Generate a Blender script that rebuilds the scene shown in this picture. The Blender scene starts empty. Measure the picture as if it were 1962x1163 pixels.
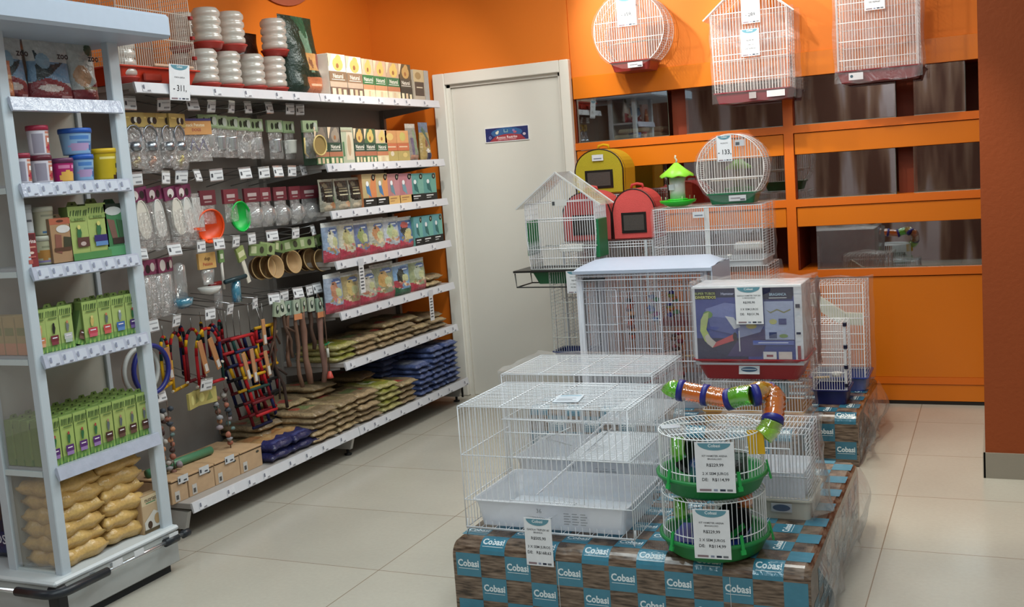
import bpy, math, random
from mathutils import Vector, Matrix, noise
random.seed(7)
PI = math.pi
scene = bpy.context.scene
COL = scene.collection
# ---------------------------------------------------------------- camera
FL, YAW, PITCH, ROLL, CH = 2050.0, -.4311, .1227, .073, 1.5
def _axes():
    cw, sw = math.cos(YAW), math.sin(YAW)
    F = Vector((sw*math.cos(PITCH), cw*math.cos(PITCH), -math.sin(PITCH)))
    r = Vector((cw, -sw, 0)); d = F.cross(r)
    c, s = math.cos(ROLL), math.sin(ROLL)
    return c*r+s*d, -s*r+c*d, F
AX, AY, AZ = _axes()
cam_d = bpy.data.cameras.new('camera'); cam = bpy.data.objects.new('camera', cam_d); COL.objects.link(cam)
cam_d.sensor_fit = 'HORIZONTAL'; cam_d.sensor_width = 36; cam_d.lens = FL/1962*36; cam_d.clip_start = .05
m = Matrix.Identity(4)
for i in range(3):
    m[i][0] = AX[i]; m[i][1] = -AY[i]; m[i][2] = -AZ[i]
m[2][3] = CH
cam.matrix_world = m
scene.camera = cam
# ---------------------------------------------------------------- world, lights, exposure
scene.view_settings.view_transform = 'Standard'; scene.view_settings.look = 'None'
scene.view_settings.gamma = 1; scene.view_settings.exposure = 0.18
scene.cycles.max_bounces = 8; scene.cycles.transparent_max_bounces = 24; scene.cycles.use_denoising = True
scene.cycles.sample_clamp_indirect = 4
w = bpy.data.worlds.new('world'); scene.world = w; w.use_nodes = True
w.node_tree.nodes['Background'].inputs[0].default_value = (.78, .72, .66, 1)
w.node_tree.nodes['Background'].inputs[1].default_value = .30
def area(name, loc, sx, sy, power, col=(1, .95, .88), rot=(0, 0, 0)):
    l = bpy.data.lights.new(name, 'AREA'); l.shape = 'RECTANGLE'; l.size = sx; l.size_y = sy; l.energy = power; l.color = col
    o = bpy.data.objects.new(name, l); o.location = loc; o.rotation_euler = rot; COL.objects.link(o); return o
for i, (x, y, p) in enumerate([(-1.9, 1.6, 17), (-1.9, 3.3, 20), (-2.2, 5.0, 27), (-.2, 1.0, 13), (-.5, 3.2, 14), (-.9, 4.9, 26), (-4.9, 1.0, 12), (-1.2, -.6, 40), (.9, 1.2, 9)]):  # strong panel near the front wall is added, lighting it for glass reflections
    area('ceiling_panel_light', (x, y, 3.0), .6, 1.2, p, (.84, .97, 1) if y < 4 else (.96, .99, .94))
def spot(loc, to, power, size, col=(1, .93, .82), blend=.6):
    l = bpy.data.lights.new('track_spot', 'SPOT'); l.energy = power; l.spot_size = math.radians(size); l.spot_blend = blend; l.color = col; l.shadow_soft_size = .03
    o = bpy.data.objects.new('track_spot', l); o.location = loc; COL.objects.link(o)
    o.rotation_euler = (Vector(to)-Vector(loc)).to_track_quat('-Z', 'Y').to_euler()
spot((-2.35, 5.3, 2.95), (-1.75, 6.44, 2.25), 100, 62, (1, .96, .86))
spot((-1.35, 5.2, 2.95), (-.95, 6.4, 2.1), 55, 62, (1, .96, .86))
spot((-.75, 4.2, 2.95), (-.3, 5.3, 0), 95, 52, (1, .90, .68))
spot((-2.4, 4.9, 2.95), (-3.45, 5.7, 2.1), 62, 70, (1, .95, .86))
# ---------------------------------------------------------------- pixel <-> place
def ray(u, v): return AX*((u-981)/FL)+AY*((v-581.5)/FL)+AZ
def _at(u, v, a, val):
    d = ray(u, v); o = Vector((0, 0, CH)); t = (val-o[a])/d[a]; return o+d*t
def atx(u, v, x): p = _at(u, v, 0, x); return p.y, p.z
def aty(u, v, y): p = _at(u, v, 1, y); return p.x, p.z
def yu(u, x, z):
    k = u-981; a0 = AX.x*x+AX.z*(z-CH); a2 = AZ.x*x+AZ.z*(z-CH)
    return (k*a2-FL*a0)/(FL*AX.y-k*AZ.y)
def xu(u, y, z):
    k = u-981; a0 = AX.y*y+AX.z*(z-CH); a2 = AZ.y*y+AZ.z*(z-CH)
    return (k*a2-FL*a0)/(FL*AX.x-k*AZ.x)
# ---------------------------------------------------------------- colours and mesh builder
def C(h):
    h = h.lstrip('#'); v = [int(h[i:i+2], 16)/255 for i in (0, 2, 4)]
    return tuple(x/12.92 if x <= .04045 else ((x+.055)/1.055)**2.4 for x in v)
_cc = {}
def K(c):
    if isinstance(c, str):
        if c not in _cc: _cc[c] = C(c)
        return _cc[c]
    return c
_txt = {}
def text_mesh(s, bold=.012):
    k = (s, bold)
    if k not in _txt:
        cu = bpy.data.curves.new('t', 'FONT'); cu.body = s; cu.size = 1; cu.offset = bold; cu.resolution_u = 2; cu.align_x = 'CENTER'
        o = bpy.data.objects.new('t', cu); COL.objects.link(o)
        me = o.to_mesh()
        vs = [(v.co.x, v.co.y) for v in me.vertices]; fs = [tuple(p.vertices) for p in me.polygons]
        o.to_mesh_clear(); bpy.data.objects.remove(o); bpy.data.curves.remove(cu)
        W = (max(v[0] for v in vs)-min(v[0] for v in vs)) if vs else 1
        _txt[k] = (vs, fs, W)
    return _txt[k]
class MB:
    def __init__(s, col='#cccccc'):
        s.v = []; s.f = []; s.c = []; s.s = []; s.col = K(col)
    def add(s, vs, fs, col=None, sm=False):
        b = len(s.v); s.v += [tuple(v) for v in vs]; col = K(col) if col is not None else s.col
        for f in fs:
            s.f.append(tuple(i+b for i in f)); s.c.append(col); s.s.append(sm)
        return s
    def box(s, x0, x1, y0, y1, z0, z1, col=None, b=0):
        if b:
            vs = []; fs = []
            b = min(b, (x1-x0)/2.01, (y1-y0)/2.01, (z1-z0)/2.01)
            # bevelled box: every corner split in three
            idx = {}
            for ix in (0, 1):
                for iy in (0, 1):
                    for iz in (0, 1):
                        for a in range(3):
                            p = [(x0, x1)[ix], (y0, y1)[iy], (z0, z1)[iz]]
                            for q in range(3):
                                if q != a: p[q] += b if (ix, iy, iz)[q] == 0 else -b
                            idx[ix, iy, iz, a] = len(vs); vs.append(p)
            for a in range(3):
                o1, o2 = (a+1) % 3, (a+2) % 3
                for k in (0, 1):
                    q = []
                    for i, j in ((0, 0), (1, 0), (1, 1), (0, 1)):
                        t = [0, 0, 0]; t[a] = k; t[o1] = i; t[o2] = j; q.append(idx[t[0], t[1], t[2], a])
                    fs.append(q if k else q[::-1])
                for i in (0, 1):
                    for j in (0, 1):
                        t0 = [0, 0, 0]; t0[o1] = i; t0[o2] = j; t1 = list(t0); t1[a] = 1
                        q = [idx[t0[0], t0[1], t0[2], o1], idx[t0[0], t0[1], t0[2], o2], idx[t1[0], t1[1], t1[2], o2], idx[t1[0], t1[1], t1[2], o1]]
                        fs.append(q if (i+j) % 2 == 0 else q[::-1])
            for i in (0, 1):
                for j in (0, 1):
                    for k in (0, 1):
                        q = [idx[i, j, k, 0], idx[i, j, k, 1], idx[i, j, k, 2]]
                        fs.append(q if (i+j+k) % 2 == 1 else q[::-1])
            return s.add(vs, fs, col)
        vs = [(x, y, z) for x in (x0, x1) for y in (y0, y1) for z in (z0, z1)]
        return s.add(vs, [(0, 1, 3, 2), (4, 6, 7, 5), (0, 4, 5, 1), (2, 3, 7, 6), (0, 2, 6, 4), (1, 5, 7, 3)], col)
    def bar(s, p0, p1, wd, ht, col=None, up=(0, 0, 1)):
        p0 = Vector(p0); p1 = Vector(p1); d = (p1-p0).normalized(); u = Vector(up)
        if abs(d.dot(u)) > .95: u = Vector((1, 0, 0))
        a = d.cross(u).normalized()*wd/2; b = a.cross(d).normalized()*ht/2
        vs = [p+i*a+j*b for p in (p0, p1) for i, j in ((-1, -1), (1, -1), (1, 1), (-1, 1))]
        return s.add(vs, [(3, 2, 1, 0), (4, 5, 6, 7)]+[(i, (i+1) % 4, 4+(i+1) % 4, 4+i) for i in range(4)], col)
    def tube(s, pts, r, n=4, col=None, closed=False, radii=None, caps=True, sm=True):
        pts = [Vector(p) for p in pts]; N = len(pts); vs = []; fs = []; pa = None
        for i, p in enumerate(pts):
            if closed: d = pts[(i+1) % N]-pts[i-1]
            else: d = pts[min(i+1, N-1)]-pts[max(i-1, 0)]
            d.normalize()
            if pa is None:
                u = Vector((0, 0, 1)) if abs(d.z) < .9 else Vector((1, 0, 0)); a = d.cross(u).normalized()
            else:
                a = (pa-d*pa.dot(d)).normalized()
            pa = a; b = d.cross(a); rr = radii[i] if radii else r
            for k in range(n):
                t = 2*PI*k/n; vs.append(p+a*math.cos(t)*rr+b*math.sin(t)*rr)
        for i in range(N if closed else N-1):
            j = (i+1) % N
            for k in range(n): fs.append((i*n+k, i*n+(k+1) % n, j*n+(k+1) % n, j*n+k))
        if caps and not closed: fs += [tuple(range(n))[::-1], tuple((N-1)*n+k for k in range(n))]
        return s.add(vs, fs, col, sm)
    def lathe(s, prof, c=(0, 0, 0), n=24, axis='z', col=None, cols=None, sm=True, caps=True, sx=1, sy=1):
        vs = []
        for r, h in prof:
            for k in range(n):
                t = 2*PI*k/n; a, b = r*math.cos(t)*sx, r*math.sin(t)*sy
                p = {'z': (a, b, h), 'y': (a, -h, b), 'x': (h, a, b)}[axis]
                vs.append((p[0]+c[0], p[1]+c[1], p[2]+c[2]))
        for i in range(len(prof)-1):
            cc = cols[i] if cols else col
            base = [(i*n+k, i*n+(k+1) % n, (i+1)*n+(k+1) % n, (i+1)*n+k) for k in range(n)]
            s._part(vs, base, cc, sm, i)
        if caps:
            s._part(vs, [tuple(range(n))[::-1]], cols[0] if cols else col, False, -1)
            s._part(vs, [tuple((len(prof)-1)*n+k for k in range(n))], cols[-1] if cols else col, False, -1)
        s._flush(vs); return s
    def _part(s, vs, fs, col, sm, i):
        s._q = getattr(s, '_q', []); s._q.append((fs, col, sm))
    def _flush(s, vs):
        b = len(s.v); s.v += vs
        for fs, col, sm in s._q:
            cc = K(col) if col is not None else s.col
            for f in fs: s.f.append(tuple(i+b for i in f)); s.c.append(cc); s.s.append(sm)
        s._q = []
    def poly(s, pts, col=None): return s.add(pts, [tuple(range(len(pts)))], col)
    def extr(s, pts, d, col=None):
        """closed prism: polygon pts swept by vector d"""
        n = len(pts); d = Vector(d); a = [Vector(p) for p in pts]
        return s.add(a+[p+d for p in a], [tuple(range(n))[::-1], tuple(range(n, 2*n))]+[(i, (i+1) % n, n+(i+1) % n, n+i) for i in range(n)], col)
    def ell(s, c, u, v, n=16, col=None):
        c = Vector(c); u = Vector(u); v = Vector(v)
        return s.poly([c+u*math.cos(2*PI*k/n)+v*math.sin(2*PI*k/n) for k in range(n)], col)
    def text(s, t, c, u, v, h, col, bold=.012, maxw=None):
        """t centred on c; u, v unit vectors; h cap height about .7 h"""
        vs, fs, W = text_mesh(t, bold); c = Vector(c); u = Vector(u); v = Vector(v)
        kx = h
        if maxw and W*h > maxw: kx = maxw/W
        return s.add([c+u*(x*kx)+v*((y-.33)*h) for x, y in vs], fs, col)
    def art(s, o, u, v, w, h, items, lift=.0006):
        """flat print on a face: o lower left corner, u/v unit vectors, items in 0..1"""
        o = Vector(o); u = Vector(u); v = Vector(v); nn = u.cross(v); L = 0
        for it in items:
            L += lift; P = lambda x, y: o+u*(w*x)+v*(h*y)+nn*L
            k = it[0]
            if k == 'r': s.poly([P(it[1], it[2]), P(it[3], it[2]), P(it[3], it[4]), P(it[1], it[4])], it[5])
            elif k == 'e': s.ell(P(it[1], it[2]), u*(it[3]*w), v*(it[4]*h), 14, it[5])
            elif k == 'p': s.poly([P(x, y) for x, y in it[1]], it[2])
            elif k == 't': s.text(it[1], P(it[2], it[3]), u, v, it[4]*h, it[5], maxw=(it[6] if len(it) > 6 else .92)*w)
        return s
    def moved(s, M):
        s.v = [tuple(M @ Vector(v)) for v in s.v]; return s
    def mesh(s, name, mat):
        me = bpy.data.meshes.new(name); me.from_pydata(s.v, [], s.f)
        ca = me.color_attributes.new('Col', 'FLOAT_COLOR', 'CORNER'); buf = []; sat = .74 if mat.name.startswith(('printed', 'glossy', 'plastic_sack')) else 1
        for f, c in zip(s.f, s.c):
            g = (.3*c[0]+.55*c[1]+.15*c[2])*(1-sat); buf += [c[0]*sat+g, c[1]*sat+g, c[2]*sat+g, 1.0]*len(f)
        ca.data.foreach_set('color', buf)
        me.polygons.foreach_set('use_smooth', s.s); me.materials.append(mat); me.update(); return me
    def build(s, name, mat, parent=None):
        return link(name, s.mesh(name, mat), parent)
def link(name, me, parent=None):
    o = bpy.data.objects.new(name, me); COL.objects.link(o)
    if parent: o.parent = parent
    return o
def artcol(items, x, y, base):
    c = base
    for it in items:
        k = it[0]
        if k == 'r' and it[1] <= x <= it[3] and it[2] <= y <= it[4]: c = it[5]
        elif k == 'e' and ((x-it[1])/it[3])**2+((y-it[2])/it[4])**2 <= 1: c = it[5]
        elif k == 'p':
            ins = False; P = it[1]; n = len(P)
            for i in range(n):
                x0, y0 = P[i]; x1, y1 = P[i-1]
                if (y0 > y) != (y1 > y) and x < (x1-x0)*(y-y0)/(y1-y0)+x0: ins = not ins
            if ins: c = it[2]
    return c
# ---------------------------------------------------------------- materials
def mat_base(name):
    M = bpy.data.materials.new(name); M.use_nodes = True; nt = M.node_tree; nt.nodes.clear()
    out = nt.nodes.new('ShaderNodeOutputMaterial'); return M, nt, out
def N(nt, t, **kw):
    n = nt.nodes.new('ShaderNode'+t)
    for k, v in kw.items():
        if hasattr(n, k) and not k.startswith('i_'): setattr(n, k, v)
        elif k.startswith('i_'): n.inputs[k[2:].replace('_', ' ')].default_value = v
    return n
def paint(name, rough=.5, spec=.5, metal=0, nz=.12, scale=30, bump=0, coat=0, bscale=60):
    M, nt, out = mat_base(name); L = nt.links.new
    at = N(nt, 'VertexColor', layer_name='Col'); tc = N(nt, 'TexCoord'); no = N(nt, 'TexNoise'); no.inputs['Scale'].default_value = scale; no.inputs['Detail'].default_value = 3
    L(tc.outputs['Object'], no.inputs['Vector'])
    mr = N(nt, 'MapRange'); mr.inputs[3].default_value = 1-nz; mr.inputs[4].default_value = 1+nz*.6; L(no.outputs['Fac'], mr.inputs[0])
    mx = N(nt, 'VectorMath', operation='SCALE'); L(at.outputs['Color'], mx.inputs[0]); L(mr.outputs[0], mx.inputs['Scale'])
    b = N(nt, 'BsdfPrincipled'); L(mx.outputs[0], b.inputs['Base Color']); b.inputs['Roughness'].default_value = rough
    b.inputs['Specular IOR Level'].default_value = spec; b.inputs['Metallic'].default_value = metal; b.inputs['Coat Weight'].default_value = coat; b.inputs['Coat Roughness'].default_value = .1
    if bump:
        n2 = N(nt, 'TexNoise'); n2.inputs['Scale'].default_value = bscale; n2.inputs['Detail'].default_value = 4; L(tc.outputs['Object'], n2.inputs['Vector'])
        bp = N(nt, 'Bump'); bp.inputs['Strength'].default_value = bump; bp.inputs['Distance'].default_value = .01; L(n2.outputs['Fac'], bp.inputs['Height']); L(bp.outputs[0], b.inputs['Normal'])
    L(b.outputs[0], out.inputs[0]); return M
def clear_mat(name, col=(1, 1, 1), fac=.16, haze=.05, rough=.12, bump=.5, bscale=18):
    """thin clear film: see-through, glossy, slightly milky"""
    M, nt, out = mat_base(name); L = nt.links.new
    tr = N(nt, 'BsdfTransparent'); tr.inputs[0].default_value = (*col, 1); gl = N(nt, 'BsdfGlossy'); gl.inputs['Roughness'].default_value = rough
    df = N(nt, 'BsdfDiffuse'); df.inputs[0].default_value = (*[c*.9 for c in col], 1)
    tc = N(nt, 'TexCoord'); no = N(nt, 'TexNoise'); no.inputs['Scale'].default_value = bscale; no.inputs['Detail'].default_value = 3; no.inputs['Distortion'].default_value = .6
    L(tc.outputs['Object'], no.inputs['Vector']); bp = N(nt, 'Bump'); bp.inputs['Strength'].default_value = bump; bp.inputs['Distance'].default_value = .02
    L(no.outputs['Fac'], bp.inputs['Height']); L(bp.outputs[0], gl.inputs['Normal'])
    lw = N(nt, 'LayerWeight'); lw.inputs[0].default_value = .35; L(bp.outputs[0], lw.inputs['Normal'])
    mr = N(nt, 'MapRange'); mr.inputs[3].default_value = fac*.35; mr.inputs[4].default_value = min(1, fac*3.2); L(lw.outputs['Facing'], mr.inputs[0])
    m1 = N(nt, 'MixShader'); m1.inputs[0].default_value = haze; L(tr.outputs[0], m1.inputs[1]); L(df.outputs[0], m1.inputs[2])
    m2 = N(nt, 'MixShader'); L(mr.outputs[0], m2.inputs[0]); L(m1.outputs[0], m2.inputs[1]); L(gl.outputs[0], m2.inputs[2]); L(m2.outputs[0], out.inputs[0]); return M
MAT = dict(
    matte=paint('printed_card', .6, .35), satin=paint('coated_plastic', .38, .45, nz=.05), gloss=paint('glossy_wrap', .16, .6, nz=.14, bump=.25, bscale=35),
    wire=paint('enamelled_wire', .35, .5, nz=.04), foil=paint('plastic_sack', .28, .55, nz=.35, scale=45, bump=.5, bscale=60), wood=paint('bare_wood', .65, .3, nz=.25, scale=18),
    metal=paint('bright_metal', .25, .5, metal=.9, nz=.06), fabric=paint('woven_fabric', .85, .2, nz=.2, scale=300, bump=.3, bscale=300),
    seed=paint('seed_sack', .35, .5, nz=.7, scale=110, bump=.45, bscale=70),
    grain=paint('grain_bag_film', .25, .55, nz=.3, scale=90, bump=.35, bscale=60),
    film=clear_mat('clear_film', fac=.09, haze=.05, rough=.17, bump=.4, bscale=9), glass=clear_mat('side_glass', fac=.12, haze=.02, rough=.03, bump=0), bag=clear_mat('clear_bag', fac=.2, haze=.09, bump=.9, bscale=60),
    plastic=clear_mat('clear_plastic', fac=.18, haze=.16, rough=.08, bump=.1), milky=clear_mat('milky_plastic', (.93, .93, .9), fac=.12, haze=.72, rough=.2, bump=.1),
    tray=clear_mat('frosted_tray', (.9, .92, .96), fac=.14, haze=.5, rough=.2, bump=.1), drape=clear_mat('stretch_wrap', (.97, .98, 1), fac=.14, haze=.10, rough=.2, bump=.6, bscale=14))
for nme, c in dict(t_orange='#ff9038', t_green='#7fe03a', t_blue='#4d74c8', t_yellow='#f8c030', t_lime='#b8ea50', t_aqua='#5ab9d9').items():
    MAT[nme] = clear_mat(nme[2:]+'_clear_plastic', K(c), fac=.3, haze=.5, rough=.08, bump=.2)
# ---------------------------------------------------------------- things
def thing(name, label, cat, loc=(0, 0, 0), rz=0, group=None):
    o = bpy.data.objects.new(name, None); COL.objects.link(o); o.empty_display_size = .05
    o.location = loc; o.rotation_euler = (0, 0, rz); o['label'] = label; o['category'] = cat
    if group: o['group'] = group
    return o
def tag(o, label, cat, group=None, loc=None, rz=None, kind=None):
    o['label'] = label; o['category'] = cat
    if group: o['group'] = group
    if kind: o['kind'] = kind
    if loc is not None: o.location = loc
    if rz is not None: o.rotation_euler = (0, 0, rz)
    return o
def struct(name, mb, mat, parent=None):
    o = mb.build(name, mat, parent)
    if not parent: o['kind'] = 'structure'
    return o
def kids(o): return [c for c in COL.objects if c.parent is o]
_kids = {}
def dup(root, label, loc, rz=0, group=None, rot=None):
    if root.name not in _kids: _kids[root.name] = [(c, kids(c)) for c in kids(root)]
    r = root.copy(); COL.objects.link(r); r.location = loc; r.rotation_euler = rot if rot else (0, 0, rz); r['label'] = label
    if group: r['group'] = group
    for c, gs in _kids[root.name]:
        k = c.copy(); COL.objects.link(k); k.parent = r
        for g in gs:
            q = g.copy(); COL.objects.link(q); q.parent = k
    return r
ORD = ['first', 'second', 'third', 'fourth', 'fifth', 'sixth', 'seventh', 'eighth', 'ninth', 'tenth', 'eleventh', 'twelfth', 'thirteenth']
# ================================================================ THE SETTING
YB, XL = 6.44, -3.88
def flat_mat(name, col, rough=.5, spec=.4, nz=.06, scale=3, bump=.05, bscale=120):
    M, nt, out = mat_base(name); L = nt.links.new
    tc = N(nt, 'TexCoord'); no = N(nt, 'TexNoise'); no.inputs['Scale'].default_value = scale; no.inputs['Detail'].default_value = 4; L(tc.outputs['Object'], no.inputs['Vector'])
    mr = N(nt, 'MapRange'); mr.inputs[3].default_value = 1-nz; mr.inputs[4].default_value = 1+nz; L(no.outputs['Fac'], mr.inputs[0])
    mx = N(nt, 'VectorMath', operation='SCALE'); mx.inputs[0].default_value = K(col); L(mr.outputs[0], mx.inputs['Scale'])
    b = N(nt, 'BsdfPrincipled'); L(mx.outputs[0], b.inputs['Base Color']); b.inputs['Roughness'].default_value = rough; b.inputs['Specular IOR Level'].default_value = spec
    n2 = N(nt, 'TexNoise'); n2.inputs['Scale'].default_value = bscale; L(tc.outputs['Object'], n2.inputs['Vector'])
    bp = N(nt, 'Bump'); bp.inputs['Strength'].default_value = bump; bp.inputs['Distance'].default_value = .004; L(n2.outputs['Fac'], bp.inputs['Height']); L(bp.outputs[0], b.inputs['Normal'])
    L(b.outputs[0], out.inputs[0]); return M
ORANGE = flat_mat('orange_wall_paint', '#d8740f', .55, .3, .04)
DEEP = flat_mat('deep_orange_wall_paint', '#d2701c', .6, .3, .04)
ORANGE_SHADED = flat_mat('shaded_orange_pillar_paint', '#8c421e', .7, .25, .05, bscale=60, bump=.3)  # same orange wall paint, with its shade put into the colour
LAM = flat_mat('orange_laminate', '#c96c0e', .3, .45, .03)
LAMD = flat_mat('deep_orange_laminate', '#cc6410', .35, .45, .03)
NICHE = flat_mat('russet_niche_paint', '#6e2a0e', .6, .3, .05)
WHITE = flat_mat('off_white_door_paint', '#d4d1c8', .45, .4, .03)
FRAME = flat_mat('white_frame_paint', '#d9d6cd', .4, .4, .03)
GREYB = flat_mat('grey_baseboard', '#8f877a', .5, .4, .05)
CEIL = flat_mat('white_ceiling_paint', '#d8d6d0', .8, .2, .02)
def mirrored_wall_mat():  # unseen wall, its bands made up for the niche glass to mirror
    M, nt, out = mat_base('mirrored_wall_bands'); L = nt.links.new
    tc = N(nt, 'TexCoord'); mp = N(nt, 'Mapping'); mp.inputs['Scale'].default_value = (2.2, 1, .25); L(tc.outputs['Object'], mp.inputs[0])
    no = N(nt, 'TexNoise'); no.inputs['Scale'].default_value = 1.6; no.inputs['Detail'].default_value = 3; L(mp.outputs[0], no.inputs['Vector'])
    cr = N(nt, 'ValToRGB'); L(no.outputs['Fac'], cr.inputs[0]); e = cr.color_ramp.elements
    e[0].position = .42; e[0].color = (*K('#5c3424'), 1); e[1].position = .58; e[1].color = (*K('#b8a0a0'), 1); q = e.new(.5); q.color = (*K('#8a6450'), 1)
    b = N(nt, 'BsdfPrincipled'); L(cr.outputs[0], b.inputs['Base Color']); b.inputs['Roughness'].default_value = .7; L(b.outputs[0], out.inputs[0]); return M
def floor_mat():
    M, nt, out = mat_base('polished_beige_tile'); L = nt.links.new
    tc = N(nt, 'TexCoord'); sp = N(nt, 'SeparateXYZ'); L(tc.outputs['Object'], sp.inputs[0])
    def line(sock, off, per, wd):
        a = N(nt, 'Math', operation='SUBTRACT'); a.inputs[1].default_value = off; L(sock, a.inputs[0])
        d = N(nt, 'Math', operation='DIVIDE'); d.inputs[1].default_value = per; L(a.outputs[0], d.inputs[0])
        f = N(nt, 'Math', operation='FRACT'); L(d.outputs[0], f.inputs[0])
        g = N(nt, 'Math', operation='LESS_THAN'); g.inputs[1].default_value = wd/per; L(f.outputs[0], g.inputs[0])
        fl = N(nt, 'Math', operation='FLOOR'); L(d.outputs[0], fl.inputs[0]); return g.outputs[0], fl.outputs[0]
    gx, cx = line(sp.outputs[0], -.418, .9, .004); gy, cy = line(sp.outputs[1], 4.05, .655, .004)
    mxx = N(nt, 'Math', operation='MAXIMUM'); L(gx, mxx.inputs[0]); L(gy, mxx.inputs[1])
    cb = N(nt, 'CombineXYZ'); L(cx, cb.inputs[0]); L(cy, cb.inputs[1]); wn = N(nt, 'TexWhiteNoise'); L(cb.outputs[0], wn.inputs['Vector'])
    no = N(nt, 'TexNoise'); no.inputs['Scale'].default_value = 60; no.inputs['Detail'].default_value = 6; L(tc.outputs['Object'], no.inputs['Vector'])
    n3 = N(nt, 'TexNoise'); n3.inputs['Scale'].default_value = 2.5; n3.inputs['Detail'].default_value = 5; L(tc.outputs['Object'], n3.inputs['Vector'])
    a1 = N(nt, 'MapRange'); a1.inputs[3].default_value = .97; a1.inputs[4].default_value = 1.03; L(wn.outputs['Value'], a1.inputs[0])
    a2 = N(nt, 'MapRange'); a2.inputs[3].default_value = .93; a2.inputs[4].default_value = 1.06; L(no.outputs['Fac'], a2.inputs[0])
    a3 = N(nt, 'MapRange'); a3.inputs[3].default_value = .92; a3.inputs[4].default_value = 1.07; L(n3.outputs['Fac'], a3.inputs[0])
    p = N(nt, 'Math', operation='MULTIPLY'); L(a1.outputs[0], p.inputs[0]); L(a2.outputs[0], p.inputs[1])
    p2 = N(nt, 'Math', operation='MULTIPLY'); L(p.outputs[0], p2.inputs[0]); L(a3.outputs[0], p2.inputs[1])
    sc = N(nt, 'VectorMath', operation='SCALE'); sc.inputs[0].default_value = K('#b3aea2'); L(p2.outputs[0], sc.inputs['Scale'])
    mc = N(nt, 'Mix', data_type='RGBA'); L(mxx.outputs[0], mc.inputs[0]); L(sc.outputs[0], mc.inputs[6]); mc.inputs[7].default_value = (*K('#857565'), 1)
    b = N(nt, 'BsdfPrincipled'); L(mc.outputs[2], b.inputs['Base Color']); b.inputs['Roughness'].default_value = .16; b.inputs['Specular IOR Level'].default_value = .4
    r = N(nt, 'MapRange'); r.inputs[3].default_value = .12; r.inputs[4].default_value = .3; L(n3.outputs['Fac'], r.inputs[0]); L(r.outputs[0], b.inputs['Roughness'])
    L(b.outputs[0], out.inputs[0]); return M
struct('floor', MB().box(-6, 2.2, -1.5, YB+.5, -.1, 0), floor_mat())
struct('ceiling', MB().box(-6, 2.2, -1.5, YB+.5, 3.1, 3.2), CEIL)
struct('wall_left', MB().box(XL-.1, XL, 2.2, YB+.1, 0, 3.1), DEEP)
struct('wall_back', MB().box(XL, -2.44, YB, YB+.1, 0, 3.1).box(-2.44, -.06, YB+.012, YB+.46, 2.05, 3.1), DEEP)
struct('wall_front', MB().box(-6, 2.2, -1.6, -1.5, 0, 3.1), mirrored_wall_mat())
struct('wall_right', MB().box(-.068, .9, 5.04, YB+.5, 0, 3.1), ORANGE_SHADED)
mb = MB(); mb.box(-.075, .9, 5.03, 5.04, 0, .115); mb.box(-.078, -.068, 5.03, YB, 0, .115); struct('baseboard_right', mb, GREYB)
# circular painted relief high on the left wall
d = MB().lathe([(.5, 0), (.5, .015)], (XL+.002, 5.46, 3.08), 64, 'x', '#b04c18'); tag(d.build('wall_roundel', MAT['matte']), 'darker orange round disc high on the orange left wall', 'wall decoration')
# ---- door
door = thing('door_1', 'off-white flush door', 'door', (-2.905, YB, 0)); del door['label'], door['category']; door['kind'] = 'structure'
f = MB(); f.box(-.5, -.41, -.05, .0, 0, 2.17, b=.006); f.box(.405, .47, -.05, .0, 0, 2.17, b=.006); f.box(-.41, .405, -.05, .0, 2.095, 2.17, b=.004)
f.box(-.41, -.385, -.02, .03, 0, 2.095); f.box(.385, .405, -.02, .03, 0, 2.095); f.box(-.41, .405, -.02, .03, 2.075, 2.095)
f.build('door_frame', FRAME, door)
f = MB().box(-.384, .384, -.004, .03, .001, 2.074, b=.002); f.build('door_leaf', WHITE, door)
sg = MB('#1c2f7c')
sg.box(-.157, .157, -.003, .003, -.048, .048, '#e8e6e8')
its = [('r', .015, .05, .985, .95, '#1d2a70'), ('e', .5, .6, .36, .34, '#1560a0'), ('p', [(.1, .06), (.93, .06), (.82, .4), (.6, .5), (.45, .5), (.25, .4)], '#a81a34'),
       ('t', 'Acesso Restrito', .5, .3, .24, '#f6dfe2', .52), ('t', 'SOMENTE PESSOAL AUTORIZADO', .5, .15, .1, '#f0b8c0', .42),
       ('e', .28, .62, .035, .1, '#d8d6c0'), ('e', .305, .7, .02, .07, '#d8d6c0'), ('r', .44, .62, .53, .66, '#8fc0c8'), ('r', .44, .66, .455, .82, '#8fc0c8'), ('r', .515, .6, .53, .8, '#6fae98'),
       ('e', .69, .6, .04, .08, '#c0506c'), ('e', .66, .72, .03, .07, '#8a78c0'), ('e', .12, .33, .03, .1, '#7f88c8'), ('e', .12, .33, .015, .05, '#1d2a70'), ('e', .9, .42, .035, .09, '#c8b4cc')]
sg.art((-.157, -.0031, -.048), (1, 0, 0), (0, 0, 1), .314, .096, its, .0002)
tag(sg.build('door_sign', MAT['gloss']), 'blue and red staff-only sign with small animals on the white door', 'sign', loc=(-2.906, YB-.008, 1.743))
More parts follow.
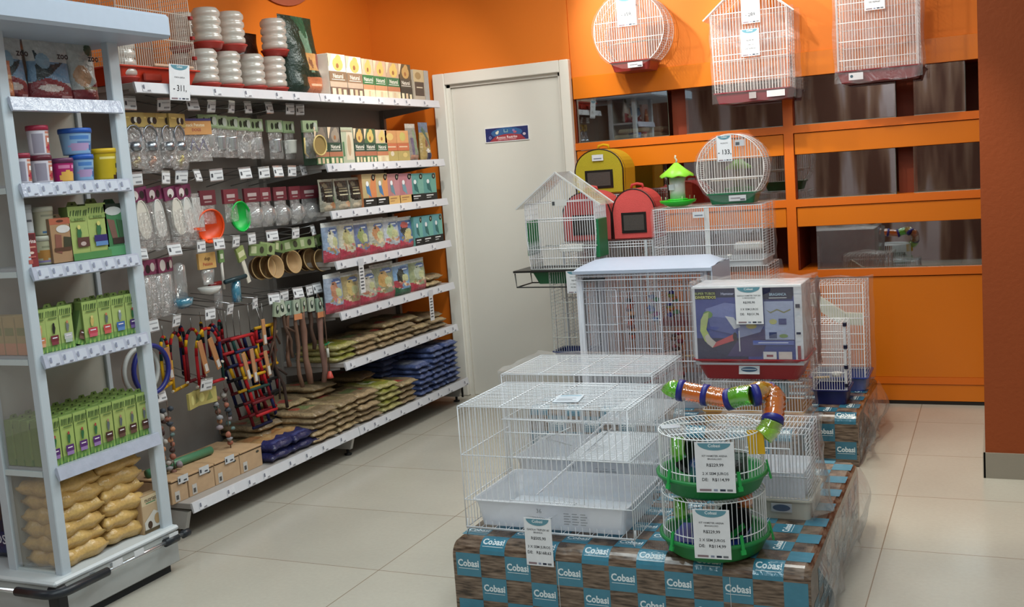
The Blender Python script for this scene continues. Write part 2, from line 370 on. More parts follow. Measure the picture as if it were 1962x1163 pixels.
# ---- display cabinet wall with glazed niches
def niche_glass():
    M, nt, out = mat_base('niche_glass'); L = nt.links.new
    tr = N(nt, 'BsdfTransparent'); tr.inputs[0].default_value = (.8, .86, .84, 1); gl = N(nt, 'BsdfGlossy'); gl.inputs['Roughness'].default_value = .015
    tc = N(nt, 'TexCoord'); no = N(nt, 'TexNoise'); no.inputs['Scale'].default_value = 3; no.inputs['Detail'].default_value = 3; L(tc.outputs['Object'], no.inputs['Vector'])
    mr = N(nt, 'MapRange'); mr.inputs[3].default_value = .2; mr.inputs[4].default_value = .46; L(no.outputs['Fac'], mr.inputs[0])
    mx = N(nt, 'MixShader'); L(mr.outputs[0], mx.inputs[0]); L(tr.outputs[0], mx.inputs[1]); L(gl.outputs[0], mx.inputs[2]); L(mx.outputs[0], out.inputs[0]); return M
NG = niche_glass()
cab = thing('niche_cabinet', 'orange wall cabinet with three rows of glazed dark niches', 'cabinet', (0, YB, 0))
X0, XM0, XM1, X1 = -2.435, -1.135, -1.08, -.07
ROWS = [(1.645, 1.92), (1.215, 1.475), (.795, 1.053)]
c1 = MB()   # carcass: backs, shelves, posts
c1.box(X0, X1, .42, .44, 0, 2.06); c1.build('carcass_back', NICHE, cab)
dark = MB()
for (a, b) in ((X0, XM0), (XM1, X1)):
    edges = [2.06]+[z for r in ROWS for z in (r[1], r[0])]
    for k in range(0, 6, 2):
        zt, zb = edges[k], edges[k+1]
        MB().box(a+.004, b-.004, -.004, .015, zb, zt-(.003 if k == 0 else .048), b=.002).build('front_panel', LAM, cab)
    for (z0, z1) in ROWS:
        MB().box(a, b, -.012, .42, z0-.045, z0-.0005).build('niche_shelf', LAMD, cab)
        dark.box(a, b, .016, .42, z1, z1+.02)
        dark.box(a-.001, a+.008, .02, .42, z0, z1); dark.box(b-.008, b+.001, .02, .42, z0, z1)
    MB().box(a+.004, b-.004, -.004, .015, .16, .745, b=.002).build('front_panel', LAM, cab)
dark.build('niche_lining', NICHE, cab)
MB().box(XM0, XM1, -.012, .42, .02, 2.06).build('upright', LAMD, cab); MB().box(X0, X1, -.006, .02, .12, .16).build('lower_rail', LAMD, cab); MB().box(X1-.004, X1+.001, -.012, .42, .02, 2.06).build('upright', LAMD, cab)
kb = MB(); kb.box(X0, X1, .0, .02, .022, .118); kb.build('plinth_board', LAM, cab)
kb = MB('#1a1410'); kb.box(X0, X1, .002, .02, .0, .02); kb.build('plinth_gap', MAT['matte'], cab)
def pane(a, b, z0, z1, y, nm='glass_pane'):
    g = MB(); g.box(a, b, y, y+.004, z0+.004, z1-.002); p = g.build(nm, NG, cab)
    e = MB('#3c4438'); e.box(a, b, y-.001, y+.005, z0, z0+.005); e.box(b, b+.003, y-.001, y+.005, z0, z1); e.build('edge_profile', MAT['satin'], p)
    e = MB('#b8b4a4'); e.box(a, b, y-.012, y-.002, z0-.0004, z0+.003); e.build('track', MAT['metal'], p)
for (z0, z1), spans in zip(ROWS, ([(-2.42, -1.83), (-1.72, -1.142), (-1.07, -.515), (-.42, -.155)], [(-2.42, -1.86), (-1.75, -1.142), (-1.07, -.525), (-.43, -.08)], [(-2.3, -1.3), (-.975, -.08)])):
    for i, (a, b) in enumerate(spans): pane(a, b, z0, z1, .022+.008*(i % 2))
for x in (-1.775, -.465):
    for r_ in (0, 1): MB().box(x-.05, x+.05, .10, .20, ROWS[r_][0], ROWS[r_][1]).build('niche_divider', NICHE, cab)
# pale goods half seen through the niche glass
for i, (x, z, wd) in enumerate([(-2.08, 1.645, .16), (-2.06, 1.68, .15)]):
    s_ = MB('#a58868').box(-wd, wd, -.08, .08, 0, .033, b=.012); tag(s_.build('folded_sack', MAT['matte']), ['lower', 'upper'][i]+' tan folded sack behind glass in the upper left niche', 'sack', 'sacks in the niche', (x, YB+.25, z))
# ================================================================ PRODUCT KIT (front faces -Y, stands on z=0)
def carton(w, d, h, base, items, side=None, b=.0015):
    mb = MB(base); mb.box(-w/2, w/2, 0, d, 0, h, side or base, b=b); mb.art((-w/2, -.0002, 0), (1, 0, 0), (0, 0, 1), w, h, [('r', .01, .005, .99, .995, base)]+list(items), .0004); return mb
def hang_carton(w, d, h, base, items, side=None):
    """card box with a hang tab on top"""
    mb = carton(w, d, h, base, items, side); t = h*.09
    mb.extr([(-w*.32, d*.45, h), (w*.32, d*.45, h), (w*.2, d*.45, h+t), (-w*.2, d*.45, h+t)], (0, .001, 0), side or base)
    mb.ell((0, d*.45-.0006, h+t*.5), (w*.07, 0, 0), (0, 0, t*.22), 10, '#2a3a10'); return mb
def pouch(w, d, h, base, items, seed=1, nu=18, nv=26, crimp=.05, flat=.0, back=None):
    """stand-up filled bag: fat low down, pinched flat at the top seal"""
    rr = random.Random(seed); mb = MB(base); ph = [rr.uniform(0, 6) for _ in range(6)]
    def half(x, y):
        e = max(0, 1-abs(2*x-1)**3.2)**.6
        t = (1-max(0, (y-.0))**2.2)*.95+.05
        if y > 1-crimp: t = .03
        bt = min(1, .55+y*5)
        return d/2*e*t*bt*(1+.10*math.sin(9*x+ph[0]+5*y)*math.sin(7*y+ph[1])+.05*math.sin(23*y+ph[2]+6*x))
    def pt(x, y, s):
        wx = w*(1-.05*math.sin(PI*y)+.02*math.sin(8*y+ph[3]))*(1 if y < .93 else 1.0)
        return ((x-.5)*wx, d/2-s*half(x, y), h*y)
    for s in (1, -1):
        vs = [pt(i/nu, j/nv, s) for j in range(nv+1) for i in range(nu+1)]
        b0 = len(mb.v); mb.v += vs
        for j in range(nv):
            for i in range(nu):
                q = [j*(nu+1)+i, j*(nu+1)+i+1, (j+1)*(nu+1)+i+1, (j+1)*(nu+1)+i]
                if s < 0: q.reverse()
                c = artcol(items, (i+.5)/nu, (j+.5)/nv, base) if s > 0 else (back or base)
                mb.f.append(tuple(b0+k for k in q)); mb.c.append(K(c)); mb.s.append(True)
    # gusset foot
    n0 = len(mb.v); mb.v += [pt(i/nu, 0, 1) for i in range(nu+1)]+[pt(i/nu, 0, -1) for i in range(nu+1)]
    for i in range(nu): mb.f.append((n0+i, n0+nu+1+i, n0+nu+2+i, n0+i+1)); mb.c.append(K(base)); mb.s.append(False)
    return mb
def sack(w, d, t, base, items=(), seed=1, nu=16, nv=12, end=None):
    """filled sack lying flat; w along X, d along Y, top print by items (x, y in 0..1)"""
    rr = random.Random(seed); mb = MB(base); ph = [rr.uniform(0, 6) for _ in range(8)]
    def T(x, y):
        ex = max(0, 1-abs(2*x-1)**8)**.5; ey = max(0, 1-abs(2*y-1)**7)**.5
        return t/2*(.12+.88*ex*ey)
    for s in (1, -1):
        b0 = len(mb.v)
        for j in range(nv+1):
            for i in range(nu+1):
                x, y = i/nu, j/nv; T_ = T(x, y); wob = .12*t*math.sin(11*x+ph[0])*math.sin(9*y+ph[1])+.07*t*math.sin(27*x+ph[2]+8*y)*math.sin(19*y+ph[4])
                dx = .006*math.sin(14*y+ph[3]); dy = .006*math.sin(12*x+ph[5])
                mb.v.append(((x-.5)*w+dx, (y-.5)*d+dy, t/2+s*T_+(wob if s > 0 else 0)*min(1, 6*min(x, 1-x, y, 1-y))))
        for j in range(nv):
            for i in range(nu):
                q = [b0+j*(nu+1)+i, b0+j*(nu+1)+i+1, b0+(j+1)*(nu+1)+i+1, b0+(j+1)*(nu+1)+i]
                if s < 0: q.reverse()
                c = artcol(items, (i+.5)/nu, (j+.5)/nv, base) if s > 0 else (end or base)
                if end and (i in (0, nu-1) or j in (0,)): c = end
                mb.f.append(tuple(q)); mb.c.append(K(c)); mb.s.append(True)
    # close the rim
    n = (nu+1)*(nv+1); b0 = len(mb.v)-2*n
    rim = [i for i in range(nu+1)]+[j*(nu+1)+nu for j in range(1, nv+1)]+[nv*(nu+1)+i for i in range(nu-1, -1, -1)]+[j*(nu+1) for j in range(nv-1, 0, -1)]
    for k in range(len(rim)):
        a, c = rim[k], rim[(k+1) % len(rim)]; mb.f.append((b0+n+a, b0+n+c, b0+c, b0+a)); mb.c.append(K(end or base)); mb.s.append(True)
    return mb
def bird(cx, cy, s, body, head, ay=1.0):
    return [('p', [(cx-.10*s, cy-.30*s*ay), (cx+.04*s, cy-.32*s*ay), (cx+.16*s, cy+.02*s*ay), (cx+.1*s, cy+.2*s*ay), (cx-.08*s, cy+.2*s*ay), (cx-.14*s, cy-.02*s*ay)], body),
            ('e', cx+.01*s, cy+.24*s*ay, .10*s, .09*s*ay, head), ('p', [(cx-.1*s, cy+.27*s*ay), (cx-.1*s, cy+.2*s*ay), (cx-.17*s, cy+.2*s*ay)], '#3a2a10')]
def scribble(y0, y1, col, seed=3):
    rr = random.Random(seed); out = []
    x = .08
    while x < .9:
        w_ = rr.uniform(.05, .09); out.append(('p', [(x, y0+rr.uniform(0, .02)), (x+w_*.6, y0), (x+w_+.05, y1), (x+w_*.6, y1-rr.uniform(0, .02))], col)); x += rr.uniform(.11, .16)
    return out
def stick_box(labelcol, subcol, body, head, seed=3):
    its = [('r', 0, .0, 1, .14, '#6fa22c'), ('r', .0, .8, 1, 1, '#93b13c')]+scribble(.8, .94, '#36541a', seed)+[('r', .2, .745, .85, .775, '#5c7a28')]
    its += bird(.52, .52, .8, body, head, .5)
    its += [('r', .2, .22, .8, .36, labelcol), ('r', .24, .14, .76, .22, subcol), ('r', .32, .29, .68, .315, '#e8dce8')]
    for k in range(7): its.append(('p', [(.04+k*.135, 0), (.12+k*.135, 0), (.1+k*.135+.03*(k % 2), .1+.03*(k % 3))], ['#3f8a2a', '#9fc83c'][k % 2]))
    return its
def natural_box(top, bird_, band, lower, foot, txt='#f2ead8'):
    return [('r', 0, .58, 1, 1, top), ('e', .55, .76, .3, .17, bird_), ('e', .6, .9, .16, .09, bird_), ('e', .52, .72, .08, .06, '#a8641c'), ('p', [(.0, 1), (.25, 1), (.05, .7), (0, .7)], '#e8c89c'),
            ('r', 0, .33, 1, .58, band), ('t', 'Natural', .5, .47, .15, txt, .8), ('r', .12, .375, .88, .39, txt), ('r', 0, .2, 1, .33, lower), ('r', 0, 0, 1, .2, foot),
            ('r', .1, .02, .3, .17, '#e8d8a8'), ('r', .42, .02, .6, .17, '#d8b888'), ('r', .72, .02, .9, .15, '#e4d4a0')]
def seed_pouch(top, mid, foot, seed=0):
    rr = random.Random(seed); its = [('r', 0, .0, 1, 1, top), ('r', 0, .9, 1, 1, '#c9ccc8')]
    its += [('e', .62, .78, .28, .08, '#3c62a8'), ('r', .5, .76, .78, .8, '#d8e0ea')]
    its += [('e', .42, .55, .24, .2, mid), ('e', .45, .7, .15, .09, mid), ('e', .62, .5, .18, .12, '#b9bc78'), ('e', .4, .73, .05, .03, '#2a2a20')]
    for k in range(7): its.append(('e', .2+.1*k+rr.uniform(-.03, .03), .3+rr.uniform(-.06, .08), .08, .045, rr.choice(['#c8a070', '#b87050', '#d8c090', '#9a8848', '#d06868'])))
    its += [('p', [(0, 0), (1, 0), (1, .26), (.6, .16), (.3, .2), (0, .3)], foot), ('r', .2, .06, .8, .075, '#f0c0c8'), ('r', .3, .1, .62, .115, '#f0c0c8')]
    return its
def tub(r, h, body, lid, items, lidh=.014, taper=.9, sm=1):
    """straight tub: returns (body mesh builder, lid mesh builder)"""
    b = MB(body); n = 28; rows = 12; a, z0 = [], 0
    for j in range(rows+1):
        z = h*j/rows; rr = r*(taper+(1-taper)*j/rows)
        for k in range(n): t = -PI/2+2*PI*k/n; b.v.append((rr*math.cos(t), r+rr*math.sin(t), z))
    for j in range(rows):
        for k in range(n):
            ph = ((k+.5)/n*2*PI+PI) % (2*PI)-PI   # 0 = front
            x = .5+ph/PI*1.0
            c = artcol(items, x, (j+.5)/rows, body) if 0 <= x <= 1 else body
            b.f.append((j*n+k, j*n+(k+1) % n, (j+1)*n+(k+1) % n, (j+1)*n+k)); b.c.append(K(c)); b.s.append(True)
    b.f.append(tuple(range(n))[::-1]); b.c.append(b.col); b.s.append(False)
    l = MB(lid).lathe([(r*1.04, h-.004), (r*1.05, h+lidh*.5), (r*1.02, h+lidh), (r*.8, h+lidh*1.02), (r*.1, h+lidh*1.02)], (0, r, 0), 28)
    return b, l
def price_card(name, label, lines, w, h, loc, rz=0, tilt=0, parent=None):
    """white shop price card with a teal arc and the shop name on top; lines (text, y, size, colour)"""
    mb = MB('#dfe2e8'); mb.box(-w/2, w/2, -.0008, .0008, -h, 0)
    n = 14; arc = [(-.42+.84*k/n, -.0+0) for k in range(n+1)]
    pts = [(-w*.42, -.0014, -.003), ]+[(w*.42*-math.cos(PI*k/n), -.0014, -.003-h*.14*math.sin(PI*k/n)) for k in range(1, n)]+[(w*.42, -.0014, -.003)]
    mb.poly(pts, '#4b93a8'); mb.text('Cobasi', (0, -.002, -h*.065), (1, 0, 0), (0, 0, 1), h*.085, '#e8f0f4')
    for t, y, sz, col in lines: mb.text(t, (0, -.0014, -h*y), (1, 0, 0), (0, 0, 1), h*sz, col, maxw=w*.88)
    mb.box(-w*.42, -w*.12, -.0014, -.001, -h*.97, -h*.93, '#8a6f78'); mb.box(-w*.06, w*.04, -.0014, -.001, -h*.97, -h*.93, '#7f8aa8'); mb.box(w*.1, w*.24, -.0014, -.001, -h*.97, -h*.93, '#26304a'); mb.box(w*.28, w*.42, -.0014, -.001, -h*.97, -h*.93, '#6a7078')
    o = mb.build(name, MAT['matte']); o['label'] = label; o['category'] = 'price card'
    o.location = loc; o.rotation_euler = (tilt, 0, rz); return o
LX = PI/2     # turns a product's front to the aisle (+X)
# ================================================================ WHITE DISPLAY STAND (near left)
KX, KB, KY0, KY1 = -3.06, -3.30, 2.665, 3.205       # front plane, back, near and far side
SH = [1.875, 1.58, 1.29, .98, .575]; KBASE = .185
ks = thing('display_stand', 'white metal display stand with bumper rail and glazed side', 'display stand', (KX, 2.93, 0))
def kb_(name, mb, mat='satin', parent=None):
    mb.moved(Matrix.Translation((-KX, -2.93, 0))); return mb.build(name, MAT[mat] if isinstance(mat, str) else mat, parent or ks)
WH = '#b9c3cb'
for nm, (x0, x1, y0, y1) in {'a': (KX-.035, KX, KY0-.012, KY0+.03), 'b': (KX-.035, KX, KY1-.04, KY1+.015), 'c': (KB-.03, KB+.012, KY0-.012, KY0+.018), 'd': (KB-.03, KB+.012, KY1-.01, KY1+.015)}.items():
    kb_('post', MB(WH).box(x0, x1, y0, y1, KBASE-.01, 2.10, b=.003))
kb_('back_panel', MB('#b5b6ae').box(KB-.01, KB, KY0, KY1, KBASE, 2.08))
for z in [KBASE+.02]+SH: kb_('side_rail', MB('#c0cacc').box(KB, KX-.04, KY0-.008, KY0+.004, z-.032, z-.012))
kb_('side_glass', MB().box(KB+.012, KX-.036, KY0-.004, KY0-.001, KBASE+.02, 2.06), 'glass')
for i, z in enumerate(SH):
    s_ = MB('#a9aeb4').box(KB, KX-.004, KY0+.006, KY1-.012, z-.018, z-.002)
    kb_('shelf', s_)
    r = MB('#aeb6cc'); r.extr([(KX+.004, KY0+.012, z), (KX+.012, KY0+.012, z), (KX+.022, KY0+.012, z-.046), (KX+.014, KY0+.012, z-.05), (KX-.004, KY0+.012, z-.012)], (0, KY1-KY0-.03, 0))
    r = kb_('price_rail', r, 'gloss')
    if i in (1, 2, 3):
        for k in range(8):
            t = MB('#b9c0d0'); y = KY0+.03+k*.062
            t.poly([(KX+.0225, y, z-.044), (KX+.0225, y+.05, z-.044), (KX+.0135, y+.05, z-.006), (KX+.0135, y, z-.006)])
            t.poly([(KX+.022, y+.004, z-.03), (KX+.022, y+.012, z-.03), (KX+.0195, y+.012, z-.012), (KX+.0195, y+.004, z-.012)], '#858ca8')
            t.poly([(KX+.0245, y+.026, z-.04), (KX+.0245, y+.042, z-.04), (KX+.0235, y+.042, z-.036), (KX+.0235, y+.026, z-.036)], '#787d90'); kb_('price_label', t, 'matte', r)
# canopy
c = MB('#aab6c6'); c.box(-3.9, -2.86, 1.9, 3.30, 2.095, 2.185, b=.012); kb_('canopy', c, 'satin')
# base: deck, front fascia, side fascia, kick gap
b = MB('#c3c9cc'); b.box(-3.95, KX+.028, KY0-.075, 3.225, KBASE-.022, KBASE, b=.008); kb_('deck', b)
b = MB('#aeb2b2'); b.box(-3.95, KX+.022, KY0-.065, 3.215, .035, KBASE-.022, b=.004); kb_('base_box', b)
b = MB('#22262a'); b.box(-3.9, KX+.0, KY0-.06, 3.18, .0, .035); kb_('plinth', b, 'matte')  # dark block standing in for the shaded gap under the base
b = MB('#171a20'); b.box(KX-.025, KX+.026, KY0-.069, KY0-.02, .04, KBASE-.023, b=.006); kb_('corner_post', b)
bp = MB('#20252c'); zz = .152; xo = KX+.062; yo = KY0-.105
arc = [(xo-.06+.06*math.sin(a), yo+.06-.06*math.cos(a), zz) for a in [k*PI/2/8 for k in range(9)]]
bp.tube([(xo-.19, yo, zz)]+arc+[(xo, yo+.24, zz)], .0165, 12); kb_('bumper', bp, 'satin')
kb_('bumper_tube', MB('#c9ccd0').tube([(xo, yo+.24, zz), (xo, 3.2, zz)], .009, 10), 'metal'); kb_('bumper_tube', MB('#c9ccd0').tube([(xo-.19, yo, zz), (-3.9, yo, zz)], .009, 10), 'metal')
for y in (yo+.2, 2.86, 3.14): kb_('tube_bracket', MB('#c9ccd0').box(KX+.02, xo, y-.008, y+.008, zz-.006, zz+.006), 'metal')
kb_('bumper_end', MB('#20252c').tube([(xo, 3.1, zz), (xo, 3.17, zz)], .0165, 12), 'satin'); kb_('bumper_end', MB('#20252c').tube([(xo, 3.2, zz), (xo, 3.235, zz)], .016, 12), 'satin')
for y in (2.82, 2.93, 3.12): kb_('tube_label', MB('#d0d4da').bar((xo+.006, y, zz+.012), (xo+.006, y+.05, zz+.012), .003, .03), 'matte')
# neighbouring module beyond the left post
ns = thing('display_module', 'white shelf module seen through the gap beyond the stand', 'display stand', (-3.62, 2.85, 0))
def nb(name, mb, mat='satin'): mb.moved(Matrix.Translation((3.62, -2.85, 0))); return mb.build(name, MAT[mat], ns)
nb('side_panel', MB('#a8aca8').box(-3.345, -3.333, 2.68, 3.0, KBASE, 2.06)); nb('back_panel', MB('#9b9c98').box(-3.9, -3.35, 3.0, 3.01, KBASE, 2.06))
for z in (1.55, 1.215, .885, .56): nb('shelf', MB('#b4b9bc').box(-3.9, -3.35, 2.70, 2.995, z-.03, z, b=.003))
def side_item(name, lab, cat, mb, mat, x, z, y=2.72): return tag(mb.build(name, MAT[mat]), lab, cat, None, (x, y, z), 0)
side_item('pet_food_sack', 'dark blue pet food sack behind the stand, at the left picture edge', 'bag', pouch(.3, .14, .36, '#15203f', [('r', 0, .08, 1, .3, '#182a66'), ('e', .6, .6, .2, .2, '#3a3030')], 3).add(*(lambda t: ([(.03+x*.05, -.02, .075+y*.05) for x, y in t[0]], t[1]))(text_mesh('LABROS')), '#c8ccd8'), 'foil', -3.50, KBASE)
side_item('treat_box', 'orange printed treat box at the left picture edge', 'box', carton(.12, .05, .17, '#b99a5a', [('r', 0, 0, 1, .3, '#d07a3a'), ('e', .5, .6, .3, .2, '#e8c060')]), 'matte', -3.43, .885)
side_item('blue_jug', 'blue plastic bottle at the left picture edge', 'bottle', MB('#2f66a8').lathe([(.045, 0), (.05, .03), (.05, .13), (.03, .16), (.018, .175), (.018, .2)], (0, .04, 0), 20), 'satin', -3.41, 1.55)
side_item('grain_packet', 'pale packet with an orange foot at the left picture edge', 'packet', carton(.12, .05, .2, '#c8c0b4', [('r', 0, 0, 1, .25, '#d07a3a'), ('r', .2, .4, .8, .8, '#8a7464')]), 'matte', -3.44, 1.215)
# ---- goods on the stand
def put(o, label, cat, u, x, z, group=None, rz=LX, dz=0): return tag(o, label, cat, group, (x, yu(u, x, z), z+dz), rz)
def kput(mb, name, mat, label, cat, u0, u1, z, x=KX-.02, group=None):
    y = (yu(u0, x, z)+yu(u1, x, z))/2; return tag(mb.build(name, MAT[mat]), label, cat, group, (x, y, z), LX)
def kw(u0, u1, z, x=KX-.02): return abs(yu(u1, x, z)-yu(u0, x, z))
# top shelf: white-and-red bird food bags
zoo = [('r', 0, 0, 1, 1, '#b9bdbb'), ('r', 0, .3, 1, .62, '#5e8fb4'), ('p', [(.15, .8), (.35, .55), (.8, .62), (.45, .42), (.1, .3)], '#26363a'), ('e', .3, .62, .16, .12, '#7fa6bf'), ('p', [(0, 0), (1, 0), (1, .2), (.7, .3), (.3, .36), (0, .27)], '#8e1626'), ('e', .4, .2, .28, .055, '#c8b8b0'), ('r', .62, .06, .92, .09, '#d09090')]
for (u0, u1, wf, lab) in [(14, 66, 1, 'bird food bag with a blue picture, half hidden behind an orange packet'), (70, 152, 1, 'large white, blue and red bird food bag with a bird in flight'), (150, 200, 1, 'narrow white and red bird food bag with a parrot picture, by the right post')]:
    z = SH[0]; w_ = kw(u0, u1, z)*1.02
    its = list(zoo)
    if u0 == 150: its = [('r', 0, 0, 1, 1, '#b4b8b4'), ('e', .35, .42, .3, .18, '#c08a58'), ('p', [(0, 0), (1, 0), (1, .38), (.5, .22), (0, .2)], '#8e1626'), ('e', .8, .85, .18, .1, '#3f5a38'), ('r', .3, .2, .9, .26, '#8a7a40')]
    p = pouch(w_, .07, .235, '#b9bdbb', its, seed=u0, nu=44, nv=54)
    p.text('zoo', (w_*.17, -.012, .165), (1, 0, 0), (0, 0, 1), .034, '#20262c', .03)
    kput(p, 'bird_food_bag', 'foil', lab, 'bag', u0, u1, z, KX-.08)
kput(pouch(.06, .04, .13, '#c8651e', [('r', 0, .5, 1, .62, '#e8b070'), ('e', .5, .3, .3, .12, '#e09040')], 9), 'snack_packet', 'foil', 'small orange packet in front of the bird food bags', 'packet', 14, 28, SH[0], KX-.03)
# second shelf: cans and tubs
def ktub(u0, u1, z, h, body, lid, its, lab, name='feed_tub', x=KX-.02, dz=0, taper=.92):
    r = kw(u0, u1, z+dz, x-.03)/2*.78; b, l = tub(r, h, body, lid, its, taper=taper)
    y = (yu(u0, x-r, z+dz)+yu(u1, x-r, z+dz))/2; t = thing(name, lab, 'tub', (x, y, z+dz), LX); b.build('tub_body', MAT['satin'], t); l.build('lid', MAT['satin'], t); return t
wht = [('r', .1, .1, .42, .85, '#8f8a98'), ('r', .48, .1, .95, .9, '#b4705c'), ('e', .7, .6, .12, .1, '#e8e0dc'), ('e', .65, .3, .14, .12, '#a02c40'), ('e', .8, .5, .08, .07, '#3d3428'), ('r', .5, .72, .9, .84, '#c9b8b0')]
ktub(24, 63, SH[1], .092, '#c6c2cc', '#8a2038', wht, 'white fruit-print can on its own by the left post')
ktub(62, 103, SH[1], .083, '#c6c2cc', '#5c1c2c', wht, 'white fruit-print can, lower of the stacked two')
ktub(56, 97, SH[1], .092, '#c6c2cc', '#9a2440', wht, 'white fruit-print can with a purple lid, upper of the stacked two', dz=.097)
ktub(102, 143, SH[1], .072, '#a01c62', '#5c2c50', [('e', .45, .2, .3, .35, '#d8a850'), ('e', .7, .75, .15, .12, '#d88ab0'), ('r', .15, .7, .5, .8, '#c878a0')], 'small magenta tub between the cans and the blue tubs', taper=.85)
blu = [('r', .15, .7, .55, .82, '#4a7ab8'), ('e', .35, .35, .25, .2, '#a890b8'), ('e', .75, .3, .2, .2, '#2c5a94'), ('r', .3, .5, .7, .56, '#5878a8')]
ktub(140, 182, SH[1], .083, '#7fa4c8', '#2458b0', blu, 'pale blue tub with a blue lid, lower of the pair', taper=.85)
ktub(118, 177, SH[1], .083, '#7fa4c8', '#2458b0', blu, 'pale blue tub with a blue lid, upper of the pair', dz=.098, taper=.85)
ktub(178, 231, SH[1], .105, '#c0a41c', '#d8b020', [('r', .5, .5, .95, .58, '#2c2810'), ('r', .5, .4, .9, .47, '#2c2810'), ('e', .75, .15, .2, .18, '#3a2410'), ('e', .55, .1, .12, .12, '#4a2c10'), ('r', .15, .72, .5, .8, '#e8d888')], 'yellow feed tub with a yellow lid and dark seed picture', taper=.86)
# third shelf
for k, (lab, dz) in enumerate([('lower', 0), ('upper', .108)]):
    ktub(42, 66, SH[2], .095, '#b4b8bc', '#a8acae', [('r', .2, .2, .8, .8, '#c4c8cc'), ('r', .3, .5, .6, .56, '#5a5f68')], lab+' tall white jar beside the left post on the third shelf', x=KX-.06, dz=dz, taper=1)
ktub(66, 109, SH[2], .088, '#aaa88c', '#b8b8a8', [('e', .3, .4, .25, .2, '#a8783c'), ('r', .1, .05, .7, .15, '#8478a0'), ('e', .85, .2, .2, .28, '#3c3a88'), ('r', .2, .7, .8, .76, '#8a8a70')], 'beige tub with a seed heap picture, under another tub', x=KX-.04, taper=.97)
ktub(66, 105, SH[2], .088, '#aaa68e', '#b8b8a8', [('r', .2, .75, .8, .8, '#8a8a78'), ('r', .35, .32, .7, .4, '#40485a'), ('r', .2, .1, .9, .18, '#44688a'), ('r', .2, .55, .8, .58, '#8a8a78')], 'beige tub with a blue foot band, on top of another tub', x=KX-.04, dz=.104, taper=.97)
fb = carton(.052, .03, .118, '#8c1a20', [('r', .08, .8, .92, .97, '#5a1418'), ('t', 'Farina', .5, .76, .16, '#e8dcd8', .95), ('r', .12, .56, .88, .61, '#c87860'), ('e', .5, .42, .2, .04, '#d8b8a8'), ('r', .2, .28, .8, .32, '#c05040'), ('r', .15, .1, .5, .22, '#b84838')])
kput(fb, 'flour_box', 'matte', 'small red box in front of the beige tubs', 'box', 50, 77, SH[2], KX-.002)
for (u0, u1, h, base, side, its, lab) in [
    (103, 143, .175, '#a67a48', '#7a5a38', [('r', 0, .86, 1, 1, '#b4501c'), ('e', .5, .93, .18, .03, '#5a2810'), ('e', .62, .75, .34, .09, '#c8c4c0'), ('p', [(.15, .25), (.45, .2), (.5, .62), (.2, .65)], '#8a4a34'), ('p', [(.55, .3), (.92, .26), (.95, .55), (.6, .58)], '#3a3a20'), ('r', .1, .26, .9, .34, '#5a3418')], 'brown and orange nut-bar box with a round white emblem'),
    (140, 176, .215, '#9cb040', '#5f7420', [('r', 0, .8, 1, 1, '#8ea83c')]+scribble(.82, .93, '#36541a', 5)+[('r', .1, .73, .9, .79, '#7f9a34'), ('t', 'BLENDS', .5, .755, .06, '#42601c')]+bird(.45, .5, .85, '#1e6a34', '#c8c040', .55)+[('r', .3, .24, .95, .42, '#5c3428'), ('e', .6, .3, .15, .04, '#b8a098'), ('r', 0, 0, 1, .13, '#3f8a38')], 'lime green bird-treat box with a brown label and green parrot'),
    (175, 213, .222, '#9cb040', '#5f7420', [('r', 0, .8, 1, 1, '#8ea83c')]+scribble(.82, .93, '#36541a', 8)+[('r', .1, .73, .9, .79, '#7f9a34'), ('t', 'BLENDS', .5, .755, .06, '#42601c')]+bird(.5, .52, .85, '#1e6a34', '#c8c040', .55)+[('r', .22, .3, .88, .42, '#2e2070'), ('r', .26, .22, .88, .3, '#4a82c0'), ('r', 0, 0, 1, .13, '#3f8a38')], 'lime green bird-treat box with a dark blue label and green parrot'),
    (208, 247, .215, '#2c7a40', '#1e4a28', [('r', 0, .85, 1, 1, '#1c2c1c'), ('e', .45, .86, .4, .085, '#b4b8b4'), ('p', [(.1, .72), (.45, .68), (.55, .3), (.3, .28)], '#7a5040'), ('p', [(.55, .7), (.9, .66), (.95, .3), (.65, .3)], '#2c5a30'), ('r', .28, .22, .9, .34, '#3a2820'), ('r', 0, 0, 1, .18, '#3f9a58')], 'dark green nut-bar box with a round white emblem, by the right post')]:
    kput(hang_carton(kw(u0, u1, SH[2])*.98, .045, h*.92, base, its, side), 'treat_box', 'matte', lab, 'box', u0, u1, SH[2], KX-.03)
for k in range(3): kput(carton(.06, .04, .16+.006*k, '#8a5a2c', [('r', 0, .5, 1, 1, '#5a3a1c'), ('r', .2, .6, .8, .75, '#a87840')]), 'snack_box', 'matte', ['brown snack box behind the beige tubs', 'brown snack box behind the orange-topped box', 'brown snack box beside the green boxes at the back'][k], 'box', 78+30*k, 100+30*k, SH[2], KB+.06)
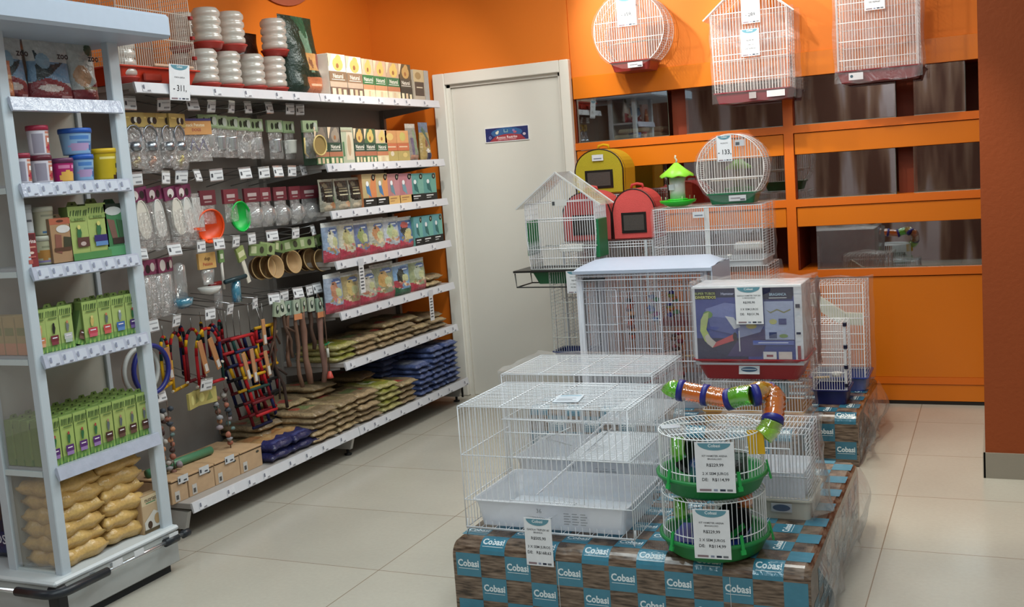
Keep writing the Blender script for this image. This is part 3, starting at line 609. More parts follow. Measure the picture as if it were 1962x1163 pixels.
# fourth shelf: single green stick boxes
four = [(68, 94, '#d87a28', '#e09a60', '#c89a4a', '#d8b060', 'orange label'), (93, 119, '#7a1428', '#8a2838', '#22201c', '#2a2420', 'dark red label and black bird'), (119, 145, '#b8bcb8', '#a8b8a8', '#6a7070', '#c87838', 'white label and grey bird'),
        (164, 194, '#c81c3c', '#d83c58', '#c8a830', '#d8c050', 'pink-red label and yellow bird'), (194, 219, '#c82c20', '#d84838', '#5a6468', '#c86a30', 'red label and grey bird'), (219, 245, '#2c62b0', '#4a84c8', '#7a8a90', '#c8ccd0', 'blue label and pale grey bird'), (245, 268, '#4a2474', '#7a58a0', '#1e6a34', '#a83020', 'violet label and green bird')]
SB = {}
for (u0, u1, lc, sc_, bd, hd, lab) in four:
    w_ = kw(u0, u1, SH[3])*.97; kput(hang_carton(w_, .034, .155, '#9cb444', stick_box(lc, sc_, bd, hd), '#64801e'), 'bird_stick_box', 'matte', 'green bird-stick box with '+lab, 'box', u0, u1, SH[3], KX-.03)
kput(hang_carton(.055, .034, .15, '#6a8a2c', stick_box('#5a3424', '#7a5040', '#6a4a2c', '#8a5a34'), '#4a6a1e').moved(Matrix.Rotation(.35, 4, 'Y')), 'bird_stick_box', 'matte', 'green bird-stick box slumped sideways with a brown label', 'box', 143, 165, SH[3], KX-.04)
rr = random.Random(5)
for i in range(7):
    kput(hang_carton(.06, .034, .15, '#8aa23c', [], '#64801e'), 'bird_stick_box', 'matte', 'green bird-stick box in the back row, %s from the left on the fourth shelf' % ORD[i], 'box', 66+28*i, 92+28*i, SH[3], KX-.10)
for k in range(3): tag(carton(.055, .05, .14, '#b89a4a', [('r', 0, 0, 1, .3, '#d88a50'), ('r', .1, .5, .9, .7, '#8a8a30')]).build('bird_stick_box', MAT['matte']), 'stick box with an orange foot seen through the side glass, %s from the left' % ORD[k], 'box', 'boxes behind the side glass', (KB+.035+.06*k, KY0+.02, SH[3]), 0)
# fifth shelf: eight files of green boxes, five deep
protoP = hang_carton(.060, .034, .168, '#9cb83c', stick_box('#5c1c78', '#9a70b8', '#1e6a34', '#b03020', 2), '#6a8a22').mesh('bird_stick_box', MAT['matte'])
protoB = hang_carton(.060, .034, .168, '#a0b440', stick_box('#4a2418', '#6a4434', '#5a6468', '#a87850', 2), '#6a8a22').mesh('bird_stick_box', MAT['matte'])
for r_ in range(5):
    for k in range(8):
        y = KY0+.04+k*.0635; o = link('bird_stick_box', protoP if k < 4 else protoB)
        tag(o, '%s-label green stick box, %s from left, %s row, lowest shelf of the stand' % ('purple' if k < 4 else 'brown', ORD[k], ['front', 'second', 'third', 'fourth', 'back'][r_]), 'box', 'green stick boxes on the lowest shelf', (KX-.02-.042*r_, y+rr.uniform(-.002, .002), SH[4]), LX)
# base: yellow grain sacks
gs = sack(.215, .195, .066, '#cba866', [('e', .3, .3, .2, .15, '#d8b87c')], 4, end='#c8a464')
gm = gs.mesh('grain_sack', MAT['grain']); 
for col_ in range(2):
    for k in range(6 if col_ == 0 else 6):
        o = link('grain_sack', gm); x = KX-.125+rr.uniform(-.006, .006); y = 2.80+.21*col_+rr.uniform(-.008, .008)
        o.rotation_euler = (rr.uniform(-.03, .03), rr.uniform(-.03, .05), LX+rr.uniform(-.06, .06)+(PI if k % 2 else 0)); rz_ = o.rotation_euler.copy()
        tag(o, 'clear sack of yellow grain in the %s pile, %s from the bottom' % (['near', 'far'][col_], ORD[k]), 'sack', 'grain sacks in the base of the stand', (x, y, KBASE+.053*k+(.0 if col_ == 0 else .006))); o.rotation_euler = rz_
wl = sack(.14, .11, .03, '#c4c4cc', [('p', [(.1, .1), (.9, .1), (.9, .25), (.1, .25)], '#8a3a4a')], 6); tag(wl.build('label_sheet_bag', MAT['foil']), 'grain sack with a white label lying on the near pile', 'sack', None, (KX-.17, 2.80, KBASE+.322), LX)
o = link('grain_sack', gm); tag(o, 'topmost clear sack of yellow grain lying across both piles', 'sack', 'grain sacks in the base of the stand', (KX-.13, 2.98, KBASE+.325), LX+.25)
nb_ = carton(.105, .035, .155, '#b08a54', [('r', .03, .03, .97, .97, '#c0a070'), ('r', .03, .72, .97, .97, '#d0b888'), ('t', 'nutriat', .5, .86, .15, '#40301c', .8), ('r', .25, .76, .75, .79, '#5a8a5a'), ('p', [(.08, .03), (.95, .03), (.95, .42), (.6, .55), (.08, .3)], '#c8c4b8'), ('e', .35, .2, .12, .1, '#4a3018'), ('e', .75, .3, .16, .14, '#b08848'), ('r', .03, .03, .97, .1, '#5a4a28')])
kput(nb_, 'grain_box', 'matte', 'tan seed-mix packet with a white bowl, by the right post', 'packet', 268, 320, KBASE, KX-.02)
# ================================================================ WALL SHELVING (left), two bays
GX, GB = -3.30, -3.73; GY0, GYM, GY1 = 3.53, 4.89, 6.25
UP = [1.61, 1.355, 1.08, .80, .52]; ZT, ZB_ = 1.985, .157
gd = thing('shelving_unit', 'long white wall shelving with hooks in one bay and shelves in the other', 'shelving', (GX, 4.9, 0))
def gp(name, mb, mat='satin', parent=None):
    mb.moved(Matrix.Translation((-GX, -4.9, 0))); return mb.build(name, MAT[mat] if isinstance(mat, str) else mat, parent or gd)
for a, b in ((GY0, GYM), (GYM, GY1)):
    gp('back_panel', MB('#908b86').box(GB-.015, GB, a, b-.002, .08, 2.05))
for y in (GY0+.01, GYM, GY1-.01): gp('upright', MB('#8a8580').box(GB-.02, GB+.03, y-.015, y+.015, .04, 2.06))
def lip(mb, x, y0, y1, z, h=.042, col='#cfd0d6'):
    mb.extr([(x+.004, y0, z+.002), (x+.014, y0, z+.002), (x+.022, y0, z-h), (x+.014, y0, z-h-.003), (x+.004, y0, z-.012)], (0, y1-y0, 0), col)
def tags(par, x, y0, y1, z, h, n, seed):
    r_ = random.Random(seed); y = y0+.04
    while y < y1-.07:
        mb = MB()
        mb.poly([(x+.0235, y, z-h+.004), (x+.0235, y+.055, z-h+.004), (x+.0155, y+.055, z-.004), (x+.0155, y, z-.004)], '#d2d3da')
        mb.poly([(x+.0228, y+.004, z-h+.016), (x+.0228, y+.013, z-h+.016), (x+.0205, y+.013, z-.009), (x+.0205, y+.004, z-.009)], '#74768a')
        mb.poly([(x+.0245, y+.026, z-h+.007), (x+.0245, y+.046, z-h+.007), (x+.0235, y+.046, z-h+.013), (x+.0235, y+.026, z-h+.011)], '#85858f'); gp('price_label', mb, 'matte', par); y += r_.uniform(.11, .26)
def shelf(x, y0, y1, z, seed, br=True):
    s_ = MB('#a29d99').box(GB, x+.004, y0+.003, y1-.003, z-.026, z, b=.002); o = gp('shelf', s_)
    r = MB('#cfd0d6'); lip(r, x, y0+.003, y1-.003, z); r = gp('price_rail', r, 'satin')
    tags(r, x, y0, y1, z, .042, 8, seed)
    if br:
        for y in (y0+.012, y1-.014): gp('bracket', MB('#8f8b88').extr([(GB, y, z-.026), (x-.03, y, z-.026), (x-.03, y, z-.04), (GB, y, z-.085)], (0, .003, 0)), 'satin', o)
for i, (a, b) in enumerate(((GY0, GYM), (GYM, GY1))):
    shelf(GX-.005, a, b, ZT, 20+i); shelf(GX+.05, a, b, ZB_, 30+i, False)
for i, z in enumerate(UP): shelf(GX, GYM, GY1, z, 40+i)
for y in (GY0+.02, GYM, GY1-.03):
    f = MB('#b9b8b6').extr([(GB, y-.012, .14), (GX+.03, y-.012, .115), (GX+.005, y-.012, .035), (GB, y-.012, .035)], (0, .024, 0)); gp('foot', f)
    l = MB('#1c1c1e').lathe([(.02, 0), (.022, .008), (.008, .01), (.008, .04)], (GX-.02, y, 0), 14); gp('levelling_foot', l, 'matte')
gp('end_bumper', MB('#1b1b1d').box(GX+.02, GX+.032, GY1-.03, GY1-.022, .03, .12))
# ---- goods helper
def on(mb, name, mat, label, cat, u0, u1, z, x=GX-.012, group=None, me=None, rz=LX):
    y = (yu(u0, x, z)+yu(u1, x, z))/2
    o = link(name, me) if me else mb.build(name, MAT[mat]); return tag(o, label, cat, group, (x, y, z), rz)
def W(u0, u1, z, x=GX-.012): return abs(yu(u1, x, z)-yu(u0, x, z))*.97
# ---- top shelf: seed cartons
YB1 = '#e0b830'
top = [(633, 667, .225, '#e6dcc8', '#e8dfc8', YB1, '#8e6b48', '#c8a888', '#7a5a48', 'white-topped seed carton with a brown name band, first of the carton row'),
       (667, 697, .222, '#e6dcc8', '#e8dfc8', YB1, '#9a7450', '#c8a888', '#7a5a48', 'white-topped seed carton with a brown name band, second of the carton row'),
       (697, 719, .218, '#e0c896', '#d8b890', YB1, '#2f7a3c', '#d88c4c', '#e8d8a8', 'seed carton with a green name band, third of the carton row'),
       (719, 743, .216, '#e0c896', '#d8a880', YB1, '#2f7a3c', '#d88c4c', '#e8d8a8', 'seed carton with a green name band, fourth of the carton row'),
       (743, 769, .214, '#d8b890', '#c8a078', YB1, '#3c7446', '#c8743c', '#d8c8a0', 'seed carton with a green name band, fifth of the carton row'),
       (767, 791, .214, '#5a4a34', '#6a5434', '#c8983c', '#5a5040', '#4a4034', '#4a4438', 'dark brown seed carton, sixth of the carton row')]
for (u0, u1, h, base, tp, bd, band, lo, ft, lab) in top:
    on(carton(W(u0, u1, ZT), .09, h, base, natural_box(tp, bd, band, lo, ft)), 'seed_carton', 'matte', lab, 'box', u0, u1, ZT)
on(carton(W(795, 824, ZT), .05, .19, '#b8a890', [('r', 0, .6, .7, 1, '#c8b078'), ('e', .3, .8, .2, .12, '#a88848'), ('r', .05, .15, .65, .6, '#5c4a3c'), ('r', .15, .4, .55, .44, '#c8b89a'), ('r', .7, 0, 1, 1, '#a8a8a4')]), 'seed_carton', 'matte', 'pale seed carton with a dark label at the end by the door', 'box', 795, 824, ZT)
# green dog-food style sack
gsk = pouch(.30, .17, .42, '#0f2c1e', [('r', 0, 0, 1, 1, '#10301f'), ('e', .55, .62, .12, .35, '#5a8468'), ('p', [(.35, 1), (.75, 1), (.6, .7), (.5, .78)], '#1a5434'), ('r', .45, .3, .78, .52, '#c88a28'), ('e', .56, .4, .08, .06, '#8a4a18'), ('r', .78, .26, .95, .52, '#8a3a2c'), ('r', .82, .27, .94, .33, '#d8d0c8'), ('r', .4, 0, 1, .22, '#cc6414'), ('r', .5, .12, .8, .14, '#e8b080')], 12, 30, 36)
on(gsk, 'pet_food_sack', 'foil', 'tall dark green food sack with an orange foot on the top shelf', 'bag', 566, 637, ZT, GX-.03)
on(pouch(.22, .12, .33, '#2c100c', [('r', .3, .2, .7, .5, '#5a1410')], 13), 'pet_food_sack', 'foil', 'dark brown sack between the stacked feeders and the green sack', 'bag', 470, 520, ZT, GX-.2)
# ribbed hatching feeders (milky jar on a red base)
def feeder_proto(w=.067):
    t = thing('ribbed_feeder', 'feeder', 'feeder', (0, 0, -5))
    b = MB('#a8322a').lathe([(w*.88, 0), (w*1.02, .022), (w*1.1, .026), (w*1.1, .032), (w*.9, .033)], n=24); b.build('base_dish', MAT['satin'], t)
    pr = []
    for k in range(4):
        z0 = .033+k*.038
        pr += [(w*.86, z0), (w*.98, z0+.009), (w*1.0, z0+.018), (w*.98, z0+.029)]
    pr += [(w*.86, .185), (w*.8, .191), (w*.3, .193)]
    MB('#c4bdb0').lathe(pr, n=26).build('ribbed_jar', paintjar, t); return t
paintjar = clear_mat('ribbed_jar_plastic', (.80, .76, .69), fac=.14, haze=.62, rough=.2, bump=.1)
fp = feeder_proto()
low = [(395, 440), (438, 486), (484, 530), (528, 569)]
for i, (a, b) in enumerate(low):
    y = (yu(a, GX-.05, ZT)+yu(b, GX-.05, ZT))/2
    if i == 0: fp.location = (GX-.05-.07, y, ZT); fp['label'] = 'milky ribbed feeder on a red dish, lower row, first after the wire cage'; fp['group'] = 'ribbed feeders on the top shelf'
    else: dup(fp, 'milky ribbed feeder on a red dish, lower row, %s after the wire cage' % ORD[i], (GX-.12, y, ZT), 0, 'ribbed feeders on the top shelf')
for i, (a, b, z) in enumerate([(385, 428, ZT+.196), (428, 476, ZT+.196), (502, 565, ZT+.196)]):
    y = (yu(a, GX-.1, z)+yu(b, GX-.1, z))/2; dup(fp, 'milky ribbed feeder on a red dish, upper row, %s from the wire cage' % ORD[i], (GX-.12, y, z), .4*i, 'ribbed feeders on the top shelf')
for i, (y, z) in enumerate([(4.2, ZT), (4.36, ZT), (4.52, ZT), (4.22, ZT+.196), (4.38, ZT+.196), (3.46+.12, ZT)]): dup(fp, 'milky ribbed feeder, back row of the top shelf, %s from near end' % ORD[[1, 2, 3, 4, 5, 0][i]], (GX-.29 if i < 5 else GX-.10, y, z), 0, 'ribbed feeders on the top shelf')
# ---- upper shelf cartons (1.61)
z = UP[0]
dk = ['#5e5a4c', '#54504a']
row = [(606, 632, .2, '#3c5a40', natural_box('#6a6458', '#8a7a68', '#2c4a38', '#c07040', '#3f7a44'), 'dark green seed carton, first on the upper shelf'),
       (632, 658, .2, '#3c5a40', natural_box('#6e665c', '#9a8a74', '#2c4a38', '#b86a3c', '#3f7a44'), 'dark green seed carton, second on the upper shelf'),
       (655, 681, .2, '#b8b8a0', [('r', 0, 0, 1, 1, '#a8b090'), ('p', [(.4, .1), (.95, .1), (.95, .85), (.5, .9)], '#d0c0a0'), ('e', .65, .5, .14, .3, '#b89870'), ('r', .15, .2, .28, .6, '#4a7a4a'), ('r', .1, .88, .9, .93, '#a89878')], 'pale green and cream carton with upright lettering'),
       (681, 702, .195, '#3c5040', natural_box('#4a4c3c', '#d8a830', '#2c4c3c', '#b86438', '#4a6a48'), 'green seed carton with a yellow bird on dark ground, after the cream carton'),
       (701, 723, .193, '#3c5040', natural_box('#4a6a40', '#d8b838', '#2c4c3c', '#b86438', '#3f7a48'), 'green seed carton with a yellow bird on green ground'),
       (723, 745, .188, '#b0a880', natural_box('#d8b890', '#e0c048', '#2f5c40', '#c8743c', '#d8c890'), 'seed carton with a pale top and green name band on the upper shelf'),
       (741, 764, .185, '#cc7820', [('r', 0, .6, 1, 1, '#d89038'), ('e', .4, .8, .3, .12, '#e0b848'), ('r', 0, .35, 1, .58, '#d0641c'), ('r', .15, .45, .85, .49, '#e8c090'), ('r', 0, 0, 1, .33, '#b8a040'), ('e', .5, .25, .15, .08, '#d8c8a8')], 'orange seed carton, nearer of the orange pair'),
       (763, 786, .185, '#cc7820', [('r', 0, .6, 1, 1, '#e0983c'), ('e', .5, .8, .25, .15, '#c8b838'), ('r', 0, .35, 1, .58, '#d0641c'), ('r', .15, .45, .85, .49, '#e8c090'), ('r', 0, 0, 1, .33, '#b8a040'), ('e', .6, .2, .2, .08, '#d8b850')], 'orange seed carton, farther of the orange pair')]
for (u0, u1, h, base, its, lab) in row: on(carton(W(u0, u1, z), .08, h, base, its), 'seed_carton', 'matte', lab, 'box', u0, u1, z)
on(pouch(.13, .06, .23, '#8a8478', [('r', .2, .1, .45, .6, '#6a5a78'), ('e', .6, .5, .15, .35, '#7a9468'), ('r', .0, .9, 1, 1, '#b8b0a4'), ('r', .1, .05, .9, .15, '#b07858')], 21), 'seed_packet', 'foil', 'clear-topped bag with lilac print by the end of the upper shelf', 'bag', 784, 812, z)
on(pouch(.12, .06, .24, '#a88a30', [('r', 0, .75, 1, 1, '#5a6a8a'), ('p', [(.3, .9), (.9, .4), (.8, .3), (.1, .8)], '#3f5f48'), ('r', .4, 0, 1, .18, '#2c2450'), ('e', .5, .25, .2, .05, '#d8d0c8'), ('e', .4, .45, .15, .12, '#8a4a20')], 22), 'seed_packet', 'foil', 'yellow and green parrot food bag at the end of the upper shelf', 'bag', 811, 834, z)
# ---- shelf 1.355
z = UP[1]
def blackbag(sh, lab, u0, u1):
    its = [('r', 0, 0, 1, 1, '#8f8c78'), ('r', .06, .34, .94, .93, '#1c1a14'), ('p', [(.06, .34), (.94, .34), (.7, .26), (.3, .26)], '#1c1a14'), ('e', .35, .8, .18, .07, '#5a5238'), ('r', .2, .66, .75, .7, '#6a6444'), ('r', .25, .56, .8, .6, '#a09870'), ('r', .25, .47, .75, .5, '#c8c09a'), ('e', .7, .16, .22, .1, sh), ('e', .35, .12, .25, .09, '#b8a888'), ('e', .85, .34, .08, .12, '#4a7a3c')]
    on(pouch(W(u0, u1, z)*1.02, .05, .175, '#6a6650', its, u0), 'seed_bag', 'foil', lab, 'bag', u0, u1, z)
blackbag('#b07030', 'black-labelled seed bag, nearest of three', 621, 649); blackbag('#c8905a', 'black-labelled seed bag, middle of three', 649, 678); blackbag('#a89878', 'black-labelled seed bag, farthest of three, by the orange cartons', 676, 700)
def parrot_carton(tp, bp, bd, ft, txt='#d8d8d8'):
    return [('r', 0, .27, 1, 1, tp), ('p', [(.4, .27), (1, .27), (1, .9), (.7, .95)], bp), ('p', [(.3, .42), (.62, .28), (.55, .5), (.45, .66), (.25, .64)], bd), ('e', .36, .7, .1, .08, '#dfe4e8'), ('e', .82, .88, .13, .1, '#1c1c1a'), ('e', .82, .88, .05, .05, '#a09a80'), ('r', 0, 0, 1, .27, ft), ('r', .15, .17, .7, .21, txt), ('r', .15, .1, .5, .12, txt)]
for (u0, u1, h, base, its, lab) in [
    (697, 724, .19, '#c87020', parrot_carton('#b8a060', '#d87818', '#2f78b0', '#221e1a'), 'orange carton with a blue parrot, first of two'),
    (722, 746, .188, '#c87020', parrot_carton('#b8a060', '#e08820', '#2f78b0', '#221e1a'), 'orange carton with a blue parrot, second of two'),
    (744, 768, .183, '#b87070', parrot_carton('#b87474', '#c47c84', '#5a8a9a', '#dca838', '#a8702c'), 'pink carton with a yellow foot, first of two'),
    (766, 792, .18, '#b87070', parrot_carton('#b86c78', '#c0788a', '#6a98a8', '#dca838', '#a8702c'), 'pink carton with a yellow foot, second of two'),
    (788, 814, .175, '#4a9488', parrot_carton('#4a9a94', '#66ac9a', '#1f6a68', '#26221e'), 'teal carton with a black foot, first of two on the parrot shelf'),
    (813, 838, .172, '#4a9488', parrot_carton('#4a9a94', '#5aa896', '#1f6a68', '#26221e'), 'teal carton with a black foot, second of two on the parrot shelf')]:
    on(carton(W(u0, u1, z), .07, h, base, its), 'parrot_food_carton', 'matte', lab, 'box', u0, u1, z)
# ---- shelf 1.08: pink-footed pouches
z = UP[2]
PK = '#b81c40'
for (u0, u1, h, tp, md, lab, sd) in [
    (630, 659, .215, '#7f98b8', '#c8c8b0', 'pink-footed bird food pouch nearest the hooks', 1), (658, 690, .215, '#b8b49c', '#b0a860', 'pink-footed pouch with two budgies, second on its shelf', 2), (687, 716, .205, '#5f6f9a', '#8a9848', 'pink-footed pouch with a blue top, third on its shelf', 3),
    (714, 746, .205, '#a8a898', '#b87838', 'pink-footed pouch with a brown cockatiel, fourth on its shelf', 4), (741, 774, .2, '#a8b0bc', '#9fb478', 'pink-footed pouch with pale birds, fifth on its shelf', 5), (768, 799, .19, '#4a6ea8', '#2a2620', 'blue pouch with a black red-headed bird, before the teal cartons', 6)]:
    its = seed_pouch(tp, md, PK, sd)
    if sd == 6: its += [('e', .45, .74, .22, .1, '#b83020'), ('e', .55, .4, .2, .14, '#c8b460')]
    on(pouch(W(u0, u1, z)*1.08, .06, h, tp, its, sd), 'bird_food_pouch', 'foil', lab, 'bag', u0, u1, z)
for (u0, u1, lab) in [(796, 812, 'teal carton with a black foot, first of three beside the pouches'), (811, 832, 'teal carton with a black foot, second of three beside the pouches'), (831, 850, 'teal carton with a black foot, third of three beside the pouches')]:
    on(carton(W(u0, u1, z), .07, .18, '#4a9488', parrot_carton('#4a9aa4', '#5ab0a0', '#1f6a68', '#1e1c1a')), 'parrot_food_carton', 'matte', lab, 'box', u0, u1, z)
# ---- shelf .80
z = UP[3]
for (u0, u1, h, tp, md, ft, lab, sd) in [
    (634, 668, .215, '#8fa0b8', '#c07a50', PK, 'pink-footed pouch with a blue top, nearest on the lower pouch shelf', 11), (664, 699, .205, '#a89458', '#c8a848', PK, 'pink-footed pouch with an ochre top, behind the hanging price strip', 12), (697, 731, .2, '#a8a898', '#b8b09c', PK, 'pale pink-footed pouch right of the hanging price strip', 13),
    (722, 766, .215, '#8a9070', '#c09030', '#b02038', 'large pink-footed pouch with a yellow bird', 14), (759, 795, .2, '#6c9cc8', '#22281c', '#0f5a3a', 'pouch with a blue top and a dark green foot', 15), (793, 824, .2, '#8f9a6a', '#a8b498', '#b02038', 'green-topped pink-footed pouch, farthest on its shelf', 16)]:
    its = seed_pouch(tp, md, ft, sd)
    if sd == 15: its += [('p', [(0, .28), (.5, .2), (.2, .45), (0, .5)], '#a82838')]
    on(pouch(W(u0, u1, z)*1.02, .065, h, tp, its, sd, nu=20, nv=28), 'bird_food_pouch', 'foil', lab, 'bag', u0, u1, z)
# ---- flat seed sacks
SK = dict(brown=sack(.21, .27, .036, '#86745a', [('r', .1, .15, .9, .85, '#7c6a50'), ('e', .4, .5, .25, .2, '#6f7a50'), ('r', .2, .62, .8, .7, '#a08a68'), ('e', .65, .35, .1, .1, '#a05040')], 31, end='#a38c6a'),
          brown2=sack(.20, .27, .036, '#8c785c', [('e', .5, .5, .3, .25, '#807050'), ('r', .15, .2, .5, .3, '#a0443c')], 32, end='#a8936e'),
          green=sack(.20, .27, .036, '#8a8a3c', [('e', .35, .5, .2, .2, '#c8c8a8'), ('e', .35, .5, .12, .12, '#5a7a2c'), ('r', .6, .2, .9, .8, '#a89840')], 33, end='#a8a068'),
          blue=sack(.17, .27, .034, '#5c688c', [('r', .1, .1, .9, .9, '#7880a0'), ('e', .5, .5, .3, .2, '#a0a6b4')], 34, end='#4c5a86'))
SKM = {k: v.mesh(k+'_seed_sack', MAT['seed']) for k, v in SK.items()}
rs = random.Random(3)
def pile(kind, n, x, y, z, where, sp=.033, rz=LX, jit=.008, tilt=0, colour=None, grp=None):
    colour = colour or {'brown': 'brown', 'brown2': 'brown', 'green': 'yellow-green', 'blue': 'blue'}[kind]
    for k in range(n):
        o = link('seed_sack', SKM[kind]); tag(o, '%s seed sack %s, %s up' % (colour, where, ORD[k]), 'sack', grp or 'flat seed sacks on the shelves')
        o.location = (x+rs.uniform(-jit, jit), y+rs.uniform(-jit, jit), z+.001+sp*k); o.rotation_euler = (rs.uniform(-.02, .02)+tilt, rs.uniform(-.02, .02), rz+rs.uniform(-.05, .05)+(PI if rs.random() < .5 else 0))
z = UP[4]; X_ = GX-.15
for y, n, kd, wh in [(4.97, 3, 'green', 'in the first pile one shelf above the bottom'), (5.19, 3, 'brown', 'in the second pile one shelf above the bottom'), (5.41, 3, 'brown2', 'in the third pile one shelf above the bottom'), (5.62, 3, 'brown', 'in the fourth pile one shelf above the bottom'), (5.84, 2, 'brown2', 'in the fifth pile one shelf above the bottom'), (6.06, 2, 'brown', 'in the end pile one shelf above the bottom')]:
    pile(kd, n, X_, y, z, wh)
for k, (y, z_) in enumerate([(5.50, .621), (5.72, .621), (5.93, .588), (6.06, .588)]): pile('brown2', 1, X_-.02, y, z_, 'lying across two piles, %s along' % ORD[k])
for k, y in enumerate((6.03, 6.12)): pile('brown2', 1, GX-.15, y-.03*k, UP[3]+.036*k, 'at the end of the lower pouch shelf, %s layer' % ORD[k])
# bottom shelf
z = ZB_; xb = GX-.09
for y, n, kd, wh in [(4.62, 5, 'brown', 'in the front pile next to the blue packs'), (4.84, 5, 'brown2', 'in the second brown pile of the bottom shelf'), (5.06, 5, 'brown', 'in the third brown pile of the bottom shelf'), (5.30, 5, 'green', 'in the pile with yellow-green print'), (5.51, 4, 'brown2', 'in the pile before the blue stacks'),
                    (5.735, 6, 'blue', 'in the first blue stack'), (5.915, 8, 'blue', 'in the second blue stack'), (6.10, 8, 'blue', 'in the end blue stack')]:
    pile(kd, n, xb if kd != 'blue' else xb+.0, y, z, wh, .034)
for y, n, kd, wh in [(4.42, 4, 'brown', 'in the rear pile behind the blue packs'), (4.66, 6, 'brown2', 'in the taller rear pile of the near end'), (4.90, 7, 'brown', 'in the second tall rear pile'), (5.35, 6, 'brown2', 'in the dark rear pile under the shelf'), (5.62, 9, 'blue', 'in the tall rear blue stack'), (5.82, 9, 'blue', 'in the farther tall rear blue stack')]:
    pile(kd, n, GB+.15, y, z, wh, .034)
# orange-and-blue packs
ob = sack(.22, .27, .05, '#262a66', [('r', 0, .35, 1, 1, '#b8853c'), ('e', .4, .7, .2, .15, '#a86a24'), ('e', .7, .6, .15, .2, '#c89a50'), ('r', .1, .1, .7, .2, '#3c4484')], 41, end='#20245a').mesh('treat_pack', MAT['foil'])
for k, (y, dz, r_) in enumerate([(4.26, 0, 0), (4.27, .046, .05), (4.45, 0, -.04), (4.44, .046, .08)]):
    o = link('treat_pack', ob); tag(o, 'orange and dark blue pack, %s' % ['lower one next to the wooden boxes', 'upper one next to the wooden boxes', 'lower one next to the brown sacks', 'upper one next to the brown sacks'][k], 'pack', 'orange and blue packs', (GX-.10, y, z+dz), LX+r_)
# wooden nest boxes
for k, (a, b) in enumerate([(3.50, 3.605), (3.612, 3.785), (3.79, 3.968), (3.973, 4.14)]):
    y0 = a if k else 3.50; w_ = b-y0; t = thing('nest_box', 'pale wooden nest box with a hinged lid, %s' % ['first, partly behind the stand', 'second from the stand', 'third from the stand', 'fourth, beside the blue packs'][k], 'nest box', (GX-.015, (y0+b)/2, z), LX, 'wooden nest boxes')
    B = MB('#bfa180'); B.box(-w_/2, w_/2, 0, .27, 0, .094, b=.002); B.build('box_body', MAT['wood'], t)
    L_ = MB('#bd9c78'); L_.box(-w_/2, w_/2, -.004, .27, .098, .107, b=.002); L_.box(-w_/2+.004, w_/2-.004, -.001, .008, .094, .098, '#3a2a1c'); L_.build('lid', MAT['wood'], t)
    if k < 3: S_ = MB('#c8ccd0'); S_.bar((-w_*.1, -.006, .098), (-w_*.1+.065, -.006, .098), .002, .034); S_.box(-w_*.1+.004, -w_*.1+.014, -.0078, -.007, .09, .105, '#3c4048'); S_.box(-w_*.1+.035, -w_*.1+.055, -.0078, -.007, .088, .094, '#3c4048'); S_.build('price_ticket', MAT['matte'], t)
    S_ = MB('#c3bfb8').box(-w_/2+.02, -w_/2+.05, -.0012, -.0006, .006, .052); S_.box(-w_/2+.026, -w_/2+.042, -.0016, -.001, .014, .034, '#55524e'); S_.build('sticker', MAT['matte'], t)
    S_ = MB('#4a4438').ell((w_*.3, -.0012, .078), (.012, 0, 0), (0, 0, .006), 12); S_.build('oval_mark', MAT['matte'], t)
gt = MB('#4f8262').tube([(GX-.16, 3.52, z+.128), (GX-.14, 3.92, z+.128)], .02, 16); tag(gt.build('tube_toy', MAT['satin']), 'green cardboard-wrapped tube lying on the nest boxes', 'tube')
# hanging shelf price strips
for k, (u, v, zz_, lab) in enumerate([(690, 492, UP[2], 'long white price strip hanging from the pink-pouch shelf'), (824, 563, UP[3], 'white price strip hanging by the end of the lower pouch shelf')]):
    y = yu(u, GX+.026, zz_); s_ = MB('#d4d4d6').box(-.025, .025, -.001, .001, -.155, .0); s_.box(-.03, .03, -.0018, -.001, .0, .04, '#c8cad2')
    for q in range(7): s_.box(-.018, .012+.004*(q % 2), -.0016, -.001, -.02-.019*q, -.012-.019*q, '#55565c')
    tag(s_.build('price_strip_tag', MAT['matte']), lab, 'price tag', None, (GX+.027, y, zz_-.045), LX)
# ================================================================ HOOK BAY
HXF = -3.40
hk = thing('display_hook', 'hook', 'hook', (0, 0, -5))
h_ = MB('#b8b8b8').tube([(0, .32, 0), (0, .01, 0), (0, 0, .012)], .0032, 6).tube([(0, .32, .035), (0, -.005, .035), (0, -.01, .02)], .0022, 6); h_.build('wire_rod', MAT['metal'], hk)
h_ = MB('#d8dade').bar((-.036, -.013, .008), (.036, -.013, .008), .0015, .046); h_.box(-.03, -.02, -.0145, -.0138, .0, .018, '#4a4c54'); h_.box(.0, .03, -.0145, -.0138, -.008, .0, '#8a8c92'); h_.box(-.012, .03, -.0145, -.0138, .016, .02, '#a0a2a8'); h_.build('price_ticket', MAT['matte'], hk)
h_ = MB().bar((-.037, -.011, .01), (.037, -.011, .01), .003, .06); h_.build('ticket_holder', MAT['plastic'], hk)
rows = [(1.90, [3.605, 3.80, 3.983, 4.113, 4.257, 4.407, 4.575, 4.745, 4.86]), (1.575, [3.568, 3.747, 3.869, 3.985, 4.133, 4.325, 4.473, 4.574, 4.70, 4.84]), (1.25, [3.575, 3.757, 3.931, 4.06, 4.218, 4.34, 4.521, 4.69, 4.85]),
        (.932, [3.584, 3.741, 3.937, 4.105, 4.295, 4.438, 4.563, 4.665, 4.772, 4.86]), (.612, [3.60, 3.859])]
RN = ['top hook row', 'second hook row', 'third hook row', 'fourth hook row', 'lowest hook row']
first = True
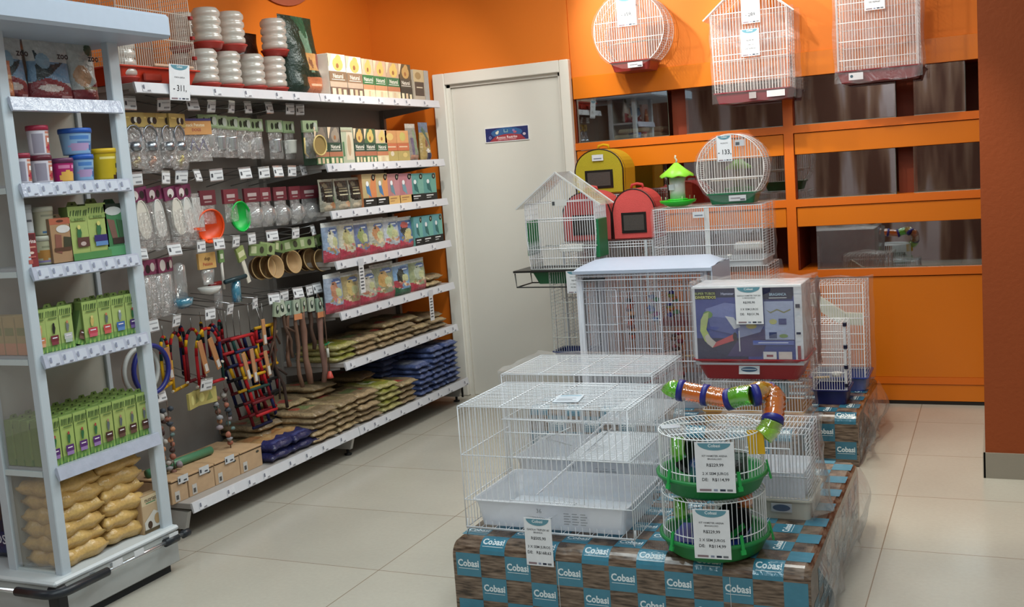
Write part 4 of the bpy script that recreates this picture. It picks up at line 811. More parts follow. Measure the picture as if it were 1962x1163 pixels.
for ri, (z, ys) in enumerate(rows):
    for i, y in enumerate(ys):
        lab = 'wire hook with white price ticket, %s from near end, %s' % (ORD[i], RN[ri]); loc = (HXF+rs.uniform(-.02, .02), y, z)
        if first: hk.location = loc; hk.rotation_euler = (0, 0, LX); hk['label'] = lab; hk['group'] = 'display hooks'; first = False; continue
        dup(hk, lab, loc, 0, 'display hooks', (rs.uniform(-.25, .25), rs.uniform(-.05, .05), LX+rs.uniform(-.35, .35)))
hw_keep = GX-.12
def hung(name, lab, cat, y, z, parts, x=None, rz=0, group=None, tilt=0):
    t = thing(name, lab, cat, (x if x is not None else hw_keep, y, z), LX+rz, group); t.rotation_euler[1] = tilt
    for nm, mb, mt in parts: mb.build(nm, MAT[mt] if isinstance(mt, str) else mt, t)
    return t
def header(w, h, col, spots, tcol=None, y=-.006):
    mb = MB(col); mb.box(-w/2, w/2, y, y+.012, -h, 0); mb.art((-w/2, y-.0002, -h), (1, 0, 0), (0, 0, 1), w, h, spots, .0004); return mb
def clear_bag(w, h, t, seed=1, top=0):
    p = pouch(w, t, h, '#ffffff', [], seed, 8, 10); p.moved(Matrix.Translation((0, -t/2, -h-top))); return p
def cup(r, h, col='#cccccc', z=0, wall=.0015, y=0):
    return MB(col).lathe([(r*.8, z), (r*.86, z+h*.1), (r*.98, z+h*.9), (r*1.06, z+h), (r*.96, z+h), (r*.8, z+h*.15), (.001, z+h*.14)], (0, y, 0), 22)
def dome(r, tilt=.5, col='#ffffff'):
    m_ = MB(col).lathe([(r, 0), (r*1.05, .004), (r, .008), (r*.96, .012), (r*.86, r*.45), (r*.6, r*.72), (r*.2, r*.84), (.001, r*.85)], n=24, caps=False); return m_
Z1 = 1.872
dogs = [('e', .55, .45, .1, .25, '#2a1c14'), ('e', .66, .5, .08, .2, '#d8d0c0'), ('e', .78, .45, .1, .25, '#3a2418'), ('r', .1, .6, .4, .72, '#d8b838')]
for i, (u, h) in enumerate([(262, .25), (293, .27), (326, .25), (348, .26)]):
    y = yu(u, HXF, 1.75)
    inner = MB('#9aa0a8').lathe([(.001, -.17), (.03, -.165), (.034, -.15), (.03, -.13), (.012, -.125)], n=18).tube([(.04*math.cos(a), -.01, -.10+.045*math.sin(a)) for a in [k*PI/8 for k in range(16)]], .004, 6, closed=True)
    inner.tube([(.01, 0, -.19), (.02, .0, -.21), (-.02, -.01, -.22), (.0, 0, -.235)], .011, 8, ['#b8a868', '#c08868', '#b0b0b8', '#c8b850'][i])
    hung('bird_toy_pack', 'clear bagged bird toy with a yellow header card, %s on the top hook row' % ORD[i], 'pet toy', y, Z1, [('header_card', header(.13, .062, '#b8962c', dogs), 'matte'), ('clear_bag', clear_bag(.125, h-.06, .045, i+1, .055), 'bag'), ('toy', inner, 'metal')], group='bagged bird toys', rz=.1*(i-1.5))
hung('bird_toy_pack', 'flat orange header card pack after the yellow-headed toys', 'pet toy', yu(382, HXF, 1.84), Z1-.02, [('header_card', header(.16, .075, '#d08a20', [('t', 'Snack Petutos', .4, .6, .28, '#f0e0b0', .7), ('t', 'DOGS', .45, .3, .25, '#b03020', .5), ('r', 0, .85, 1, 1, '#4a3c78')]), 'matte'), ('clear_bag', clear_bag(.15, .13, .03, 9, .07), 'bag'),
     ('toy', MB('#4a4878').tube([(-.05, 0, -.15), (-.03, 0, -.1), (.0, 0, -.15), (.03, 0, -.1), (.05, 0, -.15)], .006, 6), 'satin')], rz=-.2)
gsp = [('e', .3, .5, .09, .28, '#22301c'), ('e', .55, .5, .08, .25, '#26301c'), ('e', .68, .55, .09, .28, '#1c2818'), ('e', .82, .5, .12, .35, '#a8b0a0'), ('r', .05, .1, .95, .2, '#8fa878')]
kinds = ['cup', 'cup', 'metal', 'ring', 'cup', 'metal', 'white', 'ring']
for i, (u, kd) in enumerate(zip([405, 425, 447, 472, 495, 532, 558, 580], ['cup', 'metal', 'metal', 'ring', 'cup', 'metal', 'white', 'yring'])):
    y = yu(u, HXF, 1.8); pr = [('header_card', header(.12, .062, ['#7f9a64', '#8aa070'][i % 2], gsp), 'matte')]
    if kd == 'cup': pr += [('drinker', cup(.032, .06, z=-.155), 'plastic')]
    if kd == 'metal': pr += [('drinker', cup(.034, .065, '#c8ccd0', z=-.165), 'metal')]
    if kd == 'white': pr += [('drinker', cup(.04, .07, '#c8c8c0', z=-.17), 'satin')]
    if kd == 'ring': pr += [('drinker', MB().tube([(.04*math.cos(a), -.02, -.11+.03*math.sin(a)) for a in [k*PI/8 for k in range(16)]], .004, 6, closed=True).lathe([(.03, -.17), (.036, -.12)], n=20, caps=False), 'plastic')]
    if kd == 'yring':
        r_ = MB('#d0b878').tube([(.052*math.cos(a), -.06, -.135+.052*math.sin(a)) for a in [k*PI/12 for k in range(24)]], .0045, 6, closed=True).tube([(-.05, .0, -.09), (-.055, 0, -.17), (-.03, 0, -.19)], .005, 6)
        r_.lathe([(.001, .055), (.05, .057)], (0, 0, -.135), 24, 'y', '#8f7a4c', caps=False); pr += [('drinker', r_, 'satin')]
    pr.append(('clear_bag', clear_bag(.11, .15, .04, 20+i, .05), 'bag'))
    if kd == 'yring': y = yu(586, GX-.05, 1.75)
    hung('drinker_pack', 'bird drinker under a green header card, %s on the top hook row' % ORD[i] if kd != 'yring' else 'round amber bird dish under a green header card, end of the top row', 'pet accessory', y, Z1-.004*i, pr, x=(GX-.02 if kd == 'yring' else None), group='green-carded drinkers', rz=rs.uniform(-.2, .2))
# second row
Z2 = 1.545
def scoop(L=.15, r=.042, col='#cfcbc0'):
    m_ = MB(col); n = 14
    pts = [(r*math.cos(2*PI*k/n)*(1 if math.sin(2*PI*k/n) < 0 else .85), -.012, -L*.5+L*.5*math.sin(2*PI*k/n)) for k in range(n)]
    m_.extr(pts, (0, .012, 0)); m_.tube(pts, .0035, 5, closed=True); return m_
for i, u in enumerate((268, 300, 336, 356)):
    s_ = scoop(.17).moved(Matrix.Translation((0, 0, -.055)))
    hung('scoop_pack', 'white plastic scoop under a magenta header card, %s on the second row' % ORD[i], 'pet accessory', yu(u, HXF, 1.5), Z2, [('header_card', header(.12, .06, '#7a1c50', [('e', .35, .5, .18, .35, '#d0c4c0'), ('e', .7, .45, .12, .3, '#2c1a1a'), ('e', .3, .3, .08, .15, '#4a3028')]), 'matte'), ('scoop', s_, 'milky' if i % 2 else 'satin'), ('clear_bag', clear_bag(.12, .23, .05, 31+i, .05), 'bag')], group='white scoops', rz=.15*(i % 2), tilt=-.12)
hung('leaflet_pack', 'white sheet in a clear sleeve before the orange scoop', 'pet accessory', yu(383, HXF, 1.48), Z2-.04, [('sheet', MB('#c0c0bc').box(-.035, .035, -.003, .0, -.16, -.02), 'matte'), ('clear_sleeve', clear_bag(.08, .18, .02, 40), 'bag')])
def bowl_scoop(col):
    m_ = MB(col); nu_, nv_ = 22, 8; R_ = .07
    for j in range(nv_+1):
        f_ = j/nv_
        for k in range(nu_):
            t = 2*PI*k/nu_; s_ = math.sin(f_*PI/2)
            m_.v.append((R_*s_*math.cos(t), R_*.75*(1-math.cos(f_*PI/2)) * -1+.04, R_*1.05*s_*math.sin(t)))
    for j in range(nv_):
        for k in range(nu_): m_.f.append((j*nu_+k, j*nu_+(k+1) % nu_, (j+1)*nu_+(k+1) % nu_, (j+1)*nu_+k)); m_.c.append(m_.col); m_.s.append(True)
    ring = [(R_*math.cos(2*PI*k/24), -.007, R_*1.05*math.sin(2*PI*k/24)) for k in range(24)]; m_.tube(ring, .004, 6, closed=True)
    m_.bar((-.02, .03, .055), (-.02, .03, .09), .02, .01); return m_
o = hung('bowl_scoop', 'bright orange plastic litter scoop hanging on the second row', 'pet accessory', yu(402, HXF, 1.36)+.02, 1.345, [('scoop_bowl', bowl_scoop('#e8521a').moved(Matrix.Rotation(1.25, 4, 'Y') @ Matrix.Scale(1.12, 4) @ Matrix.Rotation(.15, 4, 'X')), 'satin'), ('handle', MB('#e8521a').bar((-.06, .01, -.01), (-.12, .0, -.005), .03, .012), 'satin')], x=HXF-.02)
hung('bowl_scoop', 'bright green plastic litter scoop hanging on the second row', 'pet accessory', yu(466, HXF, 1.38), 1.375, [('scoop_bowl', bowl_scoop('#18b84c').moved(Matrix.Rotation(-.2, 4, 'Y')), 'satin'), ('hang_rod', MB('#b8b8bc').bar((-.0, .02, .06), (-.0, .02, .12), .006, .006).box(-.02, .02, .0, .01, .075, .085, '#b84030'), 'metal')], x=HXF-.02)
for i, (u, w_) in enumerate([(402, .11), (446, .13), (487, .12), (512, .1), (540, .1), (568, .1), (596, .14)]):
    y = yu(u, HXF, 1.5); pr = [('header_card', header(w_, .07, ['#6a1626', '#7a1a2c'][i % 2], [('r', .2, .4, .75, .65, '#b09a98'), ('r', .25, .18, .7, .26, '#a88a88')]), 'matte')]
    if i not in (0, 1): pr += [('dish', dome(.052).moved(Matrix.Translation((0, -.01, -.14)) @ Matrix.Rotation(PI/2+rs.uniform(-.3, .3), 4, 'X')), 'plastic'), ('clear_bag', clear_bag(w_*.9, .14, .05, 50+i, .06), 'bag')]
    else: pr += [('clear_bag', clear_bag(w_*.9, .1, .03, 50+i, .06), 'bag')]
    hung('dish_pack', ['dark red header card pack behind the orange scoop', 'dark red header card pack above the green scoop'][i] if i < 2 else 'clear round dish under a dark red header card, %s on the second row' % ORD[i-2], 'pet accessory', y, Z2-.03-.002*i, pr, group='dark red carded packs', rz=rs.uniform(-.15, .15))
# third row
Z3 = 1.228
for i, u in enumerate((282, 305, 322)):
    hung('feeder_pack', 'clear tube feeder under a magenta header card, %s on the third row' % ORD[i], 'pet accessory', yu(u, HXF, 1.18), Z3, [('header_card', header(.12, .065, '#7a1c48', [('e', .3, .5, .2, .4, '#c8bcb4'), ('e', .65, .4, .1, .3, '#2a1818'), ('e', .85, .5, .1, .3, '#b8a8a0')]), 'matte'), ('feeder_tube', MB().lathe([(.025, -.22), (.025, -.08), (.012, -.07)], n=18), 'plastic'), ('clear_bag', clear_bag(.12, .2, .05, 60+i, .06), 'bag')], group='magenta carded feeders', rz=.2*i-.2)
hung('bird_drinker', 'clear tube bird drinker with a pale blue cup on the third row', 'pet accessory', yu(352, HXF, 1.1), 1.2, [('reservoir', MB().lathe([(.03, -.17), (.03, -.02), (.01, -.005)], n=18), 'plastic'), ('cup', MB('#4aa0b8').lathe([(.02, -.215), (.045, -.2), (.05, -.17), (.046, -.17), (.03, -.19)], n=20), 't_aqua')])
hung('hopper_feeder', 'clear seed hopper with a rounded trough under a yellow header card', 'pet accessory', yu(402, HXF, 1.18), 1.222, [('header_card', header(.12, .075, '#d09a28', [('t', 'dogs', .5, .65, .3, '#3a2010', .5), ('t', 'Petutos', .5, .3, .3, '#c04818', .7)]), 'matte'), ('hopper', MB().lathe([(.03, -.15), (.04, -.1), (.04, -.08)], n=18, sy=.6), 'plastic'), ('trough', MB('#d8dcd8').lathe([(.001, -.2), (.04, -.19), (.056, -.165), (.052, -.163), (.035, -.18)], n=22), 'milky')])
hung('perch_rod', 'thin pale perch with a green tag on the third row', 'pet accessory', yu(431, HXF, 1.15), 1.225, [('tag_card', header(.035, .06, '#5f8a3c', [('r', .2, .3, .8, .7, '#c8d0b0')]), 'matte'), ('rod', MB('#c8c4bc').tube([(0, 0, -.06), (.0, 0, -.19)], .007, 8), 'wood')])
hung('perch_stick', 'flat white wooden perch slanting below a green tag', 'pet accessory', yu(466, HXF, 1.15), 1.225, [('tag_card', header(.06, .07, '#8a9a3c', [('r', .1, .3, .9, .7, '#c8c890')]), 'matte'), ('stick', MB('#cfcabc').box(-.014, .014, -.004, .004, -.19, -.065, b=.002), 'wood')], tilt=-.3)
hung('tube_feeder', 'dark blue lidded tube feeder below the third hook row', 'pet accessory', yu(458, HXF, 1.03), 1.07, [('lid', MB('#123038').tube([(-.1, -.02, .0), (.06, -.02, .012)], .011, 10), 'satin'), ('tube', MB().lathe([(.024, -.11), (.024, 0)], n=18), 't_aqua')])
hung('tube_feeder', 'red-lidded tube feeder behind the dark blue one', 'pet accessory', yu(436, HXF, 1.03), 1.055, [('lid', MB('#7a1c1c').tube([(-.03, .02, .0), (.05, .02, .006)], .012, 10), 'satin'), ('tube', MB().lathe([(.022, -.11), (.022, 0)], n=18), 'plastic')], x=hw_keep-.04)
for i, (u, tl) in enumerate([(404, .2), (500, 0), (518, 0), (540, 0), (562, 0), (590, 0), (612, 0)][1:]):
    hung('fibre_card', 'green header card over the coconut nests, %s of six' % ORD[i], 'pet accessory', yu(u, HXF, 1.22), 1.228, [('header_card', header(.10, .06, ['#6f8a3c', '#88a054', '#5f7a34'][i % 3], [('r', .1, .2, .4, .8, '#b8c088'), ('e', .7, .5, .12, .3, '#3c3a20')]), 'matte')], group='green cards over the nests', rz=rs.uniform(-.6, .3), tilt=rs.uniform(-.2, .2))
def nest(r=.062):
    m_ = MB('#a8885c'); n = 28; pr = [(.001, 0), (r*.5, .004), (r*.85, .022), (r, .05), (r*1.02, .052), (r*.92, .052), (r*.78, .026), (r*.45, .010), (.001, .008)]
    return m_.lathe(pr, n=n, col=None, cols=['#7a5a38']*3+['#c8a878', '#c0a070']+['#a88860']*3, caps=False)
nm = nest().mesh('coconut_nest', MAT['wood'])
for i, (u, v, x) in enumerate([(492, 515, -3.5), (507, 513, -3.47), (523, 512, -3.44), (548, 503, -3.50), (558, 503, -3.46), (578, 499, -3.5), (590, 498, -3.46), (610, 500, -3.41)]):
    y, z = atx(u, v, x); t = thing('coconut_nest', 'woven coconut nest bowl on the third row, %s from the near end' % ORD[i], 'bird nest', (x, y, z), 0, 'coconut nests'); t.rotation_euler = (0.15, PI/2-.15, .1)
    b_ = link('nest_bowl', nm, t); b_.location = (0, 0, -.03); MB('#8a8a80').tube([(-.054, 0, .02), (-.10, 0, .01), (-.128-(.02 if i == 7 else 0), 0, -.02)], .002, 5).build('hanging_wire', MAT['metal'], t)
# fourth row: rope and wood toys
CC = ['#a81c22', '#c8981c', '#1c3c38', '#1c2048', '#64121c', '#b84818', '#18181c']
def beads(mb, p0, p1, n, r, cols, seg=7):
    p0 = Vector(p0); p1 = Vector(p1)
    for k in range(n): mb.tube([p0+(p1-p0)*(k/n+.004), p0+(p1-p0)*((k+.9)/n)], r, seg, cols[k % len(cols)])
def swing(w, h, c):
    a = MB(); pts = [(-w/2*math.cos(t), 0, -h*.45+h*.45*math.sin(t)) for t in [PI*k/10 for k in range(11)]]
    pts = [(-w/2, 0, -h)]+pts+[(w/2, 0, -h)]
    for k in range(len(pts)-1): a.tube([pts[k], pts[k+1]], .0075, 7, c[k % len(c)])
    b = MB(); beads(b, (-w/2-.01, 0, -h), (w/2+.01, 0, -h), 2, .008, [c[0]]); b.lathe([(.006, -w/2-.02), (.006, w/2+.02)], (0, 0, -h), 8, 'x', '#c8c0b0'); return a, b
zr = .875
for i, (u, w_, h, x, c) in enumerate([(400, .17, .26, GX-.09, [CC[0], CC[0], CC[1], CC[2], CC[1], CC[0], CC[5], CC[3]]), (372, .13, .24, GX-.16, [CC[4], CC[0], CC[1], CC[0], CC[6]]), (340, .14, .26, GX-.17, [CC[1], CC[4], CC[6], CC[0]]), (318, .12, .22, GX-.13, [CC[1], CC[2], CC[0]]), (425, .15, .25, GX-.2, [CC[6], CC[0], CC[4], CC[2]]), (390, .15, .2, GX-.26, [CC[4], CC[6], CC[1]]), (352, .14, .24, GX-.28, [CC[6], CC[0], CC[3]]), (412, .14, .17, GX-.14, [CC[3], CC[0], CC[6], CC[4]])]):
    a, b = swing(w_, h, c); hung('rope_swing', 'arched coloured rope bird swing on the fourth row, %s from the front' % ORD[i], 'bird toy', yu(u, x, .75), zr-.0*i, [('rope_arch', a, 'fabric'), ('perch', b, 'wood'), ('hang_wire', MB('#8a8a88').tube([(0, 0, 0), (0, 0, .055)], .002, 5), 'metal')], x=x, rz=.15*i, group='rope swings')
for i, (u, x, dz, h) in enumerate([(322, GX-.1, 0, .15), (385, GX-.06, .03, .13), (405, GX-.06, .03, .13), (455, GX-.05, .02, .14)][:3]):
    hung('wood_label_stick', 'flat wooden tag with a white label between the rope swings, %s' % ORD[i], 'bird toy', yu(u, x, .75), .83+0, [('board', MB('#a8744c').box(-.016, .016, -.003, .003, -h-dz, 0, b=.001), 'wood'), ('label', MB('#c0b8b0').box(-.01, .01, -.005, -.0032, -h-dz+.01, -h-dz+.045), 'matte')], x=x, tilt=-.1*(i+1))
def ladder(n, w, step, cs, lean):
    rails = [MB(), MB()]; rungs = MB()
    for k in range(n):
        z0 = -k*step; xo = lean*k
        for s in (-1, 1): rails[s > 0].tube([(s*w/2+xo, 0, z0), (s*w/2+xo+lean, 0, z0-step)], .0085, 7, cs[(k*2+s) % len(cs)])
        rungs.tube([(-w/2-.012+xo, -.004, z0), (w/2+.012+xo, -.004, z0)], .008, 8, cs[(k*3+1) % len(cs)])
    k = n; rungs.tube([(-w/2-.012+lean*k, -.004, -k*step), (w/2+.012+lean*k, -.004, -k*step)], .008, 8, cs[1]); return rails, rungs
for i, (u, v, x, n, w_, cs, ln, lab) in enumerate([
    (462, 645, GX-.06, 6, .14, [CC[0], CC[0], CC[4], CC[1], CC[3], CC[0], CC[2]], .022, 'long red and yellow rope-and-wood ladder, frontmost'), (436, 650, GX-.13, 6, .14, [CC[6], CC[4], CC[3], CC[1], CC[0]], .03, 'dark rope-and-wood ladder behind the long red one'),
    (505, 625, GX-.10, 3, .13, [CC[0], CC[1], CC[4], CC[0]], .0, 'short red and yellow ladder at the upper end'), (480, 640, GX-.2, 8, .12, [CC[6], CC[3], CC[6], CC[0]], .012, 'narrow black and red rope ladder at the back'),
    (450, 648, GX-.17, 7, .13, [CC[6], CC[3], CC[6], CC[4]], .02, 'black and navy rope ladder in the middle of the bunch'), (498, 630, GX-.16, 5, .12, [CC[4], CC[6], CC[0]], .008, 'dark red rope ladder next to the twig perches'), (430, 655, GX-.24, 6, .12, [CC[6], CC[4], CC[6], CC[3]], .02, 'darkest rope ladder, rearmost')]):
    y, z = atx(u, v, x); a, b = ladder(n, w_, .068, cs, ln); hung('rope_ladder', lab, 'bird toy', y, min(z, .9), [('rail', a[0], 'fabric'), ('rail', a[1], 'fabric'), ('rung', b, 'wood'), ('hang_wire', MB('#8a8a88').tube([(0, 0, 0), (0, .0, .93-min(z, .9))], .002, 5), 'metal')], x=x, group='rope ladders')
for i, (u, z0, h) in enumerate([(508, .86, .13), (486, .73, .17), (512, .7, .13), (470, .72, .14)]):
    hung('wood_label_stick', 'flat wooden tag with a white label among the ladders, %s' % ORD[i], 'bird toy', yu(u, GX-.04, z0-.08), z0, [('board', MB('#b0805a').box(-.013, .013, -.003, .003, -h, 0, b=.001), 'wood'), ('label', MB('#c8c0b8').box(-.009, .009, -.005, -.0032, -h+.006, -h+.05), 'matte')], x=GX-.045, tilt=-.08*i)
# twig perches
for i, (u, z0, h, r, tl, c) in enumerate([(532, .88, .3, .008, .2, '#4a3428'), (545, .88, .27, .009, -.25, '#584236'), (560, .87, .3, .012, .05, '#6a4c3c'), (572, .87, .42, .011, .02, '#6e5242'), (588, .87, .42, .017, 0, '#7a5a4c'), (603, .86, .24, .012, 0, '#4a362c'), (616, .85, .42, .016, 0, '#84645a'), (524, .72, .36, .009, -.28, '#3a2c28'), (538, .78, .22, .006, .5, '#6a5a4a')]):
    mb = MB(c); pts = [(.01*math.sin(k*1.7+i), .006*math.cos(k+i), -h*k/6) for k in range(7)]; mb.tube(pts, r, 7, radii=[r*(1+.15*math.sin(k*2+i)) for k in range(7)])
    if i in (0, 1, 7): mb.tube([pts[2], (.05, 0, -h*.55)], r*.7, 6); mb.tube([pts[3], (-.05, -.01, -h*.8)], r*.6, 6)
    tg = header(.05, .075, ['#8fa080', '#a8b49c', '#7f9a84', '#98a890'][i % 4], [('e', .5, .5, .25, .3, '#2c3a30'), ('e', .55, .6, .12, .15, '#c8ccc0')]).moved(Matrix.Translation((0, -.01, .045)))
    pr = [('branch', mb, 'wood'), ('hang_wire', MB('#8a8a88').tube([(0, 0, -.01), (0, 0, .93-z0)], .002, 5), 'metal')]
    if i < 7: pr.append(('tag_card', tg, 'matte'))
    if i in (3, 6): pr.append(('orange_label', MB('#d0782c').box(-.03, .03, -.02, -.017, -.06, -.03), 'matte'))
    hung('branch_perch', 'natural wood branch perch on the fourth row, %s from the near end' % ORD[[0, 3, 4, 5, 6, 7, 8, 1, 2][i]], 'bird perch', yu(u, GX-.07, z0-h/2), z0, pr, x=GX-.07-.01*(i % 3), rz=rs.uniform(-.2, .2), tilt=tl, group='branch perches')
hung('bell_cord', 'thin cord toy with a red bell hanging lowest by the bay divider', 'bird toy', yu(628, GX-.03, .6), .84, [('cord', MB('#5a4438').tube([(0, 0, 0), (0, 0, -.36)], .003, 6).tube([(0, 0, 0), (0, .03, .08)], .002, 5), 'fabric'), ('bead', MB('#1c7a50').bar((-.02, 0, -.2), (.02, 0, -.19), .006, .006).tube([(0, 0, -.22), (0, 0, -.27)], .008, 8, '#b8b8b0'), 'satin'), ('bell', MB('#b8483c').lathe([(.02, -.385), (.017, -.375), (.01, -.35), (.001, -.345)], n=14), 'satin')], x=GX-.03)
# rings near the stand
for i, (c, R_, dx) in enumerate([('#232a78', .105, 0), ('#b8bab8', .10, -.03)]):
    y, z = atx(290, 708, GX-.08); mb = MB(c).tube([(R_*math.cos(a), 0, R_*math.sin(a)) for a in [2*PI*k/32 for k in range(32)]], .011, 8, closed=True)
    o = hung('ring_perch', ['dark blue', 'white'][i]+' ring perch hanging half behind the stand post', 'bird toy', y-.03*i, z, [('ring', mb, 'satin'), ('hang_wire', MB('#8a8a88').tube([(0, 0, R_), (0, .0, .93-z)], .002, 5), 'metal')], x=GX-.08+dx)
# lowest row: string toys
rt = random.Random(11)
for i, (u, n, hd) in enumerate([(312, 6, 0), (328, 7, 0), (378, 1, 1), (400, 1, 1), (420, 4, 0), (437, 6, 0)]):
    y = yu(u, GX-.1, .55); pr = []
    if hd: pr = [('header_card', header(.12, .075, '#b8a83c', [('e', .3, .5, .12, .3, '#d8d060'), ('p', [(.5, .2), (.8, .3), (.7, .8)], '#8a8a2c')]), 'matte')]
    else:
        b = MB()
        for k in range(n*2): b.lathe([(.001, -.014), (rt.uniform(.008, .02), -.006), (rt.uniform(.008, .019), .006), (.001, .012)], (rt.uniform(-.02, .02), rt.uniform(-.015, .015), -.04-.024*k), 9, rt.choice('zx'), rt.choice(['#7a4a38', '#8f8f94', '#3c4450', '#a85a3c', '#b0a8a0', '#5a7a78', '#c07a40', '#4a2c28', '#94848c']))
        pr = [('string', MB('#6a5a50').tube([(0, 0, .0), (0, 0, -.05-.024*n*2)], .0025, 5), 'fabric'), ('beads', b, 'matte')]
    hung('string_toy' if not hd else 'toy_pack', ('beaded string bird toy on the lowest hook row, %s' if not hd else 'yellow header card pack on the lowest hook row, %s') % ORD[i], 'bird toy', y, .592, pr, x=GX-.12, group='lowest row toys', rz=rt.uniform(-.3, .3))
# ================================================================ WRAPPED PLINTHS
def wood_print():
    M, nt, out = mat_base('printed_weathered_wood'); L = nt.links.new
    tc = N(nt, 'TexCoord'); mp = N(nt, 'Mapping'); mp.inputs['Scale'].default_value = (5, 5, 40); L(tc.outputs['Object'], mp.inputs[0])
    no = N(nt, 'TexNoise'); no.inputs['Scale'].default_value = 3; no.inputs['Detail'].default_value = 6; L(mp.outputs[0], no.inputs['Vector'])
    cr = N(nt, 'ValToRGB'); L(no.outputs['Fac'], cr.inputs[0]); e = cr.color_ramp.elements
    e[0].position = .35; e[0].color = (*K('#33261d'), 1); e[1].position = .7; e[1].color = (*K('#8a7767'), 1)
    n2 = cr.color_ramp.elements.new(.5); n2.color = (*K('#665446'), 1)
    b = N(nt, 'BsdfPrincipled'); L(cr.outputs[0], b.inputs['Base Color']); b.inputs['Roughness'].default_value = .25; b.inputs['Coat Weight'].default_value = .3
    n3 = N(nt, 'TexNoise'); n3.inputs['Scale'].default_value = 14; L(tc.outputs['Object'], n3.inputs['Vector']); bp = N(nt, 'Bump'); bp.inputs['Strength'].default_value = .25; bp.inputs['Distance'].default_value = .02
    L(n3.outputs['Fac'], bp.inputs['Height']); L(bp.outputs[0], b.inputs['Normal']); L(b.outputs[0], out.inputs[0]); return M
WOODP = wood_print()
def plinth(lab, x0, x1, y0, y1, H, sw, sh, phase=0, seed=1, teal='#0a6f8c', rows_top=None):
    t = thing('wrapped_plinth', lab, 'display plinth', ((x0+x1)/2, (y0+y1)/2, 0)); ox, oy = (x0+x1)/2, (y0+y1)/2; R_ = .045
    rr = random.Random(seed); w_ = x1-x0; dp = y1-y0
    def P(s):   # front profile by arc length from the floor: (y, z, ny, nz)
        s1 = H-R_
        if s < s1: return y0, s, -1, 0
        a = (s-s1)/R_
        if a < PI/2: return y0+R_-R_*math.cos(a), s1+R_*math.sin(a), -math.cos(a), math.sin(a)
        return y0+R_+(s-s1-R_*PI/2), H, 0, 1
    body = MB()
    prof = [P(s) for s in [0, H-R_]+[H-R_+R_*k*PI/12 for k in range(1, 7)]]; prof = [(p[0]-oy, p[1]) for p in prof]+[(y1-R_-oy, H), (y1-R_*.3-oy, H-R_*.3), (y1-oy, H-R_), (y1-oy, 0)]
    n = len(prof); vs = []
    for x, ins in ((x0, .0), (x0+.02, 0), (x1-.02, 0), (x1, .0)):
        for (y, z) in prof: vs.append((x-ox, y, z if x not in (x0, x1) or z < .1 else z-.015))
    fs = []
    for k in range(3):
        for i in range(n-1): fs.append((k*n+i, (k+1)*n+i, (k+1)*n+i+1, k*n+i+1))
    fs += [tuple(range(n)), tuple(3*n+i for i in range(n))[::-1]]
    body.add(vs, fs); body.build('wood_print_body', WOODP, t)
    sq = MB(teal); L_ = H+dp; nr = int((L_-.03)/sh); nc = int(w_/sw)+1; s_top = H-.03-.0
    base = (H-R_) % sh
    logos = MB('#d6e4ea'); seam = MB('#c8c4bc')
    def tile(fn, u0, u1, s0, s1, txt, rot=0):
        k = 6
        for i in range(k):
            a, b = s0+(s1-s0)*i/k, s0+(s1-s0)*(i+1)/k
            sq.poly([fn(u0, a), fn(u1, a), fn(u1, b), fn(u0, b)])
        if txt:
            vs, f_, W_ = text_mesh('Cobasi', .03); sc = min((u1-u0), (s1-s0)*1.15)*.86/W_
            um, sm = (u0+u1)/2, (s0+s1)/2+(s1-s0)*.05
            if rot: pts = [fn(um-(y-.3)*sc*1.1, sm+x*sc*.95, .0012) for x, y in vs]
            else: pts = [fn(um+x*sc, sm+(y-.3)*sc*1.15, .0012) for x, y in vs]
            logos.add(pts, f_)
            if not rot:
                yl = sm-sc*.62; logos.poly([fn(um-W_*sc*.48, yl-.0009, .0012), fn(um+W_*sc*.48, yl-.0009, .0012), fn(um+W_*sc*.48, yl+.0009, .0012), fn(um-W_*sc*.48, yl+.0009, .0012)])
            else:
                yl = um+sc*.6; logos.poly([fn(yl-.0009, sm-W_*sc*.45, .0012), fn(yl+.0009, sm-W_*sc*.45, .0012), fn(yl+.0009, sm+W_*sc*.45, .0012), fn(yl-.0009, sm+W_*sc*.45, .0012)])
    def front(u, s, l=.0006):
        y, z, ny, nz = P(s); return (u-ox, y+ny*l-oy, z+nz*l)
    r0 = -1
    s_start = base-sh; rws = []
    s = s_start; ri = 0
    while s < L_-.06:
        rws.append((max(s, .002), min(s+sh, L_-.05), ri)); s += sh; ri += 1
    top_row = int(round((H-R_-base)/sh))   # first row above the edge
    for (a, b, ri) in rws:
        if b-a < .01: continue
        for c in range(nc):
            u0 = x0+.012+c*sw; u1 = min(u0+sw, x1-.008)
            if u1-u0 < .02: continue
            if (c+ri+phase) % 2 == 0:
                full = u1-u0 > sw*.9 and b-a > sh*.9
                tile(front, u0, u1, a, b, full, rot=(u0 > x1-.3 and a > H+.02))
    def side(u, s, l=.0006): return (x1+l-ox, u-oy, s)
    for r in range(int(H/sh)+1):
        for c in range(int(dp/sw)):
            if (c+r+phase+1) % 2 == 0:
                u0 = y0+.05+c*sw; s0 = max(.004, base-sh+r*sh); s1 = min(s0+sh, H-.05)
                if s1-s0 > .03: tile(side, u0, min(u0+sw, y1-.05), s0, s1, s1-s0 > sh*.8)
    o = sq.build('teal_logo_print', MAT['gloss'], t); logos.build('logo_lettering', MAT['matte'], o)
    return t, ox, oy
pl1, o1x, o1y = plinth('plinth wrapped in teal and wood-print paper, in the foreground', -1.745, -.53, 3.15, 4.36, .25, .0935, .083, 0, 1, '#0d7f9c')
sm = MB('#b9c4c8')
for x in (-1.352, -.775): sm.box(x-o1x-.0008, x-o1x+.0008, 3.148-o1y, 3.1495-o1y, .0, .205)
sm.build('paper_seam', MAT['matte'], pl1)
